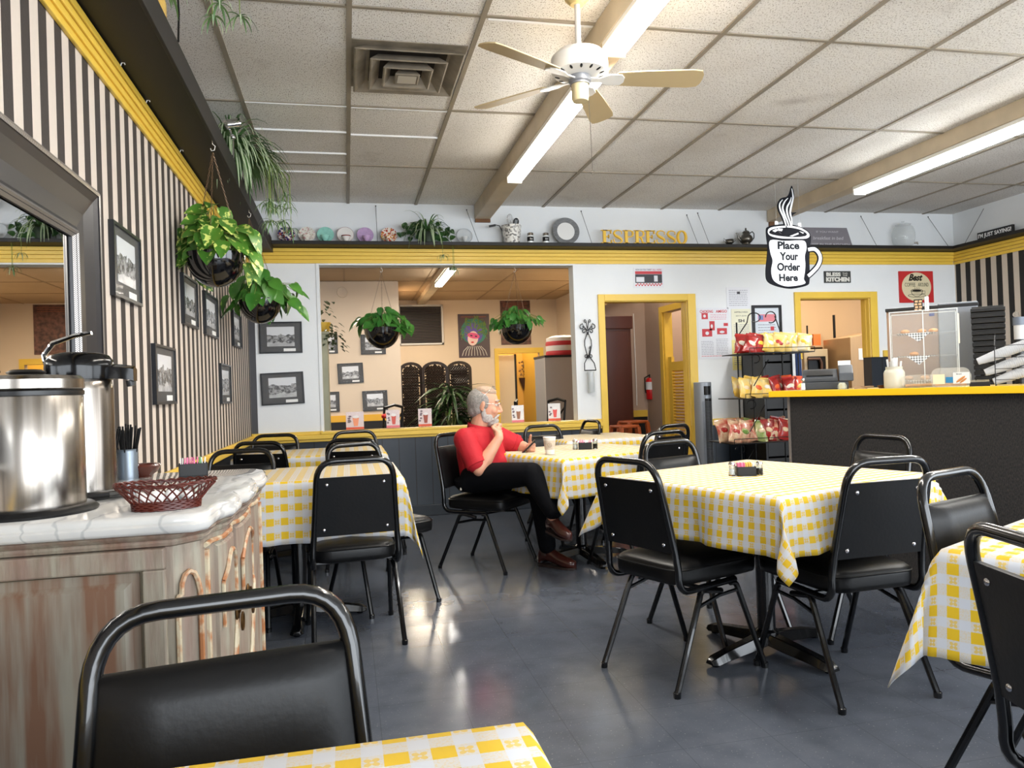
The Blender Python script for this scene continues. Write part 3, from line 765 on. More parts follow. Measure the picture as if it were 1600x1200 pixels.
def layers(L, sharp=False):
    m = MB(); m.loft([[Vector((x, y, z)) for x, y in outl(o, sharp)] for o, z in L]); return m
layers([(0, .07), (0, .835)]).build('body', M_dist, sb, smooth=30)
layers([(.012, .04), (.018, .05), (.018, .075), (.006, .095), (0, .10)]).build('plinth', M_dist, sb, smooth=30)
layers([(.0, .829), (.010, .833), (.014, .840), (.010, .845), (.022, .852), (.026, .857), (.020, .860)]).build('cornice', M_dist, sb, smooth=35)
layers([(.018, .860), (.027, .861), (.032, .868), (.033, .878), (.026, .883), (.027, .890), (.020, .897), (.014, .900)], True).build('marble_top', M_marble, sb, smooth=60)
for x, y in ((-.80, 1.75), (-.33, 1.76), (-.33, 2.66), (-.80, 2.67)): MB().lathe([(.022, 0), (.034, .03), (.03, .06), (.02, .075)], 12, Matrix.Translation((x-.03, y+.04, 0))).build('foot', M_dist, sb)
# near side: framed field
m = MB()
m.bb((-.835, 1.728, .785), (-.39, 1.75, .83)).bb((-.435, 1.728, .10), (-.39, 1.75, .785)).bb((-.835, 1.728, .10), (-.435, 1.75, .17)).bb((-.835, 1.728, .17), (-.79, 1.75, .785))
m.build('side_frame', M_dist, sb, smooth=0, bevel=.004)
m = MB(); m.loft([[Vector((x, y, z)) for x, z in ((a0, b0), (a1, b0), (a1, b1), (a0, b1))] for a0, a1, b0, b1, y in ((-.79, -.435, .17, .785, 1.7505), (-.79, -.435, .17, .785, 1.7485), (-.765, -.460, .195, .760, 1.7475), (-.752, -.473, .208, .747, 1.738))])
m.build('side_panel', M_field, sb, smooth=0)
m = MB(); m.tube([(-.788, 1.741, .172), (-.788, 1.741, .783), (-.437, 1.741, .783), (-.437, 1.741, .172)], .006, 6, closed=True); m.build('side_beading', mat('dark worn beading', (96, 88, 72), .6), sb)
# canted corner post with arched moulding
pa = Vector((-.378, 1.751, 0)); pb = Vector((-.331, 1.798, 0)); dd = pb-pa
def cant(u, z, o=.006): q = pa+dd*u; n_ = Vector((dd.y, -dd.x, 0)).normalized(); return (q.x+n_.x*o, q.y+n_.y*o, z)
m = MB()
arch = [cant(u, z+(.055 if z > .2 else 0)) for u, z in ((.08, .14), (.08, .66), (.12, .665), (.22, .668), (.24, .69), (.36, .708), (.52, .714), (.70, .708), (.82, .69), (.90, .665), (.92, .14))]
m.tube(arch, .006, 6, closed=True)
m.build('post_moulding', M_mould, sb)
# front: two doors, drawer line, carved curves
def fx(y):   # front surface x by y, from the outline
    P = outl(0)
    for (x0, y0), (x1, y1) in zip(P[3:], P[4:]):
        if y0 <= y <= y1: return x0+(x1-x0)*(y-y0)/max(1e-6, y1-y0)
    return -.28
def fr_strip(pts, r, name, mt):
    m = MB(); m.tube([(fx(y)+.003, y, z) for y, z in pts], r, 6); return m.build(name, mt, sb)
for k, (y0, y1) in enumerate(((1.90, 2.08), (2.14, 2.42))):
    m = MB(); n = 8; rows = []
    pts = [(y0+(y1-y0)*i/n) for i in range(n+1)]
    for z in (.13, .135, .795, .80):
        o = .001 if z in (.13, .80) else .009
        rows.append([Vector((fx(y)+o, y, z)) for y in pts]+[Vector((fx(y)-.004, y, z)) for y in pts[::-1]])
    m.loft(rows); d_ = m.build('door', M_dist, sb, smooth=30)
    ym = (y0+y1)/2; W = (y1-y0)/2
    def cur(f): return [(ym+W*.85*(-1+2*i/16), f(-1+2*i/16)) for i in range(17)]
    for f in (lambda u: .77-.06*u*u, lambda u: .50+.11*math.sin(u*1.7), lambda u: .46+.11*math.sin(u*1.7), lambda u: .17+.05*u*u):
        m = MB(); m.tube([(fx(y)+.012, y, z) for y, z in cur(f)], .006, 6); m.build('carved_moulding', M_mould, d_)
    for s in (-1, 1):
        m = MB(); m.tube([(fx(ym+s*W*.86)+.012, ym+s*W*.86, z) for z in (.20, .3, .38)], .005, 6); m.tube([(fx(ym+s*W*.86)+.012, ym+s*W*.86, z) for z in (.60, .66, .71)], .005, 6); m.build('carved_moulding', M_mould, d_)
    hx_, hy_ = fx(ym)+.014, ym+(W*.55 if k == 0 else -W*.6)
    m = MB(); m.ell((hx_, hy_, .60), (.006, .020, .034)); m.tube([(hx_+.012, hy_+.020*cos(i*pi/6), .575+.022*sin(i*pi/6)) for i in range(12)], .003, 6, closed=True); m.tube([(hx_+.006, hy_-.008, .60), (hx_+.012, hy_-.02, .615), (hx_+.01, hy_-.024, .63)], .003, 6)
    m.build('handle', mat('antique brass', (92, 66, 36), .4, .8), d_)
for y in (1.845, 2.11, 2.45, 2.62):
    fr_strip([(y, .14), (y, .5), (y, .80)], .007, 'front_pilaster', M_mould)
fr_strip([(y, .812) for y in (1.83, 1.88, 1.93, 2.03, 2.08, 2.11, 2.16, 2.25, 2.36, 2.42, 2.46, 2.5, 2.62)], .006, 'front_beading', M_mould)

# ---- steel coffee urn at the left edge
TZ = .900
urn = thing('coffee_urn', 'large cylindrical stainless steel urn with black base at the left photo edge', 'coffee urn', (-.708, 1.905, TZ))
m = MB(); m.lathe([(0, .0), (.136, 0), (.138, .006), (.132, .012), (.126, .016), (0, .016)], 48); m.build('base', M_black, urn)
m = MB(); m.lathe([(.112, .016), (.113, .02), (.1125, .262), (.111, .264)], 64); m.build('tank', M_steel, urn)
m = MB(); m.lathe([(.110, .262), (.1145, .265), (.1145, .274), (.111, .276)], 64); m.build('rim_gasket', M_black, urn)
m = MB(); m.lathe([(.111, .276), (.1155, .280), (.1155, .300), (.108, .308), (.07, .311), (0, .312)], 64); m.build('lid', M_steel, urn)
m = MB(); m.lathe([(0, .312), (.035, .313), (.04, .318), (.03, .324), (0, .325)], 24); m.build('lid_knob', M_black, urn)
# ---- airpot
ap = thing('airpot', 'pump airpot of reflection-banded steel with glossy black head and spout behind the urn', 'airpot', (-.668, 2.13, TZ))
m = MB(); m.lathe([(0, 0), (.082, 0), (.084, .012), (.078, .022), (0, .022)], 40); m.tube([(.03, -.085, .012), (.08, -.075, .014), (.105, -.03, .012), (.095, .02, .01)], .009, 8); m.build('base', M_black, ap)
m = MB(); m.lathe([(.077, .02), (.077, .28), (.072, .30), (.068, .305)], 48); m.build('bottle', M_steel, ap)
m = MB(); m.lathe([(.07, .30), (.078, .305), (.080, .335), (.078, .352), (.068, .366), (.045, .374), (0, .376)], 40); 
m.loft([[Vector((x, y*w_, z+dz)) for y, dz in ((-.022, -.018), (.022, -.018), (.024, .012), (0, .020), (-.024, .012))] for x, w_, z in ((.05, 1.2, .325), (.10, 1, .322), (.125, .9, .318), (.131, .8, .316))])
m.build('pump_head', mat('glossy black plastic', (6, 6, 7), .16, coat=.1, spec=.3), ap, smooth=40)
MB().cyl((.118, 0, .30), (.121, 0, .285), .011, 12).build('spout_tip', M_black, ap)
m = MB(); m.tube([(-.075, 0, .33), (-.082, 0, .37), (-.06, 0, .40), (-.01, 0, .418), (.03, 0, .425)], [.006, .006, .007, .006, .005], 8, flat=1.6); m.build('carry_handle', M_chrome, ap)
# ---- straw holders
for (x, y, r, h, lb) in ((-.737, 2.55, .028, .105, 'ribbed steel cup packed with black straws, taller of the pair'), (-.688, 2.61, .030, .095, 'ribbed steel cup of black straws beside the brown bowl')):
    t = thing('straw_holder', lb, 'straw cup', (x, y, TZ), 0, 'cups of black straws on the marble top')
    m = MB(); prof = [(0, 0), (r, 0)]
    for i in range(18): prof += [(r+(.0008 if i % 2 else 0), .004+h*i/18)]
    prof += [(r+.002, h), (r-.002, h), (r-.003, .01), (0, .01)]; m.lathe(prof, 28); m.build('cup', mat('grey ribbed metal', (130, 140, 150), .35, .6), t)
    rnd = random.Random(int(x*1e4)); 
    for i in range(30):
        a = rnd.uniform(0, 2*pi); q = rnd.uniform(.1, .95)*r; ln = rnd.uniform(.15, .175)
        MB().tube([(q*cos(a)*.5, q*sin(a)*.5, .012), (q*1.7*cos(a), q*1.7*sin(a), ln)], .0030, 6).build('straw', M_black, t)
# ---- brown bowl
t = thing('wooden_bowl', 'glossy red-brown bowl on the marble top against the striped wall', 'bowl', (-.655, 2.66, TZ)); t.scale = (.86, .86, .9)
m = MB(); m.lathe([(0, 0), (.03, 0), (.032, .006), (.05, .018), (.062, .04), (.058, .046), (.05, .044), (.04, .02), (0, .012)], 36); m.build('bowl', mat('red brown lacquer', (78, 30, 18), .2, coat=.5), t)
# ---- sweetener caddy builder
M_caddy = mat('black caddy plastic', (10, 10, 12), .5)
PK = [mat('pink packet', (226, 120, 160), .6), mat('white packet', (236, 232, 226), .6), mat('yellow packet', (228, 190, 96), .6), mat('green packet', (120, 170, 120), .6), mat('blue packet', (130, 160, 205), .6)]
M_glass = mat('clear glass', (235, 240, 240), .03, trans=1.0, ior=1.3)
M_salt = mat('white salt', (238, 236, 232), .9)
def caddy(x, y, z, rz, label, cols, k=1.0, shakers=True, seed=1):
    t = thing('sweetener_caddy', label, 'caddy', (x, y, z), rz, 'sweetener caddies'); t.scale = (k, k, k)
    m = MB(); m.bb((-.045, -.03, 0), (.045, .03, .004)).bb((-.045, -.03, .004), (-.042, .03, .045)).bb((.042, -.03, .004), (.045, .03, .045)).bb((-.042, -.03, .004), (.042, -.027, .045)).bb((-.042, .027, .004), (.042, .03, .045)).bb((-.0015, -.027, .004), (.0015, .027, .04))
    m.build('tray', M_caddy, t, smooth=0, bevel=.001)
    rnd = random.Random(seed)
    for i in range(14):
        c = cols[int(i*len(cols)/14)]; xx = -.038+.0056*i
        M = Matrix.Translation((xx, rnd.uniform(-.003, .003), .034)) @ Matrix.Rotation(rnd.uniform(-.12, .12), 4, 'Y') @ Matrix.Rotation(rnd.uniform(-.1, .1), 4, 'X')
        m = MB(); m.box((0, 0, 0), (.0028, .046, .058), M); m.build('sugar_packet', PK[c], t, smooth=0)
    if shakers:
        for s in (-1, 1):
            u = thing('salt_shaker' if s < 0 else 'pepper_shaker', ('glass and steel salt shaker left of the caddy, ' if s < 0 else 'glass and steel pepper shaker right of the caddy, ')+label.split(',')[-1].strip(), 'shaker', (x+s*.066*k*cos(rz), y+s*.066*k*sin(rz), z), rz)
            u.scale = (k, k, k)
            m = MB(); m.lathe([(0, 0), (.016, 0), (.018, .004), (.0165, .03), (.015, .052), (.013, .052), (.0145, .03), (.015, .006), (0, .005)], 10); m.build('glass', M_glass, u, smooth=20)
            m = MB(); m.lathe([(0, .0055), (.0143, .0055), (.0145, .034), (0, .036)], 12); m.build('contents', M_salt if s < 0 else mat('ground pepper', (60, 50, 42), .9), u)
            m = MB(); m.lathe([(.0158, .05), (.0165, .052), (.0165, .062), (.012, .068), (0, .07)], 16); m.build('cap', M_chrome, u)
    return t
caddy(-.487, 2.575, TZ, RD(12), 'black caddy of pink and pale packets, on the marble cabinet top', [1, 0, 0, 0, 0, 3, 1], .95, False, 3)
caddy(1.625, 2.895, ZT+.0035, RD(-18), 'black caddy of pink and yellow packets, on the middle table', [0, 0, 2, 2, 1], .85, True, 4)
caddy(1.545, 4.84, ZM-.0005, RD(-18), 'black caddy of pink packets, on the table of the seated man', [0, 0, 1, 0], 1.0, True, 5)
# ---- woven basket
bk = thing('woven_basket', 'oval open-weave reddish wicker basket on the marble cabinet top', 'basket', (-.405, 1.835, TZ), RD(13)); bk.scale = (.80, .80, .74)
M_wick = mat('reddish wicker', (84, 30, 20), .35, noise=.3, nscale=40)
def ov(a, s, z, jag=0): return Vector((cos(a)*(.085+.045*s+jag), sin(a)*(.055+.03*s), z))
m = MB()
for i in range(5): m.tube([ov(2*pi*k/40, .05+.04*i*.3, .004+.0055*i)+Vector((0, 0, .0012*(-1)**(k+i))) for k in range(40)], .0038, 6, closed=True)
m.build('base_weave', M_wick, bk)
m = MB()
for s in (1, -1):
    for k in range(26):
        a = 2*pi*k/26
        m.tube([ov(a+s*.34*t/6, .15+.85*(t/6)**1.1, .025+.048*t/6) for t in range(7)], .0024, 5)
m.build('lattice', M_wick, bk)
m = MB()
for ph in (0, pi): m.tube([ov(2*pi*k/90, 1.0+.05*sin(k*pi/3+ph), .075+.004*cos(k*pi/3+ph)+.006*abs(cos(2*pi*k/90))) for k in range(90)], .0034, 6, closed=True)
m.build('braided_rim', M_wick, bk)
m = MB(); m.lathe([(0, .006), (.9, .006), (1.0, .012), (0, .012)], 30, Matrix.Diagonal((.08, .05, 1, 1))); m.build('bottom', M_wick, bk)
# crumpled napkins inside
nb = MB(); rnd = random.Random(5)
for i in range(4):
    nb.ell((-.06+.04*i, rnd.uniform(-.015, .015), .030), (.03, .03, .016), rot=Euler((rnd.random(), rnd.random(), rnd.random())))
o = nb.build('paper_napkins', mat('white paper', (232, 232, 230), .8), None); o.location = (-.405, 1.835, TZ); o.scale = (.80, .80, .74); o.rotation_euler = (0, 0, RD(13)); tag(o, 'white folded paper napkins lying in the wicker basket', 'napkins')
# ---- mirror
mr = thing('wall_mirror', 'large mirror in a broad dark frame on the striped wall above the urn', 'mirror', (XL, 0, 0))
y0, y1, z0, z1 = .9, 2.765, 1.0, 1.852
M_mf = mat('dark grey mirror frame', (40, 39, 42), .35, noise=.15, nscale=5)
def ringm(prof, name, mt, sub=None):
    """prof: list of (inset, depth)"""
    m = MB(); R = []
    for i, d in prof: R.append([Vector((d, y0+i, z0+i)), Vector((d, y1-i, z0+i)), Vector((d, y1-i, z1-i)), Vector((d, y0+i, z1-i))])
    m.loft(R, cap=False); return m.build(name, mt, mr, smooth=0)
ringm([(0, .002), (0, .045), (.012, .052), (.018, .050), (.045, .040), (.10, .026), (.15, .022), (.165, .030), (.178, .030), (.186, .012), (.186, .002)], 'frame', M_mf)
g = NG('beaded pewter edge', .3); v = g.coord(); s_ = g.sep(v)
f = g.math('FRACT', g.math('MULTIPLY', g.math('ADD', s_[1], s_[2]), 160)); g.color(g.mix(g.math('LESS_THAN', f, .5), lin((190, 186, 182)), lin((80, 74, 72)))); g.b.inputs['Metallic'].default_value = .7
ringm([(-.001, .046), (.011, .054), (.020, .052)], 'outer_beading', g.m)
ringm([(.164, .031), (.172, .035), (.187, .020)], 'inner_beading', g.m)
MB().bb((.008, y0+.18, z0+.18), (.012, y1-.18, z1-.18)).build('glass', mat('mirror silver', (235, 235, 235), .01, 1), mr, smooth=0)

# ---- framed photographs
M_fr = mat('black photo frame', (30, 32, 36), .3)
M_matb = mat('dark grey mount', (38, 38, 40), .5)
M_glz = mat('picture glazing', (255, 255, 255), .03, trans=1, ior=1.4)
def photo_mat(k):
    g = NG('black and white street photograph %d' % k, .25); v = g.coord('Object'); s_ = g.sep(v)
    n = g.noise(g.scale(v, (1, 1, 1), (k*3.1, k, 0)), 14, 6); n2 = g.noise(g.scale(v, (1, 1, 1), (k, 0, k*2)), 48, 4)
    # sky above, building band in the middle, road below
    h = g.math('ADD', s_[1], g.math('MULTIPLY', g.math('SUBTRACT', n, .5), .09))
    sky = g.math('GREATER_THAN', h, .015+.01*(k % 3)); road = g.math('LESS_THAN', h, -.045)
    c = g.mix(sky, g.mix(g.ramp(n2, .4, .6), lin((50, 50, 52)), lin((150, 150, 150))), lin((206, 208, 212)))
    c = g.mix(road, c, g.mix(g.ramp(n, .3, .7), lin((190, 190, 190)), lin((140, 140, 142)))); g.color(c); return g.m
def framed(M, w, h, label, k, tilt=0, pw=.64, ph=.62, grp='framed photographs', tagl=True):
    t = bpy.data.objects.new('framed_photograph', None); COL.objects.link(t); t.empty_display_size = .05
    t.matrix_world = M @ Matrix.Rotation(RD(tilt), 4, 'Z')
    tag(t, label, 'picture', grp)
    e = .012
    m = MB(); m.bb((-w/2, -h/2, 0), (w/2, -h/2+e, .02)).bb((-w/2, h/2-e, 0), (w/2, h/2, .02)).bb((-w/2, -h/2+e, 0), (-w/2+e, h/2-e, .02)).bb((w/2-e, -h/2+e, 0), (w/2, h/2-e, .02))
    m.build('frame', M_fr, t, smooth=0)
    MB().bb((-w/2+e, -h/2+e, .002), (w/2-e, h/2-e, .010)).build('mount', M_matb, t, smooth=0)
    MB().bb((-w*pw/2, -h*ph/2+h*.03, .010), (w*pw/2, h*ph/2+h*.03, .0115)).build('print', photo_mat(k), t, smooth=0)
    if tagl: MB().bb((w*.06, -h/2+e+.004, .0105), (w*.34, -h/2+e+.03, .012)).build('caption_card', mat('white card', (225, 225, 222), .6), t, smooth=0)
    MB().bb((-w/2+e, -h/2+e, .0135), (w/2-e, h/2-e, .015)).build('glazing', mat('thin glazing', (255, 255, 255), .02, alpha=.03), t, smooth=0)
    return t
fl_ = [ # y0,y1,z0,z1
 (3.02, 3.40, 1.54, 1.82, 'framed old photograph on striped wall nearest the mirror', 1),
 (3.59, 4.00, 1.13, 1.402, 'framed photograph low on striped wall, lower one nearer the mirror', 2),
 (4.24, 4.63, 1.55, 1.82, 'framed photograph behind the large hanging pothos on striped wall', 3),
 (4.86, 5.32, 1.545, 1.81, 'framed photograph on striped wall right of the one behind the big pothos', 4),
 (5.38, 5.82, 1.115, 1.39, 'framed photograph low on striped wall close to the corner', 5),
 (6.03, 6.45, 1.55, 1.82, 'framed photograph on striped wall last before the corner, under the second pothos', 6)]
for a, b, c, d, lb, k in fl_: framed(frame_left(XL, (a+b)/2, (c+d)/2) @ Matrix.Rotation(0, 4, 'Z'), b-a, d-c, lb, k)
# ================================================================ COUNTER AND WHAT STANDS ON IT
ca = Vector((2.535, 4.19)); cb = Vector((3.175, 2.93)); dr = (cb-ca).normalized(); nn = Vector((-dr.y, dr.x))
cang = math.atan2(dr.y, dr.x)          # local X runs along the front edge to the right, local Y goes behind
CT = 1.078
ct = thing('service_counter', 'long dark carpet-fronted counter with yellow laminate edge on the right', 'counter', (ca.x, ca.y, 0), cang)
g = NG('charcoal ribbed carpet', .95); v = g.coord(); n1 = g.noise(g.scale(v, (260, 260, 70)), 1, 2); n2 = g.noise(v, 3, 3)
c = g.mix(g.ramp(n1, .35, .7), lin((16, 15, 15)), lin((50, 44, 40))); g.color(g.mix(g.math('MULTIPLY', n2, .4), c, lin((14, 14, 15)))); g.bump(n1, .5); M_carp = g.m
M_lam = mat('golden yellow laminate', (226, 176, 22), .35)
M_lamtop = mat('worn laminate top', (200, 170, 90), .3, noise=.2, nscale=4)
m = MB().bb((.10, .05, .0), (2.9, .10, CT-.035)).bb((.10, .10, 0), (.14, .62, CT-.035)); m.build('carpet_front', M_carp, ct, smooth=0)
MB().bb((.085, .045, 0), (.10, .105, CT-.035)).build('end_strip', mat('grey metal strip', (120, 112, 106), .4, .3), ct, smooth=0)
MB().bb((0, .012, CT-.035), (2.9, .66, CT)).build('worktop', M_lamtop, ct, smooth=0)
MB().bb((0, 0, CT-.036), (2.9, .012, CT+.001)).bb((-.012, 0, CT-.036), (0, .66, CT+.001)).build('yellow_edge', M_lam, ct, smooth=0, bevel=.002)
MB().bb((.14, .58, 0), (2.9, .62, CT-.035)).build('back_panel', M_black, ct, smooth=0)
ROT = Matrix.Rotation(cang, 4, 'Z')
def C(px, dep=.2):
    """point on the worktop seen at photo column px, dep metres behind the front edge"""
    d = ray(px, 606); p0 = Vector((ca.x, ca.y))+nn*dep; D = Vector((d.x, d.y))
    # solve p0 + dr*s = D*t
    det = dr.x*(-D.y)+D.x*dr.y
    s = (-p0.x*(-D.y)+D.x*(-p0.y))/det
    q = p0+dr*s; return q
def zat(px, py, q):
    """height of a photo row at plan position q"""
    d = ray(px, py); return CAMZ+d.z*(Vector((q.x, q.y)).length/Vector((d.x, d.y)).length)
def wat(px0, px1, q):
    d0 = ray(px0, 600); d1 = ray(px1, 600); L = q.x*FW.x+q.y*FW.y
    return (px1-px0)*L/F_PX
FACE = lambda q: math.atan2(q.y, q.x)-pi/2     # rotation that turns local -Y to the viewer side
M_clear = mat('clear acrylic', (238, 242, 240), .03, alpha=.05)
M_clear2 = mat('clear plastic tub', (225, 222, 210), .08, alpha=.2)
def on_counter(name, label, cat, px, dep, group=None):
    q = C(px, dep); return thing(name, label, cat, (q.x, q.y, CT), FACE(q), group), q

# salt shaker at the left
t, q = on_counter('salt_shaker', 'tall glass salt shaker with steel cap at left end of yellow counter', 'shaker', 1255, .12)
MB().lathe([(0, 0), (.014, 0), (.015, .004), (.0125, .05), (.011, .058), (0, .058)], 12).build('glass', M_clear, t)
MB().lathe([(0, .003), (.0118, .003), (.0105, .042), (0, .043)], 12).build('contents', M_salt, t)
MB().lathe([(.0118, .056), (.0125, .058), (.012, .068), (.006, .073), (0, .074)], 16).build('cap', M_chrome, t)
# cash register
t, q = on_counter('cash_register', 'dark grey cash register with sloped keyboard hood in front of serving hatch', 'cash register', 1289, .34)
k = wat(1247, 1318, q)/.30
M_reg = mat('dark grey register plastic', (50, 54, 60), .45); t.scale = (k, k, k)
m = MB(); m.bb((-.14, -.15, 0), (.14, .15, .05)); m.build('cash_drawer', M_reg, t, bevel=.006)
m = MB(); m.loft([[Vector((x, y, z)) for y, z in ((-.14, .05), (-.14, .075), (.02, .13), (.13, .135), (.13, .05))] for x in (-.135, .08)]); m.build('body', M_reg, t, smooth=0, bevel=.005)
m = MB(); m.loft([[Vector((x, y, z)) for y, z in ((-.15, .05), (-.14, .10), (.0, .155), (.12, .16), (.12, .05))] for x in (.085, .17)]); m.build('printer_cover', mat('slate register cover', (62, 68, 76), .4), t, smooth=0, bevel=.006)
m = MB(); m.box((-.03, -.06, .1065), (.16, .10, .006), Matrix.Translation((0, -.06, .107)) @ Matrix.Rotation(RD(19), 4, 'X') @ Matrix.Translation((0, .06, -.107))); m.build('keypad', M_black, t, smooth=0)
m = MB(); m.cyl((.085, .06, .15), (.16, .06, .15), .035, 20); m.build('receipt_roll', mat('white paper', (232, 232, 230), .8), t)
# toothpick jar
t, q = on_counter('glass_jar', 'small squat glass jar of toothpicks on the yellow counter', 'jar', 1316, .16)
MB().lathe([(0, 0), (.022, 0), (.025, .006), (.025, .022), (.017, .036), (.017, .04)], 8, cap=False).build('glass', mat('greenish glass', (214, 226, 212), .04, alpha=.35), t, smooth=20)
m = MB(); rnd = random.Random(2)
for i in range(26): a = rnd.uniform(0, 6.28); r = rnd.uniform(0, .014); m.cyl((r*cos(a), r*sin(a), .004), (r*1.1*cos(a+.3), r*1.1*sin(a+.3), .034), .0011, 4)
m.build('toothpicks', mat('pale wood', (214, 196, 150), .7), t)
# paper / bag on the counter
t, q = on_counter('brown_napkins', 'small heap of brown paper napkins and packets on the counter', 'napkins', 1345, .22)
m = MB(); m.box((0, 0, .004), (.07, .06, .008)); m.box((.03, -.02, .012), (.05, .05, .006), Matrix.Rotation(.4, 4, 'Z')); m.box((-.02, 0, .014), (.04, .03, .004), Matrix.Rotation(-.5, 4, 'Z')); m.build('sheets', mat('kraft paper', (170, 140, 110), .8), t, smooth=0)
t, q = on_counter('small_brown_bowl', 'little red-brown bowl between register and white straw jar on the counter', 'bowl', 1378, .20)
MB().lathe([(0, 0), (.015, 0), (.022, .008), (.026, .018), (.023, .018), (.014, .006), (0, .005)], 24).build('bowl', MATS['red brown lacquer'], t)
# white straw jar
t, q = on_counter('straw_jar', 'white plastic jar packed with wrapped straws on the counter', 'jar', 1398, .13)
k = wat(1384, 1414, q)/2/.03; t.scale = (k, k, k)
MB().lathe([(0, 0), (.028, 0), (.03, .004), (.03, .048), (.027, .055), (.024, .058), (.024, .066), (.0245, .067), (.022, .067), (.021, .06), (0, .058)], 32).build('jar', mat('milky plastic', (190, 186, 170), .3, sub=.2), t)
rnd = random.Random(9)
for i in range(24):
    a = rnd.uniform(0, 6.28); r = rnd.uniform(0, .016)
    MB().tube([(r*cos(a), r*sin(a), .05), (r*1.25*cos(a), r*1.25*sin(a), rnd.uniform(.082, .097))], .0032, 5).build('wrapped_straw', mat('straw paper', (200, 200, 198), .7), t)
# pastry display case
t, q = on_counter('pastry_case', 'tall clear acrylic pastry case with three shelves on the counter', 'display case', 1446, .36)
W = wat(1401, 1492, q); H = zat(1446, 487, q)-CT; D = .22
k = W
HW = W/2
m = MB(); e = .004
m.bb((-HW, -D/2, 0), (-HW+e, D/2, H)).bb((HW-e, -D/2, 0), (HW, D/2, H)).bb((-HW, D/2-e, 0), (HW, D/2, H)).bb((-HW, -D/2, 0), (HW, -D/2+e, H)).bb((-HW, -D/2, H-e), (HW, D/2, H)).bb((-HW, -D/2, 0), (HW, D/2, e))
m.build('walls', M_clear, t, smooth=0)
m = MB()
for x in (-HW, 0, HW):
    m.box((x, -D/2, H/2), (.005, .006, H)); m.box((x, D/2, H/2), (.005, .006, H))
for z in (0, H): m.box((0, -D/2, z), (W, .006, .005)); m.box((0, D/2, z), (W, .006, .005)); m.box((-HW, 0, z), (.006, D, .005)); m.box((HW, 0, z), (.006, D, .005))
m.build('edges', mat('polished acrylic edge', (226, 230, 228), .1, alpha=.7), t, smooth=0)
M_ging = None
g = NG('black gingham liner', .7); v = g.coord(); s_ = g.sep(v)
f1 = g.math('LESS_THAN', g.math('FRACT', g.math('MULTIPLY', s_[0], 75)), .5); f2 = g.math('LESS_THAN', g.math('FRACT', g.math('MULTIPLY', g.math('ADD', s_[1], s_[2]), 75)), .5)
g.color(g.mix(g.math('MULTIPLY', g.math('ADD', f1, f2), .5), lin((232, 232, 230)), lin((24, 26, 34)))); M_ging = g.m
for i, fz in enumerate((.70, .40, .08)):
    z = H*fz
    sh = MB().bb((-HW+.004, -D/2+.004, z), (HW-.004, D/2-.004, z+.004)).build('shelf', mat('clear shelf', (230, 234, 232), .06, alpha=.2), t, smooth=0)
    m = MB(); m.poly([(-HW*.8, -D/2-.0015+.006, z+.005), (HW*.35, -D/2+.005, z+.005), (HW*.35, D/2-.02, z+.005), (-HW*.8, D/2-.02, z+.005)]).poly([(-HW*.55, -D/2+.0045, z+.005), (HW*.2, -D/2+.0045, z+.005), (-HW*.15, -D/2+.0045, z-.045 if i < 2 else z-.02)])
    m.build('gingham_paper', M_ging, sh, smooth=0, solid=.0008)
m = MB(); m.bb((HW+.001, -D/2-.004, H*.55), (HW+.008, -D/2+.01, H*.93)); m.build('handle_strip', mat('cream strip', (220, 210, 190), .5), t, smooth=0)
rnd = random.Random(3); M_past = mat('baked pastry', (206, 150, 96), .6, noise=.35, nscale=40, bump=.3, bscale=60)
def at_local(t_, p): return Matrix.Translation(t_.location) @ t_.rotation_euler.to_matrix().to_4x4() @ Vector(p)
pl = [(-.55, .70, 'on the top shelf, left'), (-.05, .70, 'on the top shelf, middle'), (.30, .70, 'on the top shelf, right'), (-.5, .08, 'on the bottom shelf, left'), (0, .08, 'on the bottom shelf, middle'), (-.3, .40, 'on the middle shelf')]
for i, (x, fz, s) in enumerate(pl):
    p = at_local(t, (HW*x, rnd.uniform(-.03, .02), H*fz+.0065)); o = MB().ell((0, 0, .012), (.026, .022, .013), n=16, m=8).build('pastry', M_past, None)
    o.location = p; tag(o, 'golden baked pastry '+s+' of clear case', 'pastry', 'pastries in the clear case')
# sign block and dotted tube on the case
p = at_local(t, (-.012, 0, H+.0025)); hh = zat(1440, 467, q)-CT-H
o = thing('small_wooden_sign', 'small black sign with brown lettering blocks standing on the pastry case', 'sign', p, t.rotation_euler.z)
MB().bb((-.03, -.006, 0), (.014, .006, hh*.95)).build('board', M_black, o, smooth=0)
M_tan = mat('tan letters', (196, 160, 120), .7)
m = MB()
for r in range(4):
    for c_ in range(2): m.bb((-.027+.02*c_+.003*(r % 2), -.008, .004+hh*.22*r), (-.027+.02*c_+.015+.003*(r % 2), -.006, .004+hh*.22*r+hh*.15))
m.build('lettering', M_tan, o, smooth=0)
p = at_local(t, (.022, 0, H+.0025))
g = NG('white with black dots', .5); v = g.coord(); vo = g.n('ShaderNodeTexVoronoi'); vo.inputs['Scale'].default_value = 110; vo.inputs['Randomness'].default_value = 0.1; g.l(v, vo.inputs['Vector'])
g.color(g.mix(g.math('LESS_THAN', vo.outputs['Distance'], .28), lin((235, 235, 235)), lin((15, 15, 15)))); M_dots = g.m
o = thing('dotted_tube', 'white cylinder with black dots standing on the pastry case', 'tube', p); MB().cyl((0, 0, 0), (0, 0, hh*1.1), .011, 20).build('tube', M_dots, o)
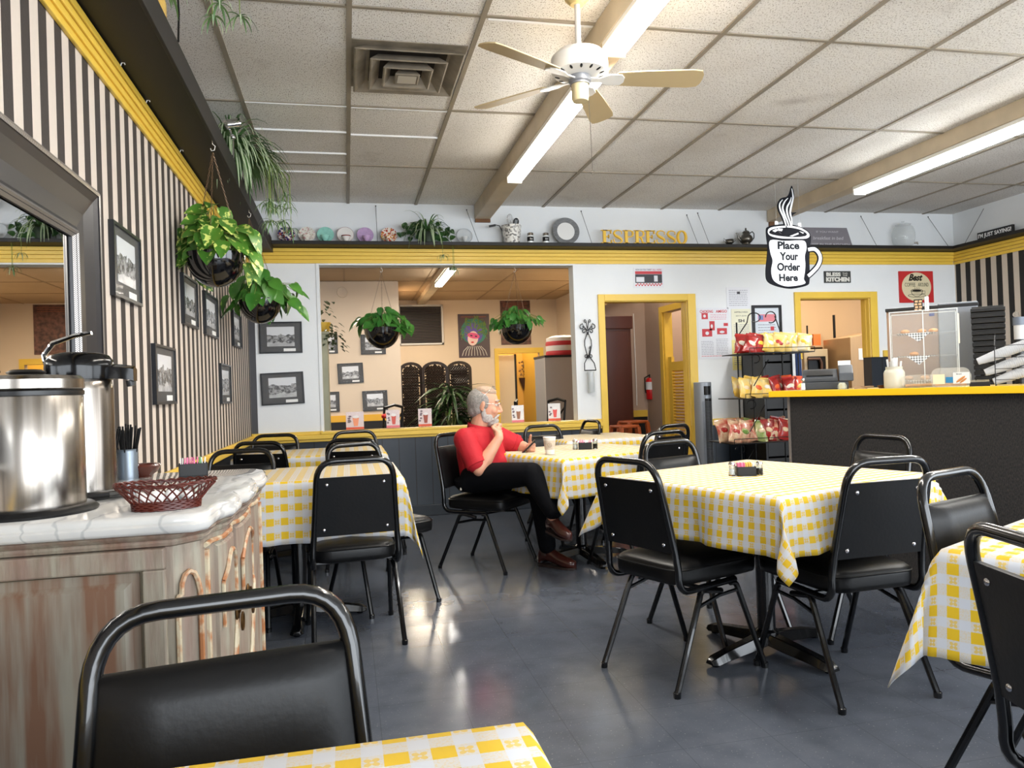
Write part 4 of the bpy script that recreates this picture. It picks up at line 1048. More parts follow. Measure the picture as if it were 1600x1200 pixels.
# plastic tubs with bread labels
for px, w0, lb in ((1434, 60, 'clear plastic cookie tub, lower one in front of the pastry case'), (1478, 62, 'clear plastic tub with bread picture label on the counter')):
    t, q = on_counter('plastic_tub', lb, 'tub', px+(4 if w0 == 60 else 8), .10 if w0 == 62 else .17, 'clear tubs on the counter')
    W = wat(0, w0, q)-0; hw = W/2*.86; h = .070 if w0 == 60 else .10
    m = MB(); m.loft([[Vector((sx*hw*f, sy*.05*f, z)) for sx, sy in ((-1, -1), (1, -1), (1, 1), (-1, 1))] for f, z in ((.92, 0), (1, h*.2), (1.05, h*.6), (.9, h*.9), (.7, h))])
    m.build('shell', M_clear2, t, smooth=0, bevel=.006)
    MB().bb((-hw*.8, -.035, .006), (hw*.8, .035, .02)).build('contents', M_past, t, smooth=0, bevel=.005)
    if w0 == 62:
        yy = -.0535; z0 = h*.17
        MB().bb((hw*.12, yy-.001, z0), (hw*.95, yy, z0+.058)).build('label', mat('white label', (200, 198, 192), .5), t, smooth=0)
        m = MB(); R = Matrix.Translation((hw*.5, yy-.002, z0+.022)) @ Matrix.Rotation(RD(-38), 4, 'Y'); m.ell((0, 0, 0), (.026, .0012, .006), R); m.ell((.004, 0, -.012), (.02, .0012, .005), R); m.build('bread_picture', mat('bread brown', (172, 112, 56), .6), t)
        text('Bread', .01, 'label_lettering', M_black, t, Matrix.Translation((hw*.42, yy-.0015, z0+.049)) @ Matrix.Rotation(RD(90), 4, 'X'), .0006)
        MB().bb((-hw*.25, yy-.0005, z0+.005), (hw*.12, yy, z0+.035)).build('blue_label', mat('label blue', (30, 108, 150), .5), t, smooth=0)
        MB().bb((-hw*.9, yy-.001, z0), (-hw*.3, yy, z0+.05)).build('small_label', mat('kraft label', (214, 196, 160), .5), t, smooth=0)
# dark square packs
t, q = on_counter('creamer_box', 'little black tray of tea bags on the counter beside the plastic tub', 'tray', 1531, .12)
MB().bb((-.045, -.02, 0), (.045, .02, .022)).build('tray', M_black, t, smooth=0, bevel=.001)
m = MB(); rnd = random.Random(4)
for i in range(16): m.box((-.04+.0053*i, 0, .022), (.002, .034, .02), Matrix.Rotation(rnd.uniform(-.1, .1), 4, 'X'))
m.build('tea_bags', mat('tea bag paper', (190, 180, 150), .7), t, smooth=0)
# wire rack with sideways cup stacks
t, q = on_counter('wire_cup_rack', 'black wire rack holding sideways stacks of white cups at right photo edge', 'rack', 1590, .22)
M_wire = mat('black wire', (18, 18, 20), .35, .3)
m = MB()
for x in (-.09, .16):
    m.tube([(x, -.10, 0), (x, -.10, .20)], .002, 6); m.tube([(x, .12, 0), (x, .12, .27)], .002, 6)
for z in (.03, .085, .14, .20):
    m.tube([(-.09, -.10, z), (.16, -.10, z)], .0016, 6); m.tube([(-.09, -.10, z), (-.09, .12, z+.06)], .0016, 6); m.tube([(.16, -.10, z), (.16, .12, z+.06)], .0016, 6)
m.build('frame', M_wire, t)
M_cup = mat('white foam cup', (176, 178, 182), .6)
rackloc = t.location.copy(); rz = t.rotation_euler.z
rows = [((-.165, -.06, .125), 'uppermost', .36), ((-.135, -.03, .068), 'middle', .34), ((-.10, -.02, .020), 'lowest', .14)]
for (p0, lb, L) in rows:
    o = thing('foam_cup_stack', lb+' of the sideways stacks of white foam cups in the wire rack', 'cup stack', Matrix.Translation(rackloc) @ Matrix.Rotation(rz, 4, 'Z') @ Vector(p0), rot=(0, 0, 0), group='stacks of white cups')
    M = Matrix.Rotation(rz+RD(6), 4, 'Z') @ Matrix.Rotation(RD(90-20), 4, 'Y')
    r0_, r1_ = .017, .026; n = int(L/.013)
    MB().lathe([(0, 0), (r0_, 0), (r1_*.98, .085)], 24, M).build('cup', M_cup, o)
    for i in range(1, n):
        z = .085+.009*(i-1)
        MB().lathe([(r1_*.93, z-.002), (r1_, z), (r1_*1.01, z+.006), (r1_*.96, z+.0075)], 20, M, cap=(i == n-1)).build('cup', M_cup, o)
# ---- machines behind
M_sil = mat('grey dispenser side', (126, 130, 136), .4, .5)
q = C(1470, 1.05)
t = thing('beverage_machine', 'brushed grey box machine with brown side behind the pastry case', 'machine', (q.x, q.y, 0), FACE(q))
zt = zat(1470, 475, q); zb = CT-.35
W1 = wat(1398, 1458, q); 
x0 = -wat(1398, 1470, q); x1 = wat(1470, 1523, q)
MB().bb((x0, -.02, zb), (-.0, .34, zt-.03)).build('brown_side', mat('brown machine side', (150, 122, 100), .5), t, smooth=0, bevel=.004)
MB().bb((0, -.05, zb), (x1, .34, zt)).build('steel_front', M_sil, t, smooth=0, bevel=.006)
MB().bb((x0-.004, -.055, zt-.03), (x1+.004, .345, zt-.01)).build('top_trim', M_black, t, smooth=0, bevel=.003)
MB().bb((-.05, -.024, zt-.075), (-.02, -.02, zt-.05)).build('blue_badge', mat('blue badge', (30, 40, 120), .4), t, smooth=0)
m = MB(); m.bb((x0, -.05, 0), (x1, .36, zb)); m.build('cupboard', M_black, t, smooth=0)
q = C(1548, .95)
zt = zat(1548, 473, q); W = wat(1523, 1567, q)
t = thing('tray_stack_stand', 'black cabinet stand carrying the stack of ribbed lids behind the counter', 'stand', (q.x, q.y, 0), FACE(q))
MB().bb((-W*.6, -.1, 0), (W*.6, .2, 1.0)).build('body', M_black, t, smooth=0)
n = 16
for i in range(n):
    z = 1.0+.001+i*((zt-1.0-.02)/n)
    o = MB(); hw = W*.52*(1-.12*(1-i/n)); o.box((0, 0, .007), (2*hw, .22, (zt-1.0)/n*.62)); o.box((0, 0, (zt-1.0)/n*.62+.0), (2*hw*.93, .2, (zt-1.0)/n*.3))
    o = o.build('serving_tray', M_black, None, smooth=0, bevel=.002); o.location = (q.x, q.y, z); o.rotation_euler = (0, 0, FACE(q))
    tag(o, 'black plastic tray, %s behind the counter' % ('bottommost of the tall ribbed stack' if i == 0 else 'topmost of the tall ribbed stack' if i == n-1 else 'one of the inner ones of the tall ribbed stack'), 'tray', 'stacked black trays')
# syrup pump bottle
q = C(1596, .75); z0 = zat(1592, 522, q)
t = thing('pump_bottle', 'white pump bottle with grey gauge cap at far right behind the cups', 'bottle', (q.x, q.y, 0), FACE(q))
MB().cyl((0, 0, 0), (0, 0, z0-.03), .03, 16, ).build('post', M_black, t)
MB().cyl((0, 0, z0-.03), (0, 0, zat(1592, 508, q)), .026, 20).build('bottle', M_cup, t)
m = MB(); za = zat(1592, 508, q); m.cyl((0, 0, za), (0, 0, za+.045), .03, 20); m.build('collar', mat('blue grey cap', (90, 98, 112), .4), t)
m = MB(); m.cyl((-.012, -.02, za+.06), (-.012, -.005, za+.06), .016, 18); m.cyl((-.012, 0, za+.02), (-.012, 0, za+.06), .005, 8); m.build('gauge', M_steel, t)

# ================================================================ SNACK RACK
sx0, sx1, sy = 3.33, 4.02, 5.75
def at5(px, py): return ony(px, py, sy)
rk = thing('snack_rack', 'black wrought-iron three-shelf snack rack between tower fan and counter', 'rack', (0, 0, 0))
zs = [.56, .985, 1.40]
xl = at5(1170, 600).x; xr = at5(1240, 600).x
zA = at5(1160, 553).z; zB = at5(1160, 622).z; zC = at5(1140, 690).z
M_iron = mat('black wrought iron', (14, 14, 15), .4, .3)
m = MB()
for x in (xl+.03, xr+.04):
    m.tube([(x, sy+.22, 0), (x, sy+.22, at5(1180, 500).z)], .008, 6); m.tube([(x, sy-.02, 0), (x, sy-.02, zA)], .006, 6)
m.tube([(xl+.03, sy+.22, at5(1180, 524).z), (xl+.13, sy+.22, at5(1190, 500).z)]+[(xl+.20+.06*cos(a), sy+.22, at5(1190, 492).z+.04*sin(a)) for a in [pi-i*pi/8 for i in range(14)]], .005, 5)
m.tube([(xl+.36+.05*cos(a), sy+.22, at5(1190, 492).z+.05*sin(a)) for a in [pi-i*pi/8 for i in range(14)]], .005, 5)
m.tube([(xl+.40, sy+.22, at5(1190, 490).z), (xr+.04, sy+.22, at5(1240, 520).z)], .005, 5)
m.build('posts', M_iron, rk)
levels = ((zA, at5(1148, 553).x, xr+.05), (zB, at5(1142, 622).x, xr+.02), (zC, at5(1125, 690).x, at5(1232, 690).x))
for k, (z, a, b) in enumerate(levels):
    m = MB(); m.bb((a, sy-.24, z-.008), (b, sy+.22, z)); 
    m.tube([(a, sy-.24, z+.035), (b, sy-.24, z+.035)], .003, 5); m.tube([(a, sy-.24, z), (a, sy-.24, z+.035)], .003, 5); m.tube([(b, sy-.24, z), (b, sy-.24, z+.035)], .003, 5)
    m.build('shelf', M_iron, rk, smooth=30)
    m = MB(); m.tube([(a+.03+.04*(1-cos(t_))+.0*t_, sy-.20, z-.05+.035*sin(t_)) for t_ in [i*.5 for i in range(11)]], .004, 5); m.tube([(a+.20, sy-.18, z-.06), (a+.06, sy-.18, z-.27)], .0045, 5)
    m.build('scroll_bracket', M_iron, rk)
def wrinkle(o, s=.008): return o
def bag(p, w, h, c1, c2, label, tilt=(0, 0, 0), grp='snack bags on the iron rack'):
    t = thing('snack_bag', label, 'snack bag', p, rot=tilt, group=grp)
    m = MB(); N = 9; rnd = random.Random(int(p[0]*9999+p[2]*77))
    F = []; 
    for j in range(N+1):
        v_ = j/N; z = h*v_; puff = .022*math.sin(pi*min(1, max(0, (v_-.04)/.92)))**.6; ww = w/2*(1-.10*math.sin(pi*v_))
        ring = []
        for i in range(12):
            a = 2*pi*i/12; x = cos(a)*ww+rnd.uniform(-.003, .003); y = math.copysign(abs(sin(a))**.7, sin(a))*(puff+.001)+rnd.uniform(-.002, .002); ring.append(Vector((x, y, z+rnd.uniform(-.002, .002))))
        F.append(ring)
    m.loft(F); m.build('pouch', c1, t, smooth=70)
    m = MB(); m.ell((0, -.019, h*.52), (w*.27, .006, h*.13), n=14, m=8, rot=Euler((0, rnd.uniform(-.5, .5), 0))); m.build('printed_emblem', c2, t)
    m = MB(); m.bb((-w*.46, -.0025, h-.004), (w*.46, .0025, h+.009)); m.build('crimped_seal', c1, t, smooth=0)
    return t
gl = lambda n, c, d=None: mat(n, c, .25, noise=.25, nscale=16, coat=.3, rgb2=d)
B_y, B_r, B_o, B_w, B_g, B_c = gl('yellow foil', (224, 178, 50), (206, 190, 140)), gl('red foil', (176, 44, 40), (120, 30, 30)), gl('orange foil', (214, 92, 40), (190, 60, 40)), gl('silver white foil', (212, 208, 200), (214, 180, 60)), gl('green foil', (104, 140, 60), (190, 180, 130)), gl('cream foil', (216, 196, 160), (176, 60, 50))
cols_ = {'yellow': B_y, 'red': B_r, 'orange': B_o, 'white': B_w, 'green': B_g, 'cream': B_c}
rows_ = [(zA, [('red', 'white', .00), ('red', 'yellow', .09), ('yellow', 'white', .20), ('yellow', 'red', .31), ('yellow', 'cream', .42), ('white', 'yellow', .52), ('white', 'yellow', .60)], levels[0], .15, 'top'),
         (zB, [('yellow', 'cream', .0), ('yellow', 'orange', .11), ('yellow', 'white', .22), ('red', 'orange', .34), ('red', 'white', .44), ('orange', 'yellow', .53)], levels[1], .16, 'middle'),
         (zC, [('cream', 'red', .0), ('cream', 'green', .10), ('cream', 'red', .20), ('green', 'cream', .29), ('red', 'cream', .38), ('cream', 'red', .48), ('red', 'cream', .57), ('cream', 'orange', .65)], levels[2], .17, 'bottom')]
ordn = ['first', 'second', 'third', 'fourth', 'fifth', 'sixth', 'seventh', 'eighth']
for z, L, (zz, a, b), h, nm in rows_:
    n = len(L)
    for i, (c1, c2, _) in enumerate(L):
        for rr in range(2):
            x = a+.06+(b-a-.12)*i/(n-1); rnd = random.Random(i*7+rr+int(z*100))
            bag((x+rnd.uniform(-.012, .012), sy-.15+.13*rr, z+.003), .125, h*(1+.08*rr), cols_[c1], cols_[c2], '%s snack bag with %s print, %s from left on %s shelf, %s row' % (c1, c2, ordn[i], nm, 'front' if rr == 0 else 'back'), (RD(-14+rnd.uniform(-8, 8)), rnd.uniform(-.3, .3), rnd.uniform(-.5, .5)))
# black shelving tower behind the rack
bt = thing('black_shelf_tower', 'black slatted stand behind the snack bags next to the serving hatch', 'stand', (0, 0, 0))
xa = ony(1192, 560, 6.5).x; xb = ony(1238, 560, 6.5).x; zt = ony(1220, 527, 6.5).z
m = MB()
m.bb((xa, 6.5, 0), (xa+.02, 6.9, zt-.07)).bb((xb-.02, 6.5, 0), (xb, 6.9, zt)).bb((xa, 6.88, 0), (xb, 6.9, zt-.07))
m.build('frame', M_black, bt, smooth=0)
for i in range(9): MB().bb((xa+.02, 6.5, .12+i*(zt-.2)/9), (xb-.02, 6.88, .30*0+.12+i*(zt-.2)/9+(zt-.2)/9*.9)).build('drawer', M_black, bt, smooth=0, bevel=.004)
o = thing('blue_apron', 'dark blue apron hanging beside the black slatted stand', 'apron', (xb+.03, 6.45, zt-.75)); m = MB()
m.loft([[Vector((.03*cos(a)*(1+.15*sin(3*a+z*9)), .015*sin(a), z)) for a in [2*pi*i/12 for i in range(12)]] for z in (0, .2, .4, .6, .68)]); m.build('cloth', mat('navy cloth', (24, 44, 84), .8), o)
MB().tube([(0, 0, .67), (0, 0, .72), (0, .05, .73)], .003, 6).build('strap', MATS['navy cloth'], o)
# ---- tower fan
tf = thing('tower_fan', 'tall silver tower fan standing beside the yellow hall doorway', 'fan', (ony(1101, 700, 6.86).x, 6.86, 0), RD(-24))
M_silv = mat('silver plastic', (148, 154, 162), .35, .4)
ztf = ony(1100, 597, 6.86).z
pts = [(.085*cos(a), .075*sin(a)) for a in [2*pi*i/28 for i in range(28)]]
MB().lathe([(0, 0), (.15, 0), (.155, .015), (.12, .03), (.06, .045), (0, .045)], 32).build('base', M_black, tf)
MB().prism(pts, ztf-.045, z0=.045).build('body', M_silv, tf, bevel=.006)
m = MB(); m.prism([(x*.55+.035, y*.9-.012) for x, y in pts], ztf-.28, z0=.12); gr = m.build('grille', M_black, tf)
m = MB()
for i in range(60): m.bb((-.01, -.084, .14+i*(ztf-.32)/60), (.078, -.078, .144+i*(ztf-.32)/60))
m.build('grille_bars', mat('grille grey', (96, 100, 106), .4), gr, smooth=0)
MB().prism([(x*.56+.03, y*.9-.014) for x, y in pts], .085, z0=ztf-.125).build('control_panel', M_black, tf)
# ================================================================ THINGS ON THE PLATE SHELF
SZ = 2.521; SY = 6.955
def onshelf(px, y=SY): return Vector((ony(px, 380, y).x, y, SZ))
def disc_stand(px, label, rcol, ccol, cat='saucer', y=SY, r=.075, rim=None):
    p = onshelf(px, y+.035)
    t = thing('saucer', label, cat, p, 0, 'saucers standing on the plate shelf', rot=(RD(90-14), 0, 0)); t.location.z += r*.99
    t.location.y += -.0
    m = MB(); m.lathe([(0, 0), (r*.5, 0), (r*.62, .004), (r, .012), (r*.99, .014), (r*.6, .008), (0, .005)], 36); m.build('dish', rcol, t)
    if rim: m = MB(); m.lathe([(r*.90, .0118), (r*1.002, .0145), (r*1.004, .013), (r*.9, .0108)], 36, cap=False); m.build('painted_rim', rim, t)
    m = MB(); m.tube([(-.03, -r*.985, -.02), (-.02, -r*.985, .016), (-.02, -r*.94, .016)], .0015, 5); m.tube([(.03, -r*.985, -.02), (.02, -r*.985, .016), (.02, -r*.94, .016)], .0015, 5); m.build('wire_stand', M_wire, t)
    return t
def cup(px, label, c, y=SY-.045, k=1.0, c2=None):
    p = onshelf(px, y); t = thing('teacup', label, 'cup', p, RD(-10), 'teacups in front of their saucers')
    m = MB(); m.lathe([(0, 0), (.017*k, 0), (.018*k, .004), (.016*k, .008), (.026*k, .02), (.036*k, .04), (.041*k, .055), (.039*k, .055), (.033*k, .04), (.022*k, .018), (0, .012)], 28); m.build('bowl', c, t)
    m = MB(); m.tube([(.034*k, 0, .045), (.052*k, 0, .048), (.056*k, 0, .034), (.044*k, 0, .02), (.03*k, 0, .024)], .003, 6); m.build('handle', c2 or c, t)
    return t
def patt(name, base, c2, c3, sc=60, th=.52):
    g = NG(name, .2); v = g.coord(); a = g.noise(v, sc, 2); b = g.noise(g.scale(v, (1, 1, 1), (3, 3, 3)), sc*.8, 2)
    c = g.mix(g.ramp(a, th, th+.03), lin(base), lin(c2)); c = g.mix(g.ramp(b, .58, .61), c, lin(c3)); g.color(c); g.b.inputs['Coat Weight'].default_value = .4; return g.m
P1 = patt('cobalt and rust china', (226, 214, 204), (44, 40, 92), (150, 72, 60), 55, .46)
P2 = patt('cream sprigged china', (226, 222, 212), (190, 180, 160), (200, 150, 150), 70, .60)
P3 = mat('mint china', (150, 210, 196), .2, noise=.12, nscale=50, coat=.4)
P4 = mat('white china', (230, 226, 222), .2, coat=.4); P4r = mat('maroon rim', (130, 44, 44), .25)
P5 = mat('lilac china', (190, 160, 200), .2, noise=.12, nscale=40, coat=.4)
P6 = patt('red floral china', (232, 222, 208), (176, 60, 40), (200, 150, 60), 60, .52)
P7 = mat('translucent white china', (222, 226, 228), .1, alpha=.55, coat=.4)
disc_stand(448, 'cobalt blue and rust patterned saucer, first from the left corner', P1, P1); cup(449, 'cobalt blue patterned teacup, first from the left corner', P1)
disc_stand(480, 'cream sprigged saucer, second from the left corner', P2, P2); cup(479, 'cream sprigged teacup, second from the left corner', P2)
disc_stand(509, 'mint green saucer on the plate shelf', P3, P3); cup(508, 'mint green teacup on the plate shelf', P3)
disc_stand(540, 'white saucer with maroon rim on the plate shelf', P4, P4, rim=P4r); t = cup(541, 'white teacup with dark rim in front of maroon-rimmed saucer', P4)
MB().lathe([(.0405, .0535), (.0418, .0555), (.0418, .048), (.0395, .047)], 28, cap=False).build('painted_rim', P4r, t)
disc_stand(571, 'lilac saucer on the plate shelf', P5, P5); cup(573, 'lilac teacup on the plate shelf', P5)
disc_stand(608, 'red and white floral saucer left of the spider plant', P6, P6); cup(608, 'white teacup with red floral print left of the spider plant', P6)
disc_stand(726, 'clear white-rimmed saucer right of the spider plant', P7, P7, rim=mat('grey rim', (150, 156, 160), .3)); cup(727, 'small white cup before the clear saucer right of spider plant', P7, k=.8)
# utensil crock
p = onshelf(800); t = thing('utensil_crock', 'white crock with grey floral print holding kitchen utensils', 'crock', p)
P8 = patt('grey print china', (230, 228, 222), (110, 108, 106), (168, 164, 158), 45, .55)
k = (816-785)*7.1/F_PX/2
MB().lathe([(0, 0), (k*.78, 0), (k*.80, .004), (k, .165), (k*1.03, .172), (k*.97, .172), (k*.75, .01), (0, .008)], 32).build('crock', P8, t)
o = thing('whisk', 'balloon whisk with dark handle standing in the floral crock', 'whisk', p+Vector((-.004, 0, .01)), 0, rot=(0, RD(-2), 0))
m = MB()
for i in range(5):
    a = pi*i/5; pts = [(.003*cos(a), .003*sin(a), .15)]+[(.030*sin(pi*u)**.8*cos(a), .030*sin(pi*u)**.8*sin(a), .16+.125*(1-(1-u*2)**2*0-cos(pi*u))/2) for u in [j/12 for j in range(1, 7)]]
    full = [(.003*cos(a), .003*sin(a), .15)]+[(.031*sin(th)*cos(a)*(1), .031*sin(th)*sin(a), .215-.06*cos(th)) for th in [j*pi/8 for j in range(1, 16)]]+[(-.003*cos(a), -.003*sin(a), .15)]
    m.tube(full, .0012, 5)
m.build('wires', M_chrome, o); MB().cyl((0, 0, 0), (0, 0, .155), .006, 10).build('handle', M_black, o)
o = thing('slotted_spoon', 'black slotted spoon standing in the floral crock', 'spoon', p+Vector((.012, -.01, .01)), rot=(0, RD(9), 0))
MB().cyl((0, 0, 0), (0, 0, .165), .004, 8).build('handle', M_black, o)
m = MB(); m.prism([(.028*cos(a), .038*sin(a)) for a in [2*pi*i/24 for i in range(24)]], .004, Matrix.Translation((0, 0, .20)) @ Matrix.Rotation(RD(90), 4, 'X')); b_ = m.build('bowl', M_black, o, smooth=0)
m = MB()
for i in (-1, 0, 1): m.box((.009*i, -.0045, .20), (.003, .001, .04))
m.build('slots', mat('light gap', (190, 194, 198), .6), b_, smooth=0)
o = thing('spatula', 'dark spatula leaning left out of the floral crock behind the beam end', 'spatula', p+Vector((-.02, .01, .01)), rot=(0, RD(-30), 0))
m = MB(); m.tube([(0, 0, .02), (0, 0, .19), (-.03, 0, .215)], .0045, 8); m.tube([(-.028, 0, .212), (-.09, 0, .232)], .010, 8, flat=.5); m.build('handle', M_black, o)
# spice jars
for px, lb in ((829, 'left of the pair'), (853, 'right of the pair, next to the round tray')):
    p = onshelf(px); t = thing('spice_jar', 'small glass spice jar with black label, '+lb, 'jar', p, 0, 'spice jars')
    MB().lathe([(0, 0), (.029, 0), (.031, .004), (.031, .075), (.026, .083), (0, .083)], 24).build('glass', mat('white filled glass', (226, 228, 228), .1, coat=.4), t)
    MB().lathe([(.0315, .026), (.0318, .027), (.0318, .066), (.0315, .067)], 24, cap=False).build('label', M_black, t)
    MB().lathe([(.027, .083), (.029, .085), (.029, .104), (.026, .107), (0, .107)], 24).build('lid', M_steel, t)
    text('Tea' if px == 829 else 'Salt', .02, 'label_lettering', mat('white lettering', (235, 235, 235), .5), t, Matrix.Translation((0, -.0325, .047)) @ Matrix.Rotation(RD(90), 4, 'X'), .0006, shear=.3)
# round plate with grey rim
p = onshelf(886); r = 22*7.15/F_PX
t = thing('round_plate', 'round plate with wide streaked grey rim and pale centre', 'plate', p+Vector((0, .03, r*.99)), rot=(RD(90-8), 0, 0))
MB().lathe([(0, -.004), (r*.64, -.004), (r*.66, .004), (r, .012), (r*1.0, .015), (r*.66, .008), (r*.64, 0), (0, 0)], 48).build('rim', mat('streaked grey rim', (122, 124, 126), .5, noise=.4, nscale=30, stretch=(1, 6, 1)), t)
MB().lathe([(0, .0005), (r*.655, .0005), (r*.655, .006), (0, .005)], 48).build('centre', mat('pale centre', (226, 226, 224), .4), t)
# ESPRESSO letters
xa, xb = ony(938, 385, SY).x, ony(1076, 385, SY).x; hh = ony(1000, 360, SY).z-SZ
t = thing('espresso_letters', 'yellow cut-out word sign reading ESPRESSO on the plate shelf', 'sign', ((xa+xb)/2, SY, SZ))
M_yl = mat('yellow painted letters', (236, 190, 62), .45)
M_ys = mat('brown letter sides', (150, 108, 40), .6)
MB().bb((-(xb-xa)/2, -.018, 0), ((xb-xa)/2, .018, .014)).build('base_strip', M_yl, t, smooth=0, bevel=.002)
# serifed letters built from strokes
def serif_letters(word, W, h, parent):
    n = len(word); adv = W/n; 
    for i, ch in enumerate(word):
        ox = -W/2+adv*(i+.5); w = adv*.98; s = .0175 if ch != 'O' else .015
        def P(x, z): return (ox+x*w, 0, .014+z*(h-.014))
        m = MB()
        def stroke(pts, r, fl=1): m.tube([P(*q) for q in pts], r, 6)
        def bar(x0, z0, x1, z1): a = P(x0, z0); b = P(x1, z1); m.bb((min(a[0], b[0]), -.011, min(a[2], b[2])), (max(a[0], b[0]), .011, max(a[2], b[2])))
        thin = .0055
        if ch in 'EPR':
            bar(-.36, 0, -.10, 1); bar(-.52, 0, .06, .06); bar(-.52, .94, .05, 1)
        if ch == 'E':
            bar(-.1, .93, .42, 1); bar(-.1, 0, .46, .07); bar(-.1, .48, .2, .54)
            bar(.33, .74, .43, 1); bar(.37, 0, .47, .26); bar(.14, .38, .22, .66)
        if ch in 'PR':
            cy_ = .74; m.tube([P(-.12, .97), P(.15, .97), P(.36, .90), P(.42, .74), P(.36, .57), P(.15, .50), P(-.12, .50)], [.005, .006, .010, .014, .010, .006, .005], 6)
        if ch == 'R':
            m.tube([P(.02, .50), P(.2, .36), P(.30, .08), P(.5, .03)], [.007, .012, .012, .005], 6)
        if ch == 'S':
            m.tube([P(.36, .70), P(.38, .88), P(.2, .97), P(0, .99), P(-.24, .93), P(-.36, .76), P(-.24, .60), P(.08, .46), P(.34, .32), P(.38, .16), P(.2, .04), P(0, .01), P(-.24, .04), P(-.38, .16), P(-.36, .32)], [.006, .006, .006, .006, .009, .012, .015, .016, .014, .011, .008, .006, .006, .006, .009], 6)
        if ch == 'O':
            m.tube([P(.40*cos(a), .5+.48*sin(a)) for a in [2*pi*j/24 for j in range(24)]], [.007+.010*abs(cos(2*pi*j/24)) for j in range(24)], 6, closed=True)
        m.build('letter', M_yl, parent, smooth=30)
serif_letters('ESPRESSO', (xb-xa)*.97, hh, t)
# silver tea set
M_pew = mat('tarnished silver', (112, 108, 100), .3, .85, noise=.2, nscale=12)
p = onshelf(1166); t = thing('silver_coffee_pot', 'tarnished silver coffee pot with finial lid on the plate shelf', 'coffee pot', p); t.scale = (1.1, 1.1, 1.08)
MB().lathe([(0, 0), (.045, 0), (.047, .008), (.035, .016), (.035, .022), (.055, .04), (.062, .062), (.054, .085), (.036, .105), (.028, .118), (.034, .124), (.034, .128), (.022, .14), (.008, .146), (.006, .152), (.010, .158), (.004, .168), (0, .17)], 32).build('body', M_pew, t)
MB().tube([(-.05, 0, .05), (-.075, 0, .07), (-.082, 0, .10), (-.10, 0, .122)], [.012, .010, .007, .005], 8).build('spout', M_pew, t)
MB().tube([(.033, 0, .115), (.065, 0, .135), (.082, 0, .115), (.080, 0, .075), (.06, 0, .05)], .005, 8).build('handle', M_black, t)
p = onshelf(1140); t = thing('silver_sugar_bowl', 'small two-handled silver sugar bowl left of the coffee pot', 'sugar bowl', p)
MB().lathe([(0, 0), (.028, 0), (.028, .006), (.02, .012), (.042, .03), (.044, .042), (.036, .056), (.04, .062), (.036, .062), (.03, .05), (0, .03)], 28).build('bowl', M_pew, t)
for s in (-1, 1): MB().tube([(s*.04, 0, .05), (s*.062, 0, .075), (s*.068, 0, .055), (s*.042, 0, .034)], .003, 6).build('handle', M_pew, t)
# grey quote board
xa, xb = ony(1262, 370, SY).x, ony(1336, 370, SY).x; hh = ony(1290, 353, SY).z-SZ
t = thing('grey_quote_board', 'grey chalkboard-style sign with white lettering behind the hanging mug sign', 'sign', ((xa+xb)/2, SY+.05, SZ), rot=(RD(-10), 0, 0))
m = MB(); w_ = (xb-xa)/2; m.prism([(-w_, 0), (w_*1.0, 0), (w_*.86, hh), (-w_*.98, hh)], .012, Matrix.Rotation(RD(90), 4, 'X')); m.build('board', mat('grey board', (124, 120, 126), .6), t, smooth=0)
M_wt = mat('chalk white', (196, 192, 198), .6)
for s_t, z, sz, fw in (('IF YOU WANT', .78, .03, w_*.95), ('breakfast in bed', .46, .05, w_*1.3), ('SLEEP IN THE KITCHEN', .14, .03, w_*1.75)):
    text(s_t, sz, 'lettering', M_wt, t, Matrix.Translation((0, -.0135, hh*z)) @ Matrix.Rotation(RD(90), 4, 'X'), .001, fitw=fw, shear=.25 if 'bed' in s_t else 0)
MB().tube([(-.03, -.02, .001), (-.03, -.02, .02), (.06, -.02, .02), (.06, -.02, .001)], .0015, 5).build('clip', M_wire, t)
# glass dispenser jar
p = onshelf(1412); t = thing('glass_beverage_jar', 'round ribbed glass jar with lid and spigot on the plate shelf', 'jar', p, 0); k = 1.12; t.scale = (k, k, k*1.02)
M_g3 = mat('ribbed clear glass', (206, 212, 212), .06, alpha=.28, coat=.5)
prof = [(0, 0), (.065, 0), (.07, .006)]
for i in range(14): z = .012+i*.013; prof.append((.072+.030*math.sin(pi*(z/.20))**.7+(.0015 if i % 2 else 0), z))
prof += [(.075, .19), (.066, .196), (.066, .206)]
MB().lathe(prof, 36, cap=False).build('jar', M_g3, t)
MB().lathe([(.068, .205), (.07, .21), (.045, .222), (.014, .226), (.012, .234), (.016, .24), (0, .244)], 28).build('lid', M_g3, t)
m = MB(); m.cyl((.075, -.05, .03), (.10, -.068, .03), .008, 10); m.cyl((.097, -.066, .03), (.097, -.066, .012), .006, 10); m.build('spigot', M_steel, t)
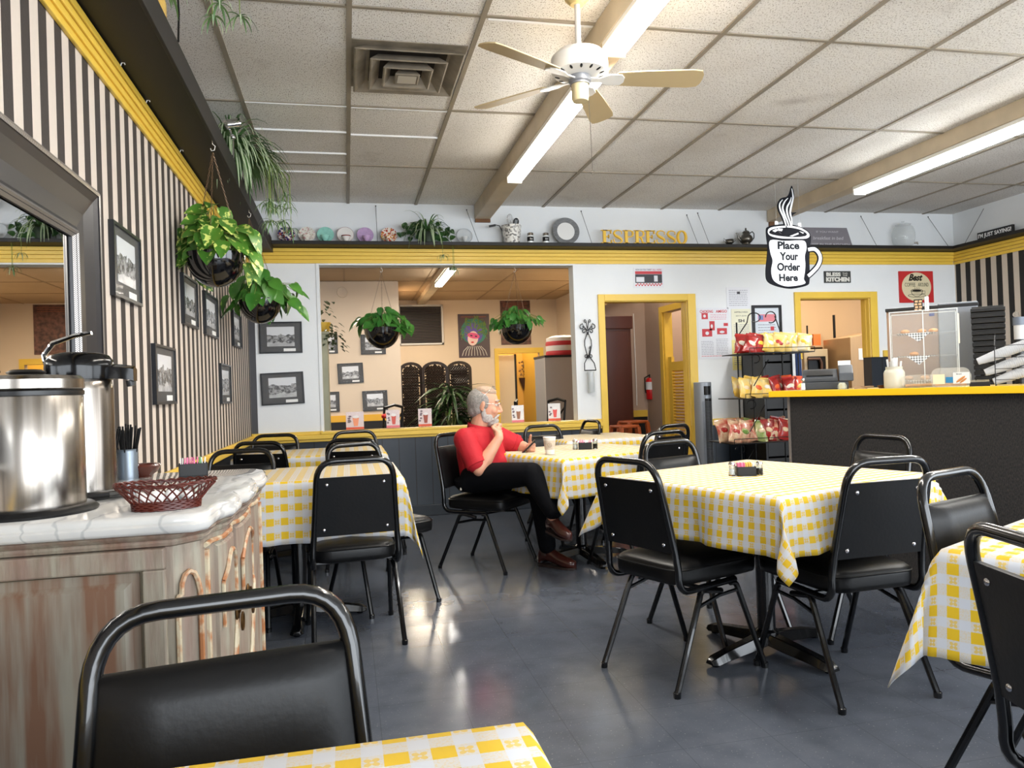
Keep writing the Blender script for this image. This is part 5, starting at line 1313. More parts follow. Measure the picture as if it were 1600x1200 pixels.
# support wires from the wall down to the shelf edge
wires = [(587, 322, 590), (729, 328, 748), (908, 330, 925), (1073, 336, 1091), (1090, 333, 1109), (1345, 338, 1370), (1450, 339, 1482)]
m = MB()
for i, (a, b, c) in enumerate(wires):
    m = MB(); p0 = ony(a, b, YB-.002); xx = ony(c, 384, YB-.2).x
    m.cyl(p0, (xx, YB-.195, SZ), .0022, 6); m.lathe([(0, 0), (.006, 0), (.006, .004), (0, .004)], 8, Matrix.Translation(p0) @ Matrix.Rotation(RD(90), 4, 'X'))
    o = m.build('support_wire', M_wire, None); tag(o, 'thin support wire from white wall to plate shelf, '+['left of the spider plant', 'beside the clear saucer', 'right of the round grey plate', 'first of two right of ESPRESSO', 'second of two right of ESPRESSO', 'between grey quote board and glass jar', 'between glass jar and right corner'][i], 'wire', 'shelf support wires')
m = MB(); p0 = onx(1537, 326, XR-.002); q0 = onx(1508, 381, XR-.195); m.cyl(p0, (XR-.195, q0.y, SZ), .0022, 6); o = m.build('support_wire', M_wire, None); tag(o, 'thin support wire on the right-hand wall beside the saying sign', 'wire', 'shelf support wires')
# I'M JUST SAYING sign on the right shelf
XS = XR-.10
pa = onx(1527, 372, XS); pb = onx(1582, 361, XS); zt = onx(1579, 354, XS).z; L = abs(pb.y-pa.y)
t = thing('saying_sign', "narrow black block sign reading I'M JUST SAYING! on the right shelf", 'sign', (XS, (pa.y+pb.y)/2, SZ), RD(-90))
hs = max(.09, zt-SZ)
MB().bb((-L/2, -.0, 0), (L/2, .03, hs)).build('block', M_black, t, smooth=0, bevel=.002)
text("I'M JUST SAYING!", .08, 'lettering', mat('white lettering', (235, 235, 235), .5), t, Matrix.Translation((0, -.0015, hs*.5)) @ Matrix.Rotation(RD(90), 4, 'X'), .002, fitw=L*.94, fith=hs*.62, bold=.002)

# ================================================================ WALL SIGNS
M_paper = mat('white poster paper', (220, 222, 228), .6)
M_red = mat('poster red', (196, 62, 70), .6); M_bl = mat('poster ink', (60, 60, 66), .6)
def wallrect(px0, py0, px1, py1, Y=YB):
    a = ony(px0, py0, Y); b = ony(px1, py1, Y); c = ony(px0, py1, Y); 
    return (min(a.x, c.x)+max(a.x, c.x))/2, ony((px0+px1)/2, py0, Y).z, b.x, ony((px0+px1)/2, py1, Y).z
def poster(name, label, cat, r, m_, frame=None, thick=.003, grp=None):
    x0, z1, x1, z0 = wallrect(*r); w = x1-x0; h = z1-z0
    t = thing(name, label, cat, ((x0+x1)/2, YB-.001, (z0+z1)/2), 0, grp)
    MB().bb((-w/2, -thick, -h/2), (w/2, 0, h/2)).build('sheet', m_, t, smooth=0)
    return t, w, h, -thick
def R2(t, x0, z0, x1, z1, y, m_, nm='print', d=.0008): return MB().bb((x0, y-d, z0), (x1, y, z1)).build(nm, m_, t, smooth=0)
def TX(t, s, x, z, fw, fh, y, m_, nm='lettering', **k): return text(s, .02, nm, m_, t, Matrix.Translation((x, y-.0006, z)) @ Matrix.Rotation(RD(90), 4, 'X'), .0008, fitw=fw, fith=fh, **k)
def lines(t, x0, x1, z0, z1, n, y, m_, seed=1, nm='small_print'):
    m = MB(); rnd = random.Random(seed); dz = (z1-z0)/n
    for i in range(n):
        x = x0
        while x < x1-.006:
            L = rnd.uniform(.008, .03); xe = min(x1, x+L); m.bb((x, y-.0006, z1-dz*(i+.65)), (xe, y, z1-dz*(i+.35))); x = xe+.005
    return m.build(nm, m_, t, smooth=0)
M_ink = mat('faint print', (150, 152, 164), .7); M_pink = mat('pink print', (214, 130, 140), .7)
# sign above the hall door
t, w, h, y = poster('checkout_sign', 'small red, white and black notice above the yellow hall doorway', 'notice', (990, 419, 1037, 450), M_paper)
R2(t, -w*.45, h*.20, w*.45, h*.34, y, M_red); TX(t, 'HOW DO YOU TAKE', -w*.18, h*.42, w*.5, h*.08, y, MATS['poster ink']); TX(t, 'IT ALL HERE', w*.25, h*.42, w*.38, h*.08, y, M_red)
R2(t, -w*.45, -h*.25, w*.45, h*.19, y, M_bl); R2(t, -w*.42, -h*.20, -w*.15, h*.05, y-.0009, M_paper); R2(t, w*.18, -h*.18, w*.30, h*.12, y-.0009, M_paper)
m = MB()
for i in range(9): m.bb((-w*.45+i*w*.1, y-.001, -h*.40), (-w*.45+i*w*.1+w*.05, y, -h*.33)); m.bb((-w*.40+i*w*.1, y-.001, -h*.33), (-w*.40+i*w*.1+w*.05, y, -h*.27))
m.build('checks', M_red, t, smooth=0)
# choking poster
t, w, h, y = poster('first_aid_poster', 'white choking first-aid poster with red pictures right of the hall doorway', 'poster', (1091, 481, 1141, 561), M_paper)
TX(t, 'CHOKING', -w*.22, h*.43, w*.42, h*.055, y, M_red, bold=.0005); TX(t, 'AMIGO', w*.26, h*.43, w*.36, h*.055, y, M_red, bold=.0005)
for a in ((-.38, .28, -.18, .40), (-.38, -.06, -.06, .09), (-.14, .06, .03, .24), (.10, -.02, .42, .10), (.32, .14, .46, .20)): R2(t, w*a[0], h*a[1], w*a[2], h*a[3], y, M_red)
for a in ((-.33, .31, -.24, .37), (-.28, -.03, -.16, .04), (-.10, .10, -.03, .18), (.18, .0, .34, .05)): m = MB(); m.ell((w*(a[0]+a[2])/2, y-.001, h*(a[1]+a[3])/2), (w*(a[2]-a[0])/2, .0008, h*(a[3]-a[1])/2), n=10, m=6); m.build('pictogram', M_paper, t)
lines(t, -w*.10, w*.42, h*.26, h*.38, 4, y, M_pink, 2); lines(t, -w*.42, -w*.03, -h*.42, -h*.14, 9, y, M_ink, 3); lines(t, w*.06, w*.44, -h*.42, -h*.10, 10, y, M_ink, 4); lines(t, -w*.42, w*.42, -h*.46, -h*.42, 1, y, M_pink, 5)
# papers
t, w, h, y = poster('typed_notice', 'white typed notice sheet above the framed certificate', 'notice', (1135, 449, 1172, 482), M_paper)
lines(t, -w*.4, w*.4, -h*.4, h*.4, 9, y, M_ink, 6); R2(t, -w*.05, h*.18, w*.08, h*.30, y, M_bl)
t, w, h, y = poster('approved_certificate', 'cream certificate headed APPROVED hanging left of the snack rack', 'certificate', (1143, 483, 1174, 531), mat('cream paper', (222, 220, 196), .6))
TX(t, 'APPROVED', 0, h*.40, w*.7, h*.05, y, M_bl); TX(t, '2017-2018', 0, h*.28, w*.55, h*.04, y, M_bl); TX(t, 'SH', 0, h*.12, w*.32, h*.10, y, M_bl, bold=.0006); lines(t, -w*.4, w*.4, -h*.42, h*.02, 8, y, M_ink, 8)
t, w, h, y = poster('yellow_permit', 'pale yellow permit sheet below the cream certificate', 'certificate', (1144, 531, 1174, 578), mat('yellow paper', (226, 214, 140), .6))
lines(t, -w*.4, w*.4, -h*.35, h*.4, 11, y, M_ink, 9)
# framed certificate
x0, z1, x1, z0 = wallrect(1175, 477, 1222, 548); w, h = x1-x0, z1-z0
t = thing('framed_certificate', 'black-framed certificate behind the scrolls of the snack rack', 'frame', ((x0+x1)/2, YB-.001, (z0+z1)/2))
m = MB(); e = .028; m.bb((-w/2, -.02, -h/2), (w/2, 0, -h/2+e)).bb((-w/2, -.02, h/2-e), (w/2, 0, h/2)).bb((-w/2, -.02, -h/2+e), (-w/2+e, 0, h/2-e)).bb((w/2-e, -.02, -h/2+e), (w/2, 0, h/2-e)); m.build('frame', M_fr, t, smooth=0, bevel=.002)
MB().bb((-w/2+e, -.006, -h/2+e), (w/2-e, -.002, h/2-e)).build('sheet', mat('pale blue paper', (206, 214, 222), .6), t, smooth=0)
R2(t, -w*.30, h*.14, w*.30, h*.30, -.006, M_pink); R2(t, -w*.28, h*.18, -w*.12, h*.28, -.0068, mat('badge blue', (110, 130, 180), .6)); lines(t, -w*.3, w*.3, -h*.38, h*.10, 8, -.006, M_ink, 11); R2(t, w*.12, -h*.06, w*.24, h*.03, -.0066, M_red)
# BLESS THE KITCHEN
t, w, h, y = poster('bless_kitchen_sign', 'small grey-black wooden sign reading BLESS THE KITCHEN above the serving hatch', 'sign', (1287, 424, 1328, 442), mat('charcoal plank', (58, 60, 58), .7), thick=.016)
M_wt2 = mat('off white lettering', (214, 212, 204), .6)
TX(t, 'BLESS', -w*.16, h*.22, w*.55, h*.34, y, M_wt2, bold=.001); TX(t, 'THIS', w*.28, h*.30, w*.2, h*.14, y, M_wt2); TX(t, 'THE', w*.28, h*.12, w*.18, h*.12, y, M_wt2); TX(t, 'KITCHEN', 0, -h*.22, w*.9, h*.40, y, M_wt2, bold=.0014)
# Best coffee sign
t, w, h, y = poster('coffee_sign', 'square red sign with cream circle reading Best COFFEE AROUND', 'sign', (1404, 424, 1458, 473), mat('sign red', (190, 42, 44), .45), thick=.012)
m = MB(); m.prism([(w*.43*cos(a), h*.46*sin(a)) for a in [2*pi*i/40 for i in range(40)]], .0012, Matrix.Translation((0, y, 0)) @ Matrix.Rotation(RD(90), 4, 'X')); m.build('cream_circle', mat('sign cream', (216, 204, 170), .5), t, smooth=0)
y -= .0014
TX(t, 'Best', -w*.02, h*.30, w*.42, h*.22, y, M_black, shear=.4, bold=.0008); TX(t, 'COFFEE', -w*.19, h*.07, w*.31, h*.12, y, mat('dark green ink', (50, 66, 50), .6)); TX(t, 'AROUND', w*.195, h*.07, w*.31, h*.12, y, MATS['dark green ink'])
def RXm(x, z, dy=.0): return Matrix.Translation((x, y-dy, z)) @ Matrix.Rotation(RD(90), 4, 'X')
m = MB()
m.tube([(w*.26*cos(a), y-.001, -h*.28+h*.05*sin(a)) for a in [2*pi*i/24 for i in range(24)]], .0022, 5, closed=True)
m.tube([(-w*.17, y-.001, -h*.12), (-w*.14, y-.001, -h*.24), (-w*.05, y-.001, -h*.30), (w*.05, y-.001, -h*.30), (w*.14, y-.001, -h*.24), (w*.17, y-.001, -h*.12)], .0028, 5)
m.tube([(w*.17*cos(a), y-.001, -h*.12+h*.045*sin(a)) for a in [2*pi*i/24 for i in range(24)]], .0024, 5, closed=True)
m.tube([(w*.16, y-.001, -h*.14), (w*.24, y-.001, -h*.13), (w*.24, y-.001, -h*.21), (w*.14, y-.001, -h*.22)], .0022, 5)
for s in (-.06, 0, .06): m.tube([(w*s, y-.001, -h*.08), (w*(s+.015), y-.001, -h*.04), (w*s, y-.001, 0)], .0012, 5)
m.build('cup_drawing', M_black, t)
m = MB(); m.ell((0, y-.0008, -h*.12), (w*.14, .001, h*.033), n=16, m=6); m.build('coffee_fill', M_black, t)
# wrought-iron sconce with glass vase
X0 = ony(918, 540, YB).x
def zc(py): return ony(918, py, YB).z
s = thing('wall_sconce', 'black wrought-iron scroll bracket left of the hall doorway', 'sconce', (0, 0, 0))
sc = 1/F_PX*7.3
m = MB(); yy = YB-.02
def sp(cx, py, r, a0, turns, sgn): 
    return [(X0+cx+sgn*r*(1-.7*i/14)*cos(a0+turns*2*pi*i/14), yy, zc(py)+r*(1-.7*i/14)*sin(a0+turns*2*pi*i/14)) for i in range(15)]
for s_ in (-1, 1):
    m.tube([(X0, yy, zc(517)), (X0+s_*.03, yy, zc(512)), (X0+s_*.055, yy, zc(505))]+sp(s_*.055, 511, .028, pi/2, -.9, s_), .0045, 6)
    m.tube([(X0, yy, zc(523)), (X0+s_*.02, yy, zc(514))]+sp(s_*.035, 518, .022, pi/2+.4, -.9, s_), .0045, 6)
    m.tube([(X0, yy, zc(515)), (X0+s_*.012, yy, zc(504))]+sp(s_*.02, 502, .016, pi/2, -.9, s_), .004, 6)
    m.tube([(X0, yy, zc(519)), (X0+s_*.033, yy, zc(532)), (X0+s_*.035, yy, zc(540)), (X0+s_*.018, yy, zc(552)), (X0, yy, zc(560))], .0045, 6)
    m.tube([(X0, yy, zc(558))]+sp(s_*.022, 557, .018, pi/2, -.9, s_), .004, 6)
    m.tube([(X0, yy, zc(555)), (X0+s_*.05, yy-.02, zc(568)), (X0+s_*.058, yy-.04, zc(579))], .0045, 6)
m.tube([(X0-.058, yy-.04, zc(579)), (X0+.058, yy-.04, zc(579))], .0055, 6)
m.tube([(X0+.0, yy-.005, zc(556)), (X0+.02, yy-.01, zc(545)), (X0+.018, yy-.01, zc(541)), (X0+.006, yy-.01, zc(545))], .005, 6)
m.build('scrolls', M_iron, s)
m = MB(); m.tube([(X0+.042*cos(a), yy-.04+.042*sin(a)*.0+.0, zc(579)) for a in (0, .01)], .003, 5)
m = MB(); r = .035; m.lathe([(r*.97, zc(581)), (r, zc(583)), (r, zc(612)), (r*.9, zc(614)), (0, zc(614)), (0, zc(613)), (r*.93, zc(611.5)), (r*.93, zc(581))], 24, Matrix.Translation((X0+.004, yy-.04+.0, 0)), cap=False)
o = m.build('glass_vase', mat('sconce glass', (210, 216, 218), .05, alpha=.4, coat=.5), None); tag(o, 'clear glass cylinder hanging from the iron scroll bracket', 'vase')
# two framed photos on the white wall strip
x0, z1, x1, z0 = wallrect(405, 503, 473, 552); framed(frame_back((x0+x1)/2, YB, (z0+z1)/2), x1-x0, z1-z0, 'upper framed photograph on white wall with wide street and low building', 7, 0)
x0, z1, x1, z0 = wallrect(408, 582, 476, 632); framed(frame_back((x0+x1)/2, YB, (z0+z1)/2), x1-x0, z1-z0, 'lower framed photograph on white wall below the street scene', 8, 1.5)

# ================================================================ HANGING MUG SIGN
def sgn(px, py): # sign plane local coordinates in metres
    q = ony(px, py, 5.85); return (q.x-3.76, q.z-2.2)
ms = thing('hanging_mug_sign', 'hanging mug-shaped sign with steam reading Place Your Order Here', 'sign', (3.76, 5.85, 2.2))
M_sw = mat('glossy sign white', (214, 217, 222), .4); M_sk = mat('sign black', (12, 14, 22), .7, spec=.15)
def flat(pts, d0, d1, name, m_, parent=ms):
    m = MB(); m.prism(pts, d1-d0, Matrix.Translation((0, -d0, 0)) @ Matrix.Rotation(RD(90), 4, 'X')); return m.build(name, m_, parent, smooth=0)
def cr(pts, n=6):  # catmull-rom through closed points
    out = []; N = len(pts)
    for i in range(N):
        p0, p1, p2, p3 = [Vector(pts[(i+k-1) % N]) for k in range(4)]
        for j in range(n):
            t = j/n; out.append(tuple(.5*((2*p1)+(p2-p0)*t+(2*p0-5*p1+4*p2-p3)*t*t+(3*p1-p0-3*p2+p3)*t**3)))
    return out
def Z_(x, y): return sgn(1180+x*140/933, 280+y*180/1200)    # from enlarged crop pixels
body = [Z_(*q) for q in ((110, 520), (135, 495), (200, 478), (340, 470), (470, 500), (545, 545), (572, 590), (575, 640), (560, 800), (562, 950), (560, 1060), (540, 1105), (430, 1135), (330, 1140), (200, 1110), (120, 1060), (105, 960), (118, 820), (125, 700), (112, 600))]
flat(cr(body, 4), 0, .008, 'mug_outline', M_sk)
inn = [Z_(*q) for q in ((150, 640), (300, 645), (440, 640), (510, 650), (528, 720), (510, 800), (515, 880), (512, 960), (500, 1040), (515, 1085), (430, 1110), (300, 1115), (190, 1060), (160, 960), (175, 850), (150, 760))]
flat(cr(inn, 4), .008, .0095, 'mug_face', M_sw)
rim = [Z_(*q) for q in ((125, 545), (160, 505), (300, 488), (440, 500), (530, 545), (560, 590), (520, 620), (380, 622), (240, 615), (150, 590))]
flat(cr(rim, 4), .008, .0095, 'rim', M_sw)
cof = [Z_(*q) for q in ((140, 550), (190, 520), (330, 505), (450, 525), (525, 565), (515, 595), (400, 606), (260, 596), (160, 575))]
flat(cr(cof, 4), .0095, .0105, 'coffee', M_sk)
for q in (((170, 540), (210, 520), (240, 530), (200, 555)), ((230, 515), (280, 520), (270, 545), (235, 540)), ((350, 595), (440, 560), (445, 575), (380, 600)), ((450, 545), (500, 560), (490, 570)), ((225, 540), (270, 575), (250, 560))): flat([Z_(*a) for a in q], .0105, .0115, 'foam_highlight', M_sw)
# handle: black ring with white core
hb = [Z_(*q) for q in ((560, 690), (640, 705), (690, 760), (700, 830), (680, 910), (620, 980), (555, 1060))]
def ribbon(pts, w, d0, d1, name, m_):
    P = [Vector(p) for p in pts]; L = []; R_ = []
    for i, p in enumerate(P):
        t = (P[min(i+1, len(P)-1)]-P[max(i-1, 0)]).normalized(); n = Vector((-t.y, t.x)); ww = w[i] if isinstance(w, list) else w
        L.append(tuple(p+n*ww)); R_.append(tuple(p-n*ww))
    m = MB(); m_arr = L; 
    T_ = Matrix.Rotation(RD(90), 4, 'X')
    for i in range(len(P)-1):
        q = [L[i], L[i+1], R_[i+1], R_[i]]
        m.prism(q, d1-d0, Matrix.Translation((0, -d0, 0)) @ T_)
    bmesh.ops.remove_doubles(m.bm, verts=m.bm.verts, dist=1e-5)
    return m.build(name, m_, ms, smooth=0)
def opn(pts, n=5):
    q = cr([pts[0]]+pts+[pts[-1]], n); return q[n:-2*n+0] if False else [tuple(Vector(v)) for v in q[n:(len(pts))*n+1]]
hc = opn([Z_(*q) for q in ((545, 735), (610, 730), (655, 770), (672, 830), (650, 900), (600, 960), (545, 1010))])
ribbon(hc, .026, 0, .008, 'handle', M_sk); ribbon(hc, .015, .008, .0095, 'handle_face', M_sw)
# steam
flat(cr([Z_(*q) for q in ((300, 590), (300, 500), (270, 400), (235, 330), (228, 260), (265, 200), (320, 185), (350, 150), (375, 70), (400, 150), (395, 220), (375, 300), (372, 345), (425, 350), (385, 380), (385, 450), (380, 560), (345, 600))], 4), .0, .0075, 'steam_outline', M_sk)
for k, pts in enumerate((((318, 585), (318, 500), (290, 400), (255, 320), (250, 260), (280, 215)), ((342, 585), (340, 480), (300, 370), (280, 300), (300, 240), (335, 200)), ((360, 580), (362, 470), (330, 370), (325, 300), (355, 240), (370, 190)), ((374, 550), (375, 430), (358, 350), (375, 260), (388, 190), (374, 100)))):
    P = opn([Z_(*q) for q in pts]); n = len(P); ribbon(P, [.0022+.006*math.sin(pi*i/(n-1)) for i in range(n)], .0075, .0095+.0002*k, 'steam_stroke', M_sw)
for i, (w_, cx, cyy, ww, hh_) in enumerate((('Place', 340, 692, 268, 90), ('Your', 345, 805, 228, 92), ('Order', 342, 915, 286, 92), ('Here', 340, 1027, 232, 84))):
    a = Z_(cx, cyy); k = 140/933*6.2/F_PX
    text(w_, .06, 'lettering', mat('sign lettering', (22, 25, 32), .7, spec=.15), ms, Matrix.Translation((a[0], -.0105, a[1])) @ Matrix.Rotation(RD(90), 4, 'X'), .0012, fitw=ww*k*.985, fith=hh_*k*.97, bold=.0022)
for q in ((218, 460), (458, 480)):
    a = Z_(*q); MB().box((a[0], -.004, a[1]-.0), (.03, .006, .035)).build('hanger_tab', mat('clear tab', (235, 235, 238), .2, alpha=.8), ms, smooth=0); MB().cyl((a[0], -.004, a[1]), (a[0], -.004, ZC-2.2), .0009, 5).build('nylon_line', mat('nylon', (200, 200, 200), .2, alpha=.6), ms)
# ================================================================ PLANTS
def leafmat(name, c1, c2, c3, sc=26, th=.60):
    g = NG(name, .35); v = g.coord(); a = g.noise(g.scale(v, (1, 1, 1)), sc, 4); b = g.noise(v, 6, 2)
    c = g.mix(g.ramp(b, .35, .65), lin(c1), lin(c2)); c = g.mix(g.ramp(a, th, th+.04), c, lin(c3)); g.color(c)
    g.b.inputs['Subsurface Weight'].default_value = .08; g.b.inputs['Subsurface Radius'].default_value = (.01, .02, .005)
    return g.m
L1 = leafmat('variegated pothos leaf', (58, 104, 34), (84, 132, 44), (196, 206, 110), 30, .56)
L2 = leafmat('green pothos leaf', (44, 98, 30), (74, 126, 46), (150, 180, 90), 24, .66)
L3 = leafmat('deep green pothos leaf', (40, 96, 36), (70, 128, 50), (130, 160, 70), 24, .70)
M_stem = mat('plant stem', (110, 130, 60), .5)
M_pot = mat('glossy black pot', (9, 9, 11), .12, coat=.6)
M_soil = mat('potting soil', (34, 26, 20), .95)
def leaf(m, base, d, up, L, W, droop=.25, fold=.25):
    d = d.normalized(); s = d.cross(up); s = s.normalized() if s.length > 1e-3 else Vector((1, 0, 0)); n = s.cross(d).normalized()
    prof = [(-.06, .30), (.02, .62), (.14, .92), (.32, 1.0), (.55, .86), (.78, .52), (.93, .2), (1.0, 0.02)]
    rows = []
    for t, w in prof:
        c = base+d*(L*t)+n*(-droop*L*max(0, t)**2)
        rows.append([c+s*(-w*W/2)+n*(fold*w*W/2), c+s*(-w*W/4)+n*(fold*.35*w*W/2), c, c+s*(w*W/4)+n*(fold*.35*w*W/2), c+s*(w*W/2)+n*(fold*w*W/2)])
    rows[0][2] = base.copy()
    m.loft(rows, cap=False, closed=False)
def pothos(x, y, zr, r, hook, label, seed, lm, nleaf=60, ls=.085, spread=1.5, down=.1, grp='hanging pothos in black bowls', headroom=.0, up=.16, chain_c=None):
    rnd = random.Random(seed)
    t = thing('hanging_pothos', label, 'plant', (x, y, zr), 0, grp)
    prof = [(0, -r*1.12)]
    for i in range(1, 10): a = pi/2*i/9; prof.append((r*sin(a), -r*1.12*cos(a)))
    prof += [(r*1.01, .008), (r*.97, .010), (r*.95, -.01), (r*.6, -.03), (0, -.03)]
    m = MB(); m.lathe(prof, 40); m.build('bowl', M_pot, t)
    MB().lathe([(r*.93, -.02), (0, -.012)], 24, cap=False).build('soil', M_soil, t)
    m = MB(); hk = Vector(hook)-Vector((x, y, zr))
    lowz = hk.z-.06
    for k in range(3):
        a = 2*pi*k/3+.5; p0 = Vector((r*.98*cos(a), r*.98*sin(a), 0)); p1 = Vector((hk.x, hk.y, lowz)); n = int((p1-p0).length/.016)
        for i in range(n):
            q = p0.lerp(p1, (i+.5)/n); dd = (p1-p0).normalized()
            M = Matrix.Translation(q) @ dd.to_track_quat('X', 'Z').to_matrix().to_4x4() @ Matrix.Rotation(pi/2*(i % 2), 4, 'X')
            m.tube([(.009*cos(b), .0042*sin(b), 0) for b in [2*pi*j/6 for j in range(6)]], .0012, 4, closed=True, M=M)
    m.build('chains', mat('dull brass chain', (126, 104, 84), .4, .7), t)
    m = MB(); m.tube([(hk.x, hk.y, hk.z), (hk.x, hk.y, hk.z-.018), (hk.x+.012, hk.y, hk.z-.028), (hk.x+.008, hk.y, hk.z-.048), (hk.x-.006, hk.y, hk.z-.052), (hk.x-.010, hk.y, hk.z-.04)], .0022, 6); m.build('hook', mat('white hook', (225, 222, 215), .4), t)
    m = MB(); st = MB()
    for i in range(nleaf):
        a = rnd.uniform(0, 2*pi); q = rnd.random(); R = r*(.25+.95*q*spread*.62)
        front = -sin(a) > .35
        if i < nleaf*.5 or (front and rnd.random() < .8): p = Vector((R*cos(a)*.8, R*sin(a)*.7, rnd.uniform(.02, up)*(1.15-q*.55)))
        else:
            R = r*rnd.uniform(.95, spread); p = Vector((R*cos(a), R*sin(a)*.8, rnd.uniform(-down, up*.6)*1.0))
        root = Vector((r*.6*rnd.random()*cos(a), r*.6*rnd.random()*sin(a), 0)); mid = (root+p)/2+Vector((0, 0, .05+.05*rnd.random()))
        if p.length > 0 and math.hypot(p.x, p.y) > r: mid.z = max(mid.z, .04)
        st.tube([root, mid, p], .0022, 4)
        d = Vector((cos(a)*.8+rnd.uniform(-.5, .5), sin(a)*.8+rnd.uniform(-.4, .4), rnd.uniform(-1.5, -.1)))
        l = ls*rnd.uniform(.75, 1.25); leaf(m, p, d, Vector((cos(a)*.7+rnd.uniform(-.4, .4), sin(a)*.7-.75, .8)), l, l*rnd.uniform(.68, .85), rnd.uniform(.1, .4), rnd.uniform(.1, .35))
    m.build('foliage', lm, t, smooth=80); st.build('stems', M_stem, t)
    return t
q = ony(337, 400, 4.2); h = onz(332, 224, 2.43)
pothos(q.x, 4.2, q.z, .148, (h.x, h.y, 2.444), 'large variegated pothos in a glossy black bowl on chains, nearest the camera', 11, L1, 110, .108, 1.55, .06, up=.24)
q = ony(404, 470, 5.45)
pothos(q.x+.01, 5.45, q.z, .142, (-.62, 5.45, 2.444), 'green pothos in black bowl hanging by the left corner, behind the largest one', 12, L2, 85, .108, 1.75, .06, up=.22)
q = ony(597, 514, 7.14)
pothos(q.x, 7.14, q.z, .166, (q.x+.01, 7.14, WO[3]-.008), 'pothos in black bowl hanging at the left of the wide opening', 13, L3, 85, .11, 1.6, .0, up=.20)
q = ony(807, 510, 7.14)
pothos(q.x, 7.14, q.z, .158, (q.x+.0, 7.14, WO[3]-.008), 'bushy pothos in black bowl hanging at the right of the wide opening, above the man', 14, L3, 150, .078, 1.5, .0, up=.17)

S1 = None
g = NG('striped spider plant leaf', .4); v = g.coord('UV'); 
S1 = mat('spider leaf green', (72, 112, 62), .4, noise=.3, nscale=8, rgb2=(120, 148, 96)); S2 = mat('spider leaf cream', (206, 214, 186), .45)
def spider(name, label, loc, n, L, seed, droop=1.0, pot=True, babies=0, bias=(0, 0), potr=.07, reach=1.0, grp='spider plants', bl=1.0):
    rnd = random.Random(seed); t = thing(name, label, 'plant', loc, 0, grp)
    if pot:
        MB().lathe([(0, 0), (potr*.7, 0), (potr, .09), (potr*1.05, .095), (potr*.95, .095), (potr*.9, .08), (0, .08)], 24).build('pot', mat('green plant pot', (44, 60, 42), .5), t)
    z0 = .09 if pot else .03
    mA = MB(); mB = MB()
    def blade(p, d, l, w, dr):
        d = d.normalized(); s = d.cross(Vector((0, 0, 1))); s = s.normalized() if s.length > .01 else Vector((1, 0, 0))
        R = []; R2 = []; q = p.copy(); v_ = d.copy(); N = 9
        for i in range(N+1):
            tt = i/N; ww = w*(1-tt)**.6*(.6+.8*min(1, tt*3))*.5
            nrm = s.cross(v_).normalized()
            R.append([q-s*ww+nrm*ww*.25, q, q+s*ww+nrm*ww*.25]); R2.append([q-s*ww*.36+nrm*(.0012+ww*.09), q+nrm*.0012, q+s*ww*.36+nrm*(.0012+ww*.09)])
            q = q+v_*(l/N); v_ = (v_+Vector((0, 0, -dr/N*(1+tt*1.4)))).normalized()
            if loc[1]+q.y > YB-.01: q.y = YB-.01-loc[1]
            if loc[0]+q.x < XL+.01: q.x = XL+.01-loc[0]
        mA.loft(R, cap=False, closed=False); mB.loft(R2, cap=False, closed=False)
        return q
    pot_free = True
    for i in range(n):
        a = rnd.uniform(0, 2*pi); el = rnd.uniform(.3, 1.35)
        d = Vector((cos(a)*cos(el)+bias[0], sin(a)*cos(el)+bias[1], sin(el)))
        blade(Vector((.02*cos(a), .02*sin(a), z0)), d, L*rnd.uniform(.65, 1.15)*reach, .017*rnd.uniform(.8, 1.3), droop*rnd.uniform(1.6, 3.0))
    sm = MB()
    for k in range(babies):
        a = rnd.uniform(-.9, .6); R = rnd.uniform(.14, .28); dz = rnd.uniform(-.34, -.12)*bl
        tip = Vector((R*cos(a)+bias[0]*.2, R*sin(a)*.9+bias[1]*.2, dz)); sm.tube([(0, 0, z0), (tip.x*.6, tip.y*.6, .12), (tip.x, tip.y, 0), tip], .0018, 4)
        for j in range(9):
            b = 2*pi*j/9; blade(tip, Vector((cos(b), sin(b), rnd.uniform(-.6, .8))), rnd.uniform(.06, .11), .009, 2)
    mA.build('leaves', S1, t, smooth=80); mB.build('leaf_stripes', S2, t, smooth=80)
    if babies: sm.build('runners', M_stem, t)
    else: sm.bm.free()
    return t
p = onshelf(668, 6.93); spider('spider_plant', 'striped spider plant standing on the plate shelf above the wide opening', p, 60, .30, 21, 1.0, babies=3, bias=(0, -.15))
iv = thing('ivy_cutting', 'dark ivy leaves behind the spider plant on the plate shelf', 'plant', p+Vector((0, .05, 0)))
m = MB(); rnd = random.Random(31)
for i in range(40):
    a = rnd.uniform(0, pi*2); q_ = Vector((rnd.uniform(-.24, .22), rnd.uniform(-.05, .02), rnd.uniform(.02, .20)*(1-abs(i % 7-3)/9))); leaf(m, q_, Vector((cos(a), -.5, sin(a)*.6)), Vector((0, -1, .4)), .055, .05)
m.build('foliage', leafmat('ivy leaf', (36, 66, 34), (54, 88, 44), (90, 120, 70), 20, .66), iv, smooth=80)
spider('spider_plant', 'big trailing spider plant spilling over the end of the dark left shelf', (-.65, 4.95, 2.545), 230, .42, 22, 1.0, babies=14, bias=(.35, -.1))
spider('spider_plant', 'spider plant tips hanging at the top edge of the view beside the yellow bottles', (-.64, 2.98, 2.66), 18, .18, 23, 1.0, babies=3, bias=(.2, 0), pot=False, bl=.3)
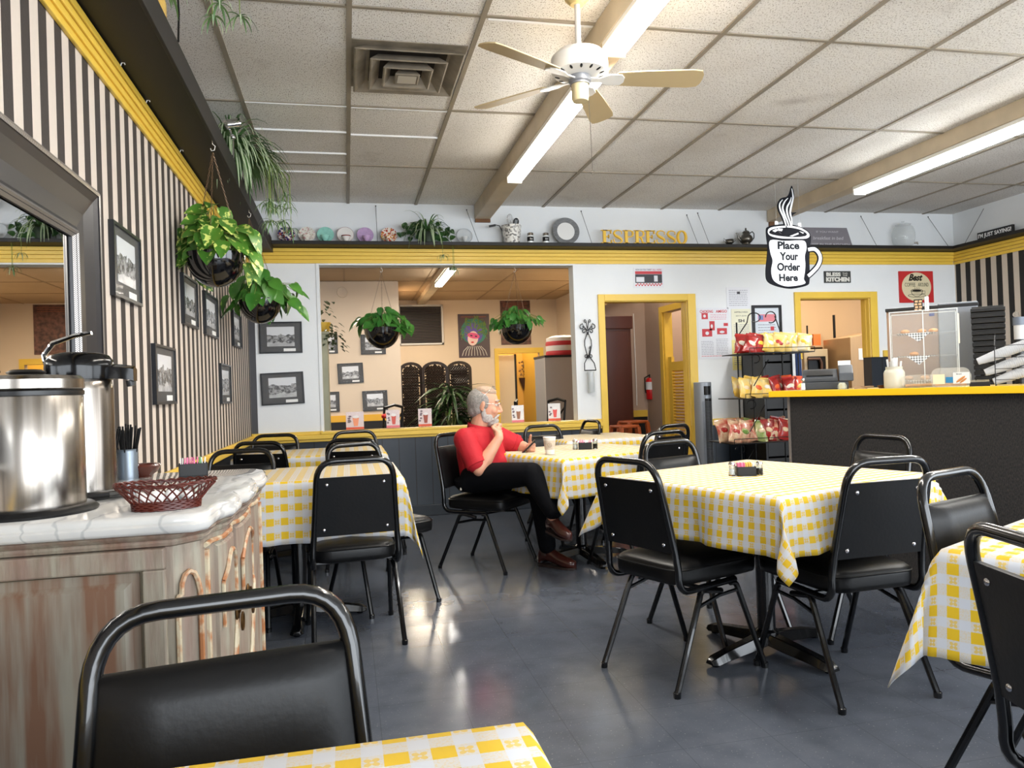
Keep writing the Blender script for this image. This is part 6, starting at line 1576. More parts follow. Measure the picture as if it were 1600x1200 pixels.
# bottles and spotlight on the left shelf
M_ybt = mat('yellow corn-filled bottle', (206, 168, 88), .35, noise=.15, nscale=60, coat=.3)
for (y, lb, s) in ((3.02, 'tall yellow bottle with glass neck on the dark shelf, lower in view', 1.0), (2.86, 'yellow bottle on the dark shelf cut by the top photo edge', 1.0)):
    t = thing('yellow_bottle', lb, 'bottle', (-.66, y, 2.53), 0, 'yellow bottles on the left shelf')
    MB().lathe([(0, 0), (.04, 0), (.045, .01), (.045, .10), (.032, .15), (.024, .18), (.022, .215), (0, .215)], 24).build('body', M_ybt, t)
    MB().lathe([(.021, .215), (.024, .217), (.024, .227), (.020, .229)], 20, cap=False).build('collar', mat('brown collar', (96, 62, 44), .5), t)
    MB().lathe([(.018, .225), (.012, .245), (.010, .275), (.013, .29), (0, .29)], 16).build('glass_neck', M_chrome, t)
MB().tube([(-.60, 3.16, 2.95-.045), (-.60, 3.15, 2.80), (-.595, 3.14, 2.66), (-.598, 3.13, 2.54)], .004, 6).build('black_cable', M_black, None)
tag(bpy.data.objects['black_cable'], 'thin black cable running down to the dark shelf beside the yellow bottles', 'cable')
q = onx(362, 200, -.60)
sl = thing('clip_spotlight', 'chrome adjustable spotlight standing at the edge of the dark left shelf', 'spotlight', (-.615, 4.72, 2.53))
MB().cyl((0, 0, 0), (0, 0, .17), .007, 10).cyl((0, 0, 0), (0, 0, .01), .03, 20).build('stem', M_chrome, sl)
MB().ell((0, 0, .17), .018, n=16, m=10).build('ball_joint', M_chrome, sl)
m = MB(); m.tube([(0, 0, .17), (-.02, 0, .23)], .006, 6); m.cyl((-.035, -.01, .24), (.03, .02, .262), .030, 20); m.cyl((.03, .02, .262), (.034, .022, .263), .034, 20); m.build('lamp_head', M_chrome, sl)
MB().box((-.03, 0, .05), (.05, .18, .03)).build('dark_case', M_black, sl, bevel=.003)
# small clips under shelf
for i, (a, b) in enumerate(((188, 123), (228, 182), (281, 258))):
    p = onx(a, b, XL+.03); o = MB().tube([(0, 0, 0), (.004, 0, .012), (.014, 0, .014), (.016, 0, .006)], .0022, 5).build('small_hook', mat('white hook', (225, 222, 215), .4), None); o.location = (XL+.032, p.y, 2.432)
    tag(o, ['first', 'second', 'third'][i]+' small white cup hook along the yellow band of striped wall, from the top', 'hook', 'cup hooks on the striped wall')

# ================================================================ FAR ROOM CONTENTS
FYW = FY
a = ony(623, 478, FYW); b = ony(692, 537, FYW)
w_ = b.x-a.x; h_ = a.z-b.z
m = MB(); cx, cz = (a.x+b.x)/2, (a.z+b.z)/2
for s in (-1, 1): m.box((cx+s*w_/2, FYW-.02, cz), (.03, .04, h_+.03)); m.box((cx, FYW-.02, cz+s*h_/2), (w_+.03, .04, .03))
struct(m.build('window_4', mat('light window frame', (205, 205, 205), .4), smooth=0))
bl = thing('window_blind', 'closed dark horizontal blind in the small high window of the back room', 'blind', (cx, FYW-.02, cz))
for i in range(22): MB().box((0, 0, h_/2-.03-i*(h_-.04)/22), (w_-.05, .028, .0025), Matrix.Translation((0, 0, h_/2-.03-i*(h_-.04)/22)) @ Matrix.Rotation(RD(38), 4, 'X') @ Matrix.Translation((0, 0, -(h_/2-.03-i*(h_-.04)/22)))).build('slat', mat('dark slat', (84, 76, 72), .5), bl, smooth=0)
MB().box((0, .017, 0), (w_-.04, .002, h_-.04)).build('backing', mat('shaded glass', (40, 36, 34), .4), bl, smooth=0)
# posters
def fposter(r, name, label, m_, Y=FYW, cat='poster'):
    A = ony(r[0], r[1], Y); B = ony(r[2], r[3], Y); w = B.x-A.x; h = A.z-B.z
    t = thing(name, label, cat, ((A.x+B.x)/2, Y-.001, (A.z+B.z)/2)); MB().bb((-w/2, -.01, -h/2), (w/2, 0, h/2)).build('sheet', m_, t, smooth=0); return t, w, h
t, w, h = fposter((715, 491, 766, 558), 'masquerade_poster', 'poster of a pink masked face with curling green and violet hair in the back room', mat('dark teal print', (72, 56, 62), .4))
y = -.0105
def blob(t, x, z, rx, rz, m_, nm, y=y, a=0): return MB().ell((0, 0, 0), (rx, .0012, rz), Matrix.Translation((x, y, z)) @ Matrix.Rotation(a, 4, 'Y'), 24, 8).build(nm, m_, t)
blob(t, -.0, h*.10, w*.42, h*.30, mat('hair teal', (50, 120, 104), .5), 'hair')
blob(t, -.02*w, h*.06, w*.30, h*.24, mat('hair violet', (96, 84, 168), .5), 'hair', y-.001)
m = MB(); rnd = random.Random(8)
for i in range(30):
    a = rnd.uniform(-.3, pi+.3); pts = [(w*.12*cos(a), y-.002, h*.06+h*.12*sin(a))]
    for k in range(1, 7): pts.append((w*(.12+.055*k)*cos(a+.18*sin(k*1.3+i)), y-.002, h*.08+h*(.12+.045*k)*sin(a+.18*sin(k*1.3+i))))
    pts = [(max(-w*.47, min(w*.47, q[0])), q[1], max(-h*.46, min(h*.46, q[2]))) for q in pts]; m.tube(pts, .006, 4)
m.build('curls', mat('lime curls', (120, 150, 80), .5), t)
blob(t, -.04*w, -h*.06, w*.17, h*.17, mat('poster face', (236, 206, 200), .5), 'face', y-.004, .15)
blob(t, -.02*w, h*.0, w*.20, h*.065, mat('pink mask', (222, 84, 140), .5), 'mask', y-.0065, .2)
for s in (-.09, .06): blob(t, w*s, h*(.004-.02*(s > 0)), w*.04, h*.016, M_black, 'eye', y-.009, .15)
blob(t, -.06*w, -h*.15, w*.05, h*.018, mat('poster lips', (200, 40, 50), .5), 'lips', y-.0075)
m = MB()
for i in range(9): m.tube([(w*(-.4+.1*i), y-.002, -h*.46), (w*(-.34+.085*i), y-.002, -h*.34), (w*(-.2+.05*i), y-.002, -h*.24)], .007, 4)
m.build('feather_collar', mat('poster white feathers', (210, 205, 200), .5), t)
lines(t, -w*.4, w*.4, h*.40, h*.47, 1, -.011, mat('rust print', (150, 84, 60), .6), 4, 'lettering')
t, w, h = fposter((781, 470, 830, 538), 'dark_poster', 'dark patterned poster half hidden behind the right hanging pothos', mat('dark wine print', (66, 44, 42), .5, noise=.5, nscale=14, rgb2=(120, 80, 70)))
lines(t, -w*.4, w*.4, h*.34, h*.46, 3, -.011, mat('rust print', (150, 84, 60), .6), 5, 'lettering')
# framed photographs on the nearer wall
for i, (r, lb, tl) in enumerate((((496, 522, 528, 552), 'framed photograph of the back room cut by the left jamb, upper', 0), ((563, 523, 603, 553), 'framed photograph of the back room behind the left hanging pothos', 0), ((527, 568, 568, 598), 'framed photograph of the back room in the middle of its wall', 1.5), ((497, 613, 531, 643), 'framed photograph of the back room cut by the left jamb, lower', 0), ((566, 611, 606, 641), 'framed photograph of the back room with bright window glare', 1))):
    A = ony(r[0], r[1], 11.9); B = ony(r[2], r[3], 11.9); framed(frame_back((A.x+B.x)/2, 11.9, (A.z+B.z)/2), B.x-A.x, A.z-B.z, lb, 10+i, tl)
p = ony(535, 457, 11.9); t = thing('wall_speaker', 'round white wall speaker grille high on the back room wall', 'speaker', p, rot=(RD(90), 0, 0)); MB().lathe([(0, 0), (.08, 0), (.083, .01), (.078, .02), (.07, .014), (0, .016)], 32).build('rim', M_peach, t)
# folding screen
M_dk = mat('carved dark wood', (24, 12, 8), .4)
sc0 = thing('folding_screen', 'carved dark wooden folding screen with three arched panels in the back room', 'screen', (0, 0, 0))
xs = [ony(625, 600, 13.5).x, ony(660, 600, 13.5).x, ony(699, 600, 13.5).x, ony(737, 600, 13.5).x]; ztop = ony(680, 565, 13.5).z
M_open = mat('openwork gap', (150, 124, 104), .7)
for k in range(3):
    xa, xb = xs[k]-.012, xs[k+1]+.012; ww = xb-xa; ya = 13.5 if k % 2 == 0 else 13.42; an = RD(10)*(1 if k % 2 == 0 else -1)
    M = Matrix.Translation(((xa+xb)/2, ya, 0)) @ Matrix.Rotation(an, 4, 'Z')
    outer = [(-ww/2, 0), (ww/2, 0)]+[(ww/2*cos(a), ztop-ww*.32+ww*.32*sin(a)) for a in [pi*i/12 for i in range(13)]]
    e = .05; inner = [(-ww/2+e, .2), (ww/2-e, .2)]+[((ww/2-e)*cos(a), ztop-ww*.32-.02+(ww*.32-e+.02)*sin(a)) for a in [pi*i/12 for i in range(13)]]
    m = MB(); T_ = M @ Matrix.Rotation(RD(90), 4, 'X')
    n = len(outer)
    for i in range(n):
        j = (i+1) % n; m.prism([outer[i], outer[j], inner[j], inner[i]], .03, T_, z0=-.015)
    pn = m.build('panel_frame', M_dk, sc0, smooth=0)
    # openwork lattice: diagonal net
    m = MB(); nx = int(ww/.05)
    for s in (-1, 1):
        for i in range(-44, 44):
            x0 = i*.045; pts = []
            for j in range(60):
                z = .2+j*(ztop-.2)/59; x = x0+s*(z-.2)*1.0+.010*sin(z*110)
                if abs(x) < ww/2-e and (z < ztop-ww*.32 or (x/(ww/2-e))**2+((z-(ztop-ww*.32-.02))/(ww*.32-e+.02))**2 < 1): pts.append(Vector((x, 0, z)))
                else:
                    if len(pts) > 1: m.tube(pts, .0145, 4, M=M)
                    pts = []
            if len(pts) > 1: m.tube(pts, .0145, 4, M=M)
    m.build('openwork', M_dk, pn, smooth=0)
# broad floor plant in front of the screen
t = thing('leafy_floor_plant', 'large dark green potted plant in front of the folding screen', 'plant', (ony(705, 640, 12.6).x, 12.6, 0))
MB().lathe([(0, 0), (.16, 0), (.2, .3), (.21, .32), (.18, .32), (0, .28)], 24).build('pot', M_pot, t)
rnd = random.Random(44); m = MB()
for i in range(150):
    a = rnd.uniform(0, 2*pi); l = rnd.uniform(.35, .75); z = rnd.uniform(.4, 1.25); leaf(m, Vector((.25*cos(a)*rnd.random(), .25*sin(a)*rnd.random(), z)), Vector((cos(a), sin(a), rnd.uniform(-.3, .8))), Vector((0, 0, 1)), l, .06, .6)
m.build('foliage', leafmat('dark floor plant leaf', (30, 52, 28), (44, 74, 36), (70, 96, 50), 10, .66), t, smooth=80)
m = MB()
for i in range(8): a = i*.8; m.tube([(0, 0, .28), (.1*cos(a), .1*sin(a), .8)], .008, 5)
m.build('stems', M_stem, t)
# far doorway items
t = thing('white_panel_door', 'half-open off-white door inside the yellow far doorway', 'door', (DX0+.02, FY+.35, 0)); MB().bb((0, 0, 0), (.37, .04, DZ-.02)).build('panel', mat('off white door', (222, 204, 178), .5), t, smooth=0, bevel=.004)
MB().bb((.37, -.01, 0), (.41, .05, DZ)).build('dark_edge', M_black, t, smooth=0)
p = ony(817, 590, FY+1.55); t = thing('wall_cone_basket', 'dark cone basket of dried flowers on the ochre wall beyond the far doorway', 'basket', (p.x+.08, FY+1.54, p.z-.05)); t.scale = (1.25, 1, 1.15)
MB().lathe([(0, -.38), (.04, -.25), (.14, .04), (.13, .04), (0, 0)], 16).build('cone', mat('dark wicker', (62, 38, 28), .7), t)
m = MB(); rnd = random.Random(3)
for i in range(60): a = rnd.uniform(0, pi*2); m.tube([(0, 0, 0), (.15*cos(a)*rnd.random(), -.05, .1+.25*rnd.random())], .004, 4); m.ell((.2*cos(a)*rnd.random(), -.06, .08+.28*rnd.random()), .018, n=6, m=4)
m.build('dried_flowers', mat('dried flower brown', (116, 92, 66), .8), t)
# grey fridge with red striped package
xa, xb = ony(852, 600, 10.5).x, 3.5; zt = ony(870, 556, 10.5).z
t = thing('grey_refrigerator', 'tall grey refrigerator at the right side of the wide opening', 'refrigerator', (xa, 10.5, 0))
MB().bb((0, 0, 0), (xb-xa, .6, zt)).build('cabinet', mat('grey fridge enamel', (150, 146, 142), .4), t, smooth=0, bevel=.01)
MB().bb((-.01, -.05, .6), (xb-xa+.0, -.003, zt-.02)).build('door', mat('fridge door', (168, 160, 152), .4), t, smooth=0, bevel=.008)
MB().bb((-.01, -.05, .1), (xb-xa+.0, -.003, .58)).build('door', MATS['fridge door'], t, smooth=0, bevel=.008)
MB().bb((-.012, -.06, zt-.018), (xb-xa+.01, .6, zt+.01)).build('top_trim', M_black, t, smooth=0)
t = thing('striped_package', 'red and white striped bundle lying on top of the grey refrigerator', 'package', (xa+.36, 10.8, zt+.012))
k = ony(870, 525, 10.6).z-zt
m = MB(); m.lathe([(0, 0), (.24, 0), (.25, k*.12), (.24, k*.24)], 20); m.lathe([(.245, k*.5), (.25, k*.6), (.24, k*.72)], 20); m.build('red_bands', mat('package red', (180, 40, 44), .6), t)
m = MB(); m.lathe([(.24, k*.24), (.246, k*.36), (.245, k*.5)], 20); m.lathe([(.24, k*.72), (.236, k*.9), (.15, k), (0, k)], 20); m.build('white_bands', mat('package white', (214, 204, 192), .6), t)
# olive post / tall cabinet at left jamb with ivy and yellow pot
xa, xb = ony(496, 600, 8.6).x, ony(514, 600, 8.6).x; zt = ony(505, 518, 8.6).z
t = thing('pale_olive_cabinet', 'tall narrow pale olive cabinet just inside the wide opening on the left', 'cabinet', (xa-.2, 8.6, 0))
m = MB().bb((0, 0, 0), (xb-xa+.2, .4, zt-.03)); m.build('body', mat('pale olive paint', (164, 160, 132), .6, noise=.1, nscale=6), t, smooth=0, bevel=.006)
MB().bb((-.01, -.02, zt-.03), (xb-xa+.22, .42, zt)).build('cornice', MATS['pale olive paint'], t, smooth=0, bevel=.006)
p = ony(514, 500, 8.75)
t = thing('ivy_in_yellow_pot', 'trailing ivy with yellow pot on top of the olive cabinet', 'plant', (xb-.03, 8.72, zt))
MB().lathe([(0, 0), (.05, 0), (.07, .11), (.06, .11), (0, .09)], 20).build('pot', mat('yellow pot', (214, 170, 50), .4), t)
m = MB(); rnd = random.Random(17)
for i in range(95):
    a = rnd.uniform(0, 2*pi); z = rnd.uniform(-.22, .38); r = .05+.10*rnd.random()
    leaf(m, Vector((r*cos(a)+.06-(0.14 if z > .05 else 0)*rnd.random()+(.03 if z < 0 else 0), r*sin(a)*.6-(.1 if z < 0.1 else 0), z)), Vector((cos(a), sin(a), -.4)), Vector((0, 0, 1)), .05, .04)
m.build('foliage', leafmat('ivy leaf two', (62, 74, 50), (86, 96, 66), (120, 124, 90), 20, .66), t, smooth=80)
MB().box((-.08, .2, .2), (.03, .03, .4)).build('post', M_black, t)
# bistro chairs of the back room
def bistro(x, y, rz, lb):
    t = thing('bistro_chair', lb, 'chair', (x, y, 0), rz, 'black scroll-back chairs of the back room')
    MB().lathe([(0, .44), (.19, .44), (.2, .455), (.19, .47), (0, .47)], 24).build('seat', M_black, t)
    for sx in (-1, 1):
        MB().tube([(sx*.19, .17, 0), (sx*.17, .15, .45)], .014, 6).build('leg', M_iron, t)
        MB().tube([(sx*.19, -.19, 0), (sx*.175, -.17, .45), (sx*.19, -.22, .98)], .014, 6).build('leg', M_iron, t)
    m = MB(); m.tube([(-.19, -.22, .98), (0, -.235, 1.01), (.19, -.22, .98)], .018, 6)
    m.tube([(-.18, -.21, .90), (0, -.20, .74), (.18, -.21, .90)], .012, 6); m.tube([(-.18, -.2, .62), (0, -.205, .80), (.18, -.2, .62)], .012, 6); m.tube([(.06*cos(a), -.21, .79+.06*sin(a)) for a in [i*pi/6 for i in range(12)]], .009, 5, closed=True)
    m.build('back_scroll', M_iron, t)
for px, y, rz, lb in ((592, 9.4, .9, 'black scroll-back chair beyond the ledge beside a red flower'), (780, 9.6, 1.3, 'black scroll-back chair just right of the head of the man, beyond the ledge'), (848, 9.2, 1.9, 'black scroll-back chair beyond the ledge near the grey refrigerator')):
    q = ony(px, 650, y); bistro(q.x, y, rz, lb)
q = ony(604, 655, 9.0); t = thing('far_dining_table', 'dark table of the back room carrying a red flower', 'table', (q.x, 9.0, 0)); MB().lathe([(0, .70), (.38, .70), (.38, .73), (0, .73)], 32).build('tabletop', M_black, t); MB().lathe([(.2, 0), (.03, .04), (.03, .70)], 16).build('column', M_black, t)
o = thing('red_flower', 'red flower in a small dark vase seen between two ledge menu cards', 'flower', (q.x, 9.0, .731)); MB().lathe([(0, 0), (.03, 0), (.035, .05), (.02, .1), (0, .1)], 12).build('vase', M_black, o)
m = MB(); rnd = random.Random(6)
for i in range(10): a = rnd.uniform(0, 6.3); m.ell((.03*cos(a), .03*sin(a), .14+.03*rnd.random()), (.03, .03, .02), n=8, m=6)
m.build('petals', mat('red petals', (200, 40, 36), .5), o)

# ---- menu cards on the ledge
lg = .822
g = NG('x', .5)
M_cpink = mat('card pink print', (218, 200, 200), .35); M_card = mat('card white', (226, 222, 220), .35)
cards = [((541, 568), 668, 643, 'drink menu card with pale cocktail, leftmost on the yellow ledge', (236, 150, 110)), ((604, 624), 665, 640, 'drink menu card with tall red glass, second on the yellow ledge', (206, 84, 70)), ((654, 674), 664, 638, 'drink menu card with brown squares, third on the yellow ledge', (150, 66, 44)), ((800, 818), 660, 633, 'drink menu card right behind the hands of the man', (150, 96, 60)), ((857, 875), 658, 630, 'drink menu card with bright red drink, rightmost on the ledge', (222, 84, 78))]
for i, ((a, b), yb, yt, lb, gc) in enumerate(cards):
    Y = 7.13; A = ony(a, yb, Y); B = ony(b, yt, Y); w = B.x-A.x; h = B.z-lg
    t = thing('menu_card_stand', lb, 'menu card', ((A.x+B.x)/2, Y, lg), 0, 'drink menu cards on the ledge')
    MB().bb((-w/2-.004, -.03, 0), (w/2+.004, .03, .006)).bb((-w/2-.002, -.0035, .006), (w/2+.002, .0035, h+.002)).build('holder', M_clear, t, smooth=0)
    MB().bb((-w/2, -.0016, .006), (w/2, .0016, h)).build('card', M_cpink if i < 3 else M_card, t, smooth=0)
    MB().bb((-w/2, -.0042, .006), (w/2, -.0036, h*.16)).build('bottom_band', mat('band %d' % (i % 2), (214, 92, 60) if i % 2 == 0 else (220, 120, 130), .5), t, smooth=0)
    gm = mat('drink colour %d' % i, gc, .4); m = MB(); m.prism([(-w*.10, h*.22), (w*.12, h*.22), (w*.19, h*.66), (-w*.17, h*.66)], .0008, Matrix.Translation((w*.04, -.0036, 0)) @ Matrix.Rotation(RD(90), 4, 'X')); m.build('drink_picture', gm, t, smooth=0)
    m = MB(); m.ell((w*.05, -.0045, h*.72), (w*.18, .0008, h*.08), n=14, m=6); m.build('froth', M_card, t)
    m = MB(); rnd = random.Random(i)
    for k in range(5): m.ell((rnd.uniform(-w*.4, -w*.25), -.0042, h*rnd.uniform(.3, .9)), (w*.09, .0006, h*.05), n=10, m=5)
    m.build('side_pictures', mat('card grey print', (120, 104, 110), .5), t)

# ================================================================ HALL
q0, q1 = ony(944, 600, 8.3), ony(991, 600, 8.3); zt = ony(965, 494, 8.3).z
t = thing('brown_armoire', 'tall reddish-brown wooden armoire inside the hall doorway', 'armoire', (q0.x-.12, 8.3, 0)); w = q1.x-q0.x+.10
M_ar = mat('reddish brown wood', (80, 36, 26), .35, noise=.25, nscale=4, stretch=(1, 1, .15))
MB().bb((0, 0, 0), (w, .42, zt-.1)).build('body', M_ar, t, smooth=0, bevel=.004); MB().bb((-.01, -.02, zt-.15), (w+.02, .43, zt)).build('cornice', M_ar, t, smooth=0, bevel=.008)
MB().bb((.03, -.016, .1), (w-.03, -.001, zt-.18)).build('door', M_ar, t, smooth=0, bevel=.006)
A = ony(1016, 513, 8.75); B = ony(1023, 545, 8.75); t = thing('extinguisher_sign', 'narrow red vertical sign above the fire extinguisher', 'sign', ((A.x+B.x)/2, 8.749, (A.z+B.z)/2))
MB().bb((-(B.x-A.x)/2, -.004, -(A.z-B.z)/2), ((B.x-A.x)/2, 0, (A.z-B.z)/2)).build('plate', mat('sign dark red', (150, 60, 52), .5), t, smooth=0)
text('FIRE EXTINGUISHER', .03, 'lettering', mat('pale lettering', (220, 200, 190), .5), t, Matrix.Translation((0, -.0045, 0)) @ Matrix.Rotation(RD(90), 4, 'X') @ Matrix.Rotation(RD(90), 4, 'Z'), .001, fitw=(A.z-B.z)*.9)
A = ony(1017, 624, 8.66); zt_ = ony(1017, 590, 8.66).z; zz = A.z
t = thing('fire_extinguisher', 'red fire extinguisher with white label on the hall wall', 'fire extinguisher', (A.x, 8.66, zz)); H_ = zt_-zz
M_rd = mat('extinguisher red', (200, 30, 34), .25, coat=.4)
MB().lathe([(0, 0), (.05, 0), (.055, .01), (.055, H_*.86), (.04, H_*.97), (.02, H_), (0, H_)], 24).build('cylinder', M_rd, t)
MB().lathe([(.0552, H_*.45), (.0556, H_*.45), (.0556, H_*.8), (.0552, H_*.8)], 24, cap=False).build('label', M_paper, t)
m = MB(); m.cyl((0, 0, H_), (0, 0, H_+.04), .015, 10); m.tube([(0, 0, H_+.04), (.06, -.01, H_+.07)], .007, 6); m.tube([(0, 0, H_+.03), (.06, -.01, H_+.04)], .006, 6); m.tube([(-.01, 0, H_+.03), (-.07, 0, H_+.0), (-.07, 0, H_*.5), (-.06, 0, H_*.3)], .008, 6); m.build('valve_and_hose', M_black, t)
MB().box((0, .065, H_*.6), (.03, .03, .12)).build('bracket', M_black, t)
o = MB().tube([(ony(990, 500, 8.72).x, 8.72, ony(990, 490, 8.72).z), (ony(993, 560, 8.72).x, 8.72, ony(993, 600, 8.72).z), (ony(994, 600, 8.72).x, 8.72, .9)], .006, 5).build('white_wire', M_white, None); tag(o, 'white cable hanging down the hall wall beside the armoire', 'cable')
# orange step stools
M_or = mat('orange brown plastic', (160, 76, 34), .45)
for px, Y, s, lb, topy in ((990, 7.95, 1, 'orange-brown plastic step stool, taller one behind in the hall doorway', 657), (976, 7.6, .9, 'orange-brown plastic step stool, lower one in front in the hall doorway', 664)):
    q = ony(px, 680, Y); zt = ony(px, topy, Y).z; t = thing('step_stool', lb, 'stool', (q.x, Y, 0), RD(14), 'plastic step stools in the hall'); hw = .17*s
    MB().box((0, 0, zt-.015), (hw*1.5, .24, .03)).build('step', M_or, t, bevel=.01)
    for sx in (-1, 1):
        for syy in (-1, 1):
            m = MB(); m.loft([[Vector((sx*(x+a), syy*(y+b), z)) for a, b in ((-.02, -.02), (.02, -.02), (.02, .02), (-.02, .02))] for x, y, z in ((hw+.02, .14, 0), (hw*.68, .10, zt-.02))]); m.build('leg', M_or, t, smooth=0, bevel=.004)
    MB().box((0, -.118, zt*.55), (hw*1.7, .015, .05)).box((0, .118, zt*.55), (hw*1.7, .015, .05)).build('crossbar', M_or, t, bevel=.003)
# tan draped cloth / sloped soffit at upper left of doorway
A = ony(944, 474, 8.6)
m = MB(); m.loft([[Vector((A.x-.3, 8.55, 2.35)), Vector((A.x-.3, 8.75, 2.35)), Vector((A.x-.3, 8.75, 1.92)), Vector((A.x-.3, 8.55, 1.92))], [Vector((A.x+.36, 8.55, 2.4)), Vector((A.x+.36, 8.75, 2.4)), Vector((A.x+.36, 8.75, 2.35)), Vector((A.x+.36, 8.55, 2.35))]])
struct(m.build('trim_21', mat('tan soffit', (200, 172, 120), .7), smooth=0))
# ================================================================ KITCHEN
K = 9.6
def kx(px, Y=K): return ony(px, 560, Y).x
def kz(py, Y=K): return ony(1320, py, Y).z
t = thing('kitchen_refrigerator', 'tan-lit stainless kitchen refrigerator side with a taped paper note', 'refrigerator', (kx(1294), K-.5, 0))
w = kx(1372)-kx(1294)
m = MB(); m.loft([[Vector((0, 0, 0)), Vector((w, 0, 0)), Vector((w, .6, 0)), Vector((0, .6, 0))], [Vector((0, 0, kz(527, K-.5))), Vector((w, 0, kz(512, K-.5))), Vector((w, .6, kz(512, K-.5))), Vector((0, .6, kz(527, K-.5)))]]); m.build('cabinet', mat('warm stainless', (190, 160, 124), .35, .35, noise=.08, nscale=3, stretch=(6, 1, .3)), t, smooth=0, bevel=.004)
MB().bb((.12, -.004, kz(563, K-.5)), (.20, -.001, kz(545, K-.5))).build('paper_note', M_paper, t, smooth=0)
t = thing('kitchen_shelf_rack', 'kitchen shelf with dark boxes and an orange box above the oven', 'shelf', (kx(1248), K+.1, 0))
m = MB().bb((0, 0, kz(541)), (kx(1296)-kx(1248), .4, kz(538))).bb((.0, 0, 0), (.03, .4, kz(480))).bb((kx(1296)-kx(1248)-.03, 0, 0), (kx(1296)-kx(1248), .4, kz(541))); m.build('shelf_frame', mat('tan metal shelf', (170, 140, 110), .5), t, smooth=0)
for a, b, y0, c, lb in ((1250, 1262, 524, (50, 42, 40), 'dark box on kitchen shelf, left'), (1263, 1272, 522, (90, 80, 74), 'grey tin on kitchen shelf'), (1274, 1280, 521, (200, 190, 176), 'pale jar on kitchen shelf'), (1282, 1294, 520, (214, 108, 52), 'orange box on kitchen shelf')):
    o = MB().bb((0, 0, 0), (kx(b)-kx(a), .25, kz(y0)-kz(538))).build('kitchen_box', mat(lb, c, .6), None, smooth=0, bevel=.006); o.location = (kx(a), K+.15, kz(538)+.001); tag(o, lb, 'box')
t = thing('kitchen_oven', 'cream kitchen oven with dark window below the shelf', 'oven', (kx(1250), K-.1, 0)); w = kx(1287)-kx(1250)
MB().bb((0, 0, 0), (w, .5, kz(545))).build('body', mat('cream oven', (176, 160, 134), .4), t, smooth=0, bevel=.006)
MB().bb((.05, -.02, .75), (w-.05, -.001, kz(556))).build('window', M_black, t, smooth=0, bevel=.004)
m = MB(); m.tube([(.02, -.05, kz(560)), (w*.55, -.05, kz(560)), (w*.62, -.05, kz(566)), (w*.62, -.05, kz(590))], .02, 8); m.build('handle', mat('brown handle', (84, 60, 50), .5), t)
o = MB().cyl((kx(1276), K+.2, kz(538)), (kx(1276), K+.2, kz(506)), .012, 8).build('kitchen_pipe', M_iron, None); tag(o, 'short dark pipe rising above the kitchen shelf', 'pipe')
o = MB().cyl((kx(1319), K+.2, 0), (kx(1319), K+.2, kz(490)), .018, 8).build('kitchen_pipe', M_iron, None); tag(o, 'tall grey pipe rising behind the kitchen refrigerator', 'pipe')
# ================================================================ SEATED MAN
D0 = 5.0
def J(px, py, b=0.0): d = ray(px, py); return CP + d*((D0+b)/F_PX)
man = thing('seated_person', 'person in red polo shirt and dark trousers sitting with crossed legs, hand at chin', 'person', (.84, 4.92, 0))
OFF = Vector((.84, 4.92, 0))
M_skin = mat('weathered skin', (206, 150, 122), .5, noise=.12, nscale=22, sub=.12)
M_hair = mat('grey hair', (150, 144, 138), .75, noise=.35, nscale=70, bump=.5, bscale=140)
M_beard = mat('white grey beard', (186, 180, 174), .8, noise=.3, nscale=90, bump=.6, bscale=160)
M_shirt = mat('red polo cloth', (176, 20, 34), .75, noise=.12, nscale=9, bump=.5, bscale=13)
M_trou = mat('dark navy trousers', (7, 8, 13), .8, spec=.15, noise=.25, nscale=8, bump=.5, bscale=12)
def cap(m, a, b, ra, rb=None, n=14, k=5):
    """tapered capsule between two points"""
    rb = ra if rb is None else rb; a = Vector(a)-OFF; b = Vector(b)-OFF; pts = [a.lerp(b, i/k) for i in range(k+1)]
    m.tube(pts, [ra+(rb-ra)*i/k for i in range(k+1)], n); m.ell(a, ra*.995, n=n, m=8); m.ell(b, rb*.995, n=n, m=8)
def chain(m, pts, rs, n=14):
    for i in range(len(pts)-1): cap(m, pts[i], pts[i+1], rs[min(i, len(rs)-1)], rs[min(i+1, len(rs)-1)], n, 4)
def rem(o, vox, sm=6, fac=.5):
    r = o.modifiers.new('remesh', 'REMESH'); r.mode = 'VOXEL'; r.voxel_size = vox; r.use_smooth_shade = True
    if sm: s = o.modifiers.new('smooth', 'SMOOTH'); s.factor = fac; s.iterations = sm
    return o
def frame3(f, up=Vector((0, 0, 1))):
    f = f.normalized(); r = f.cross(up).normalized(); u = r.cross(f).normalized(); return f, r, u   # r = his right
def MF(o, f, r, u): return Matrix(((f.x, r.x, u.x, o.x-OFF.x), (f.y, r.y, u.y, o.y-OFF.y), (f.z, r.z, u.z, o.z), (0, 0, 0, 1)))
az = lambda d: Vector((sin(RD(d)), cos(RD(d)), 0))
# joints
Rs = J(727, 686, -.16); Ls = J(779, 683, .13)
Re = J(749, 734, -.24); Rw = J(780, 684, -.17)
Le = J(811, 697, .16); Lw = J(829, 703, .04)
Hd = J(757, 633, -.02); Nk = J(748, 671, -.01)
pel = Vector((.835, 4.925, .575))
Rh, Rk, Ra = Vector((.79, 4.85, .575)), Vector((1.075, 4.44, .632)), Vector((1.17, 4.335, .385))
Lh, Lk, La = Vector((.90, 4.98, .565)), Vector((1.175, 4.69, .50)), Vector((1.225, 4.71, .115))
hf, hr, hu = frame3(az(106)+Vector((0, 0, -.14)))
HM = MF(Hd, hf, hr, hu)
tf, tr, tu = frame3(az(121))
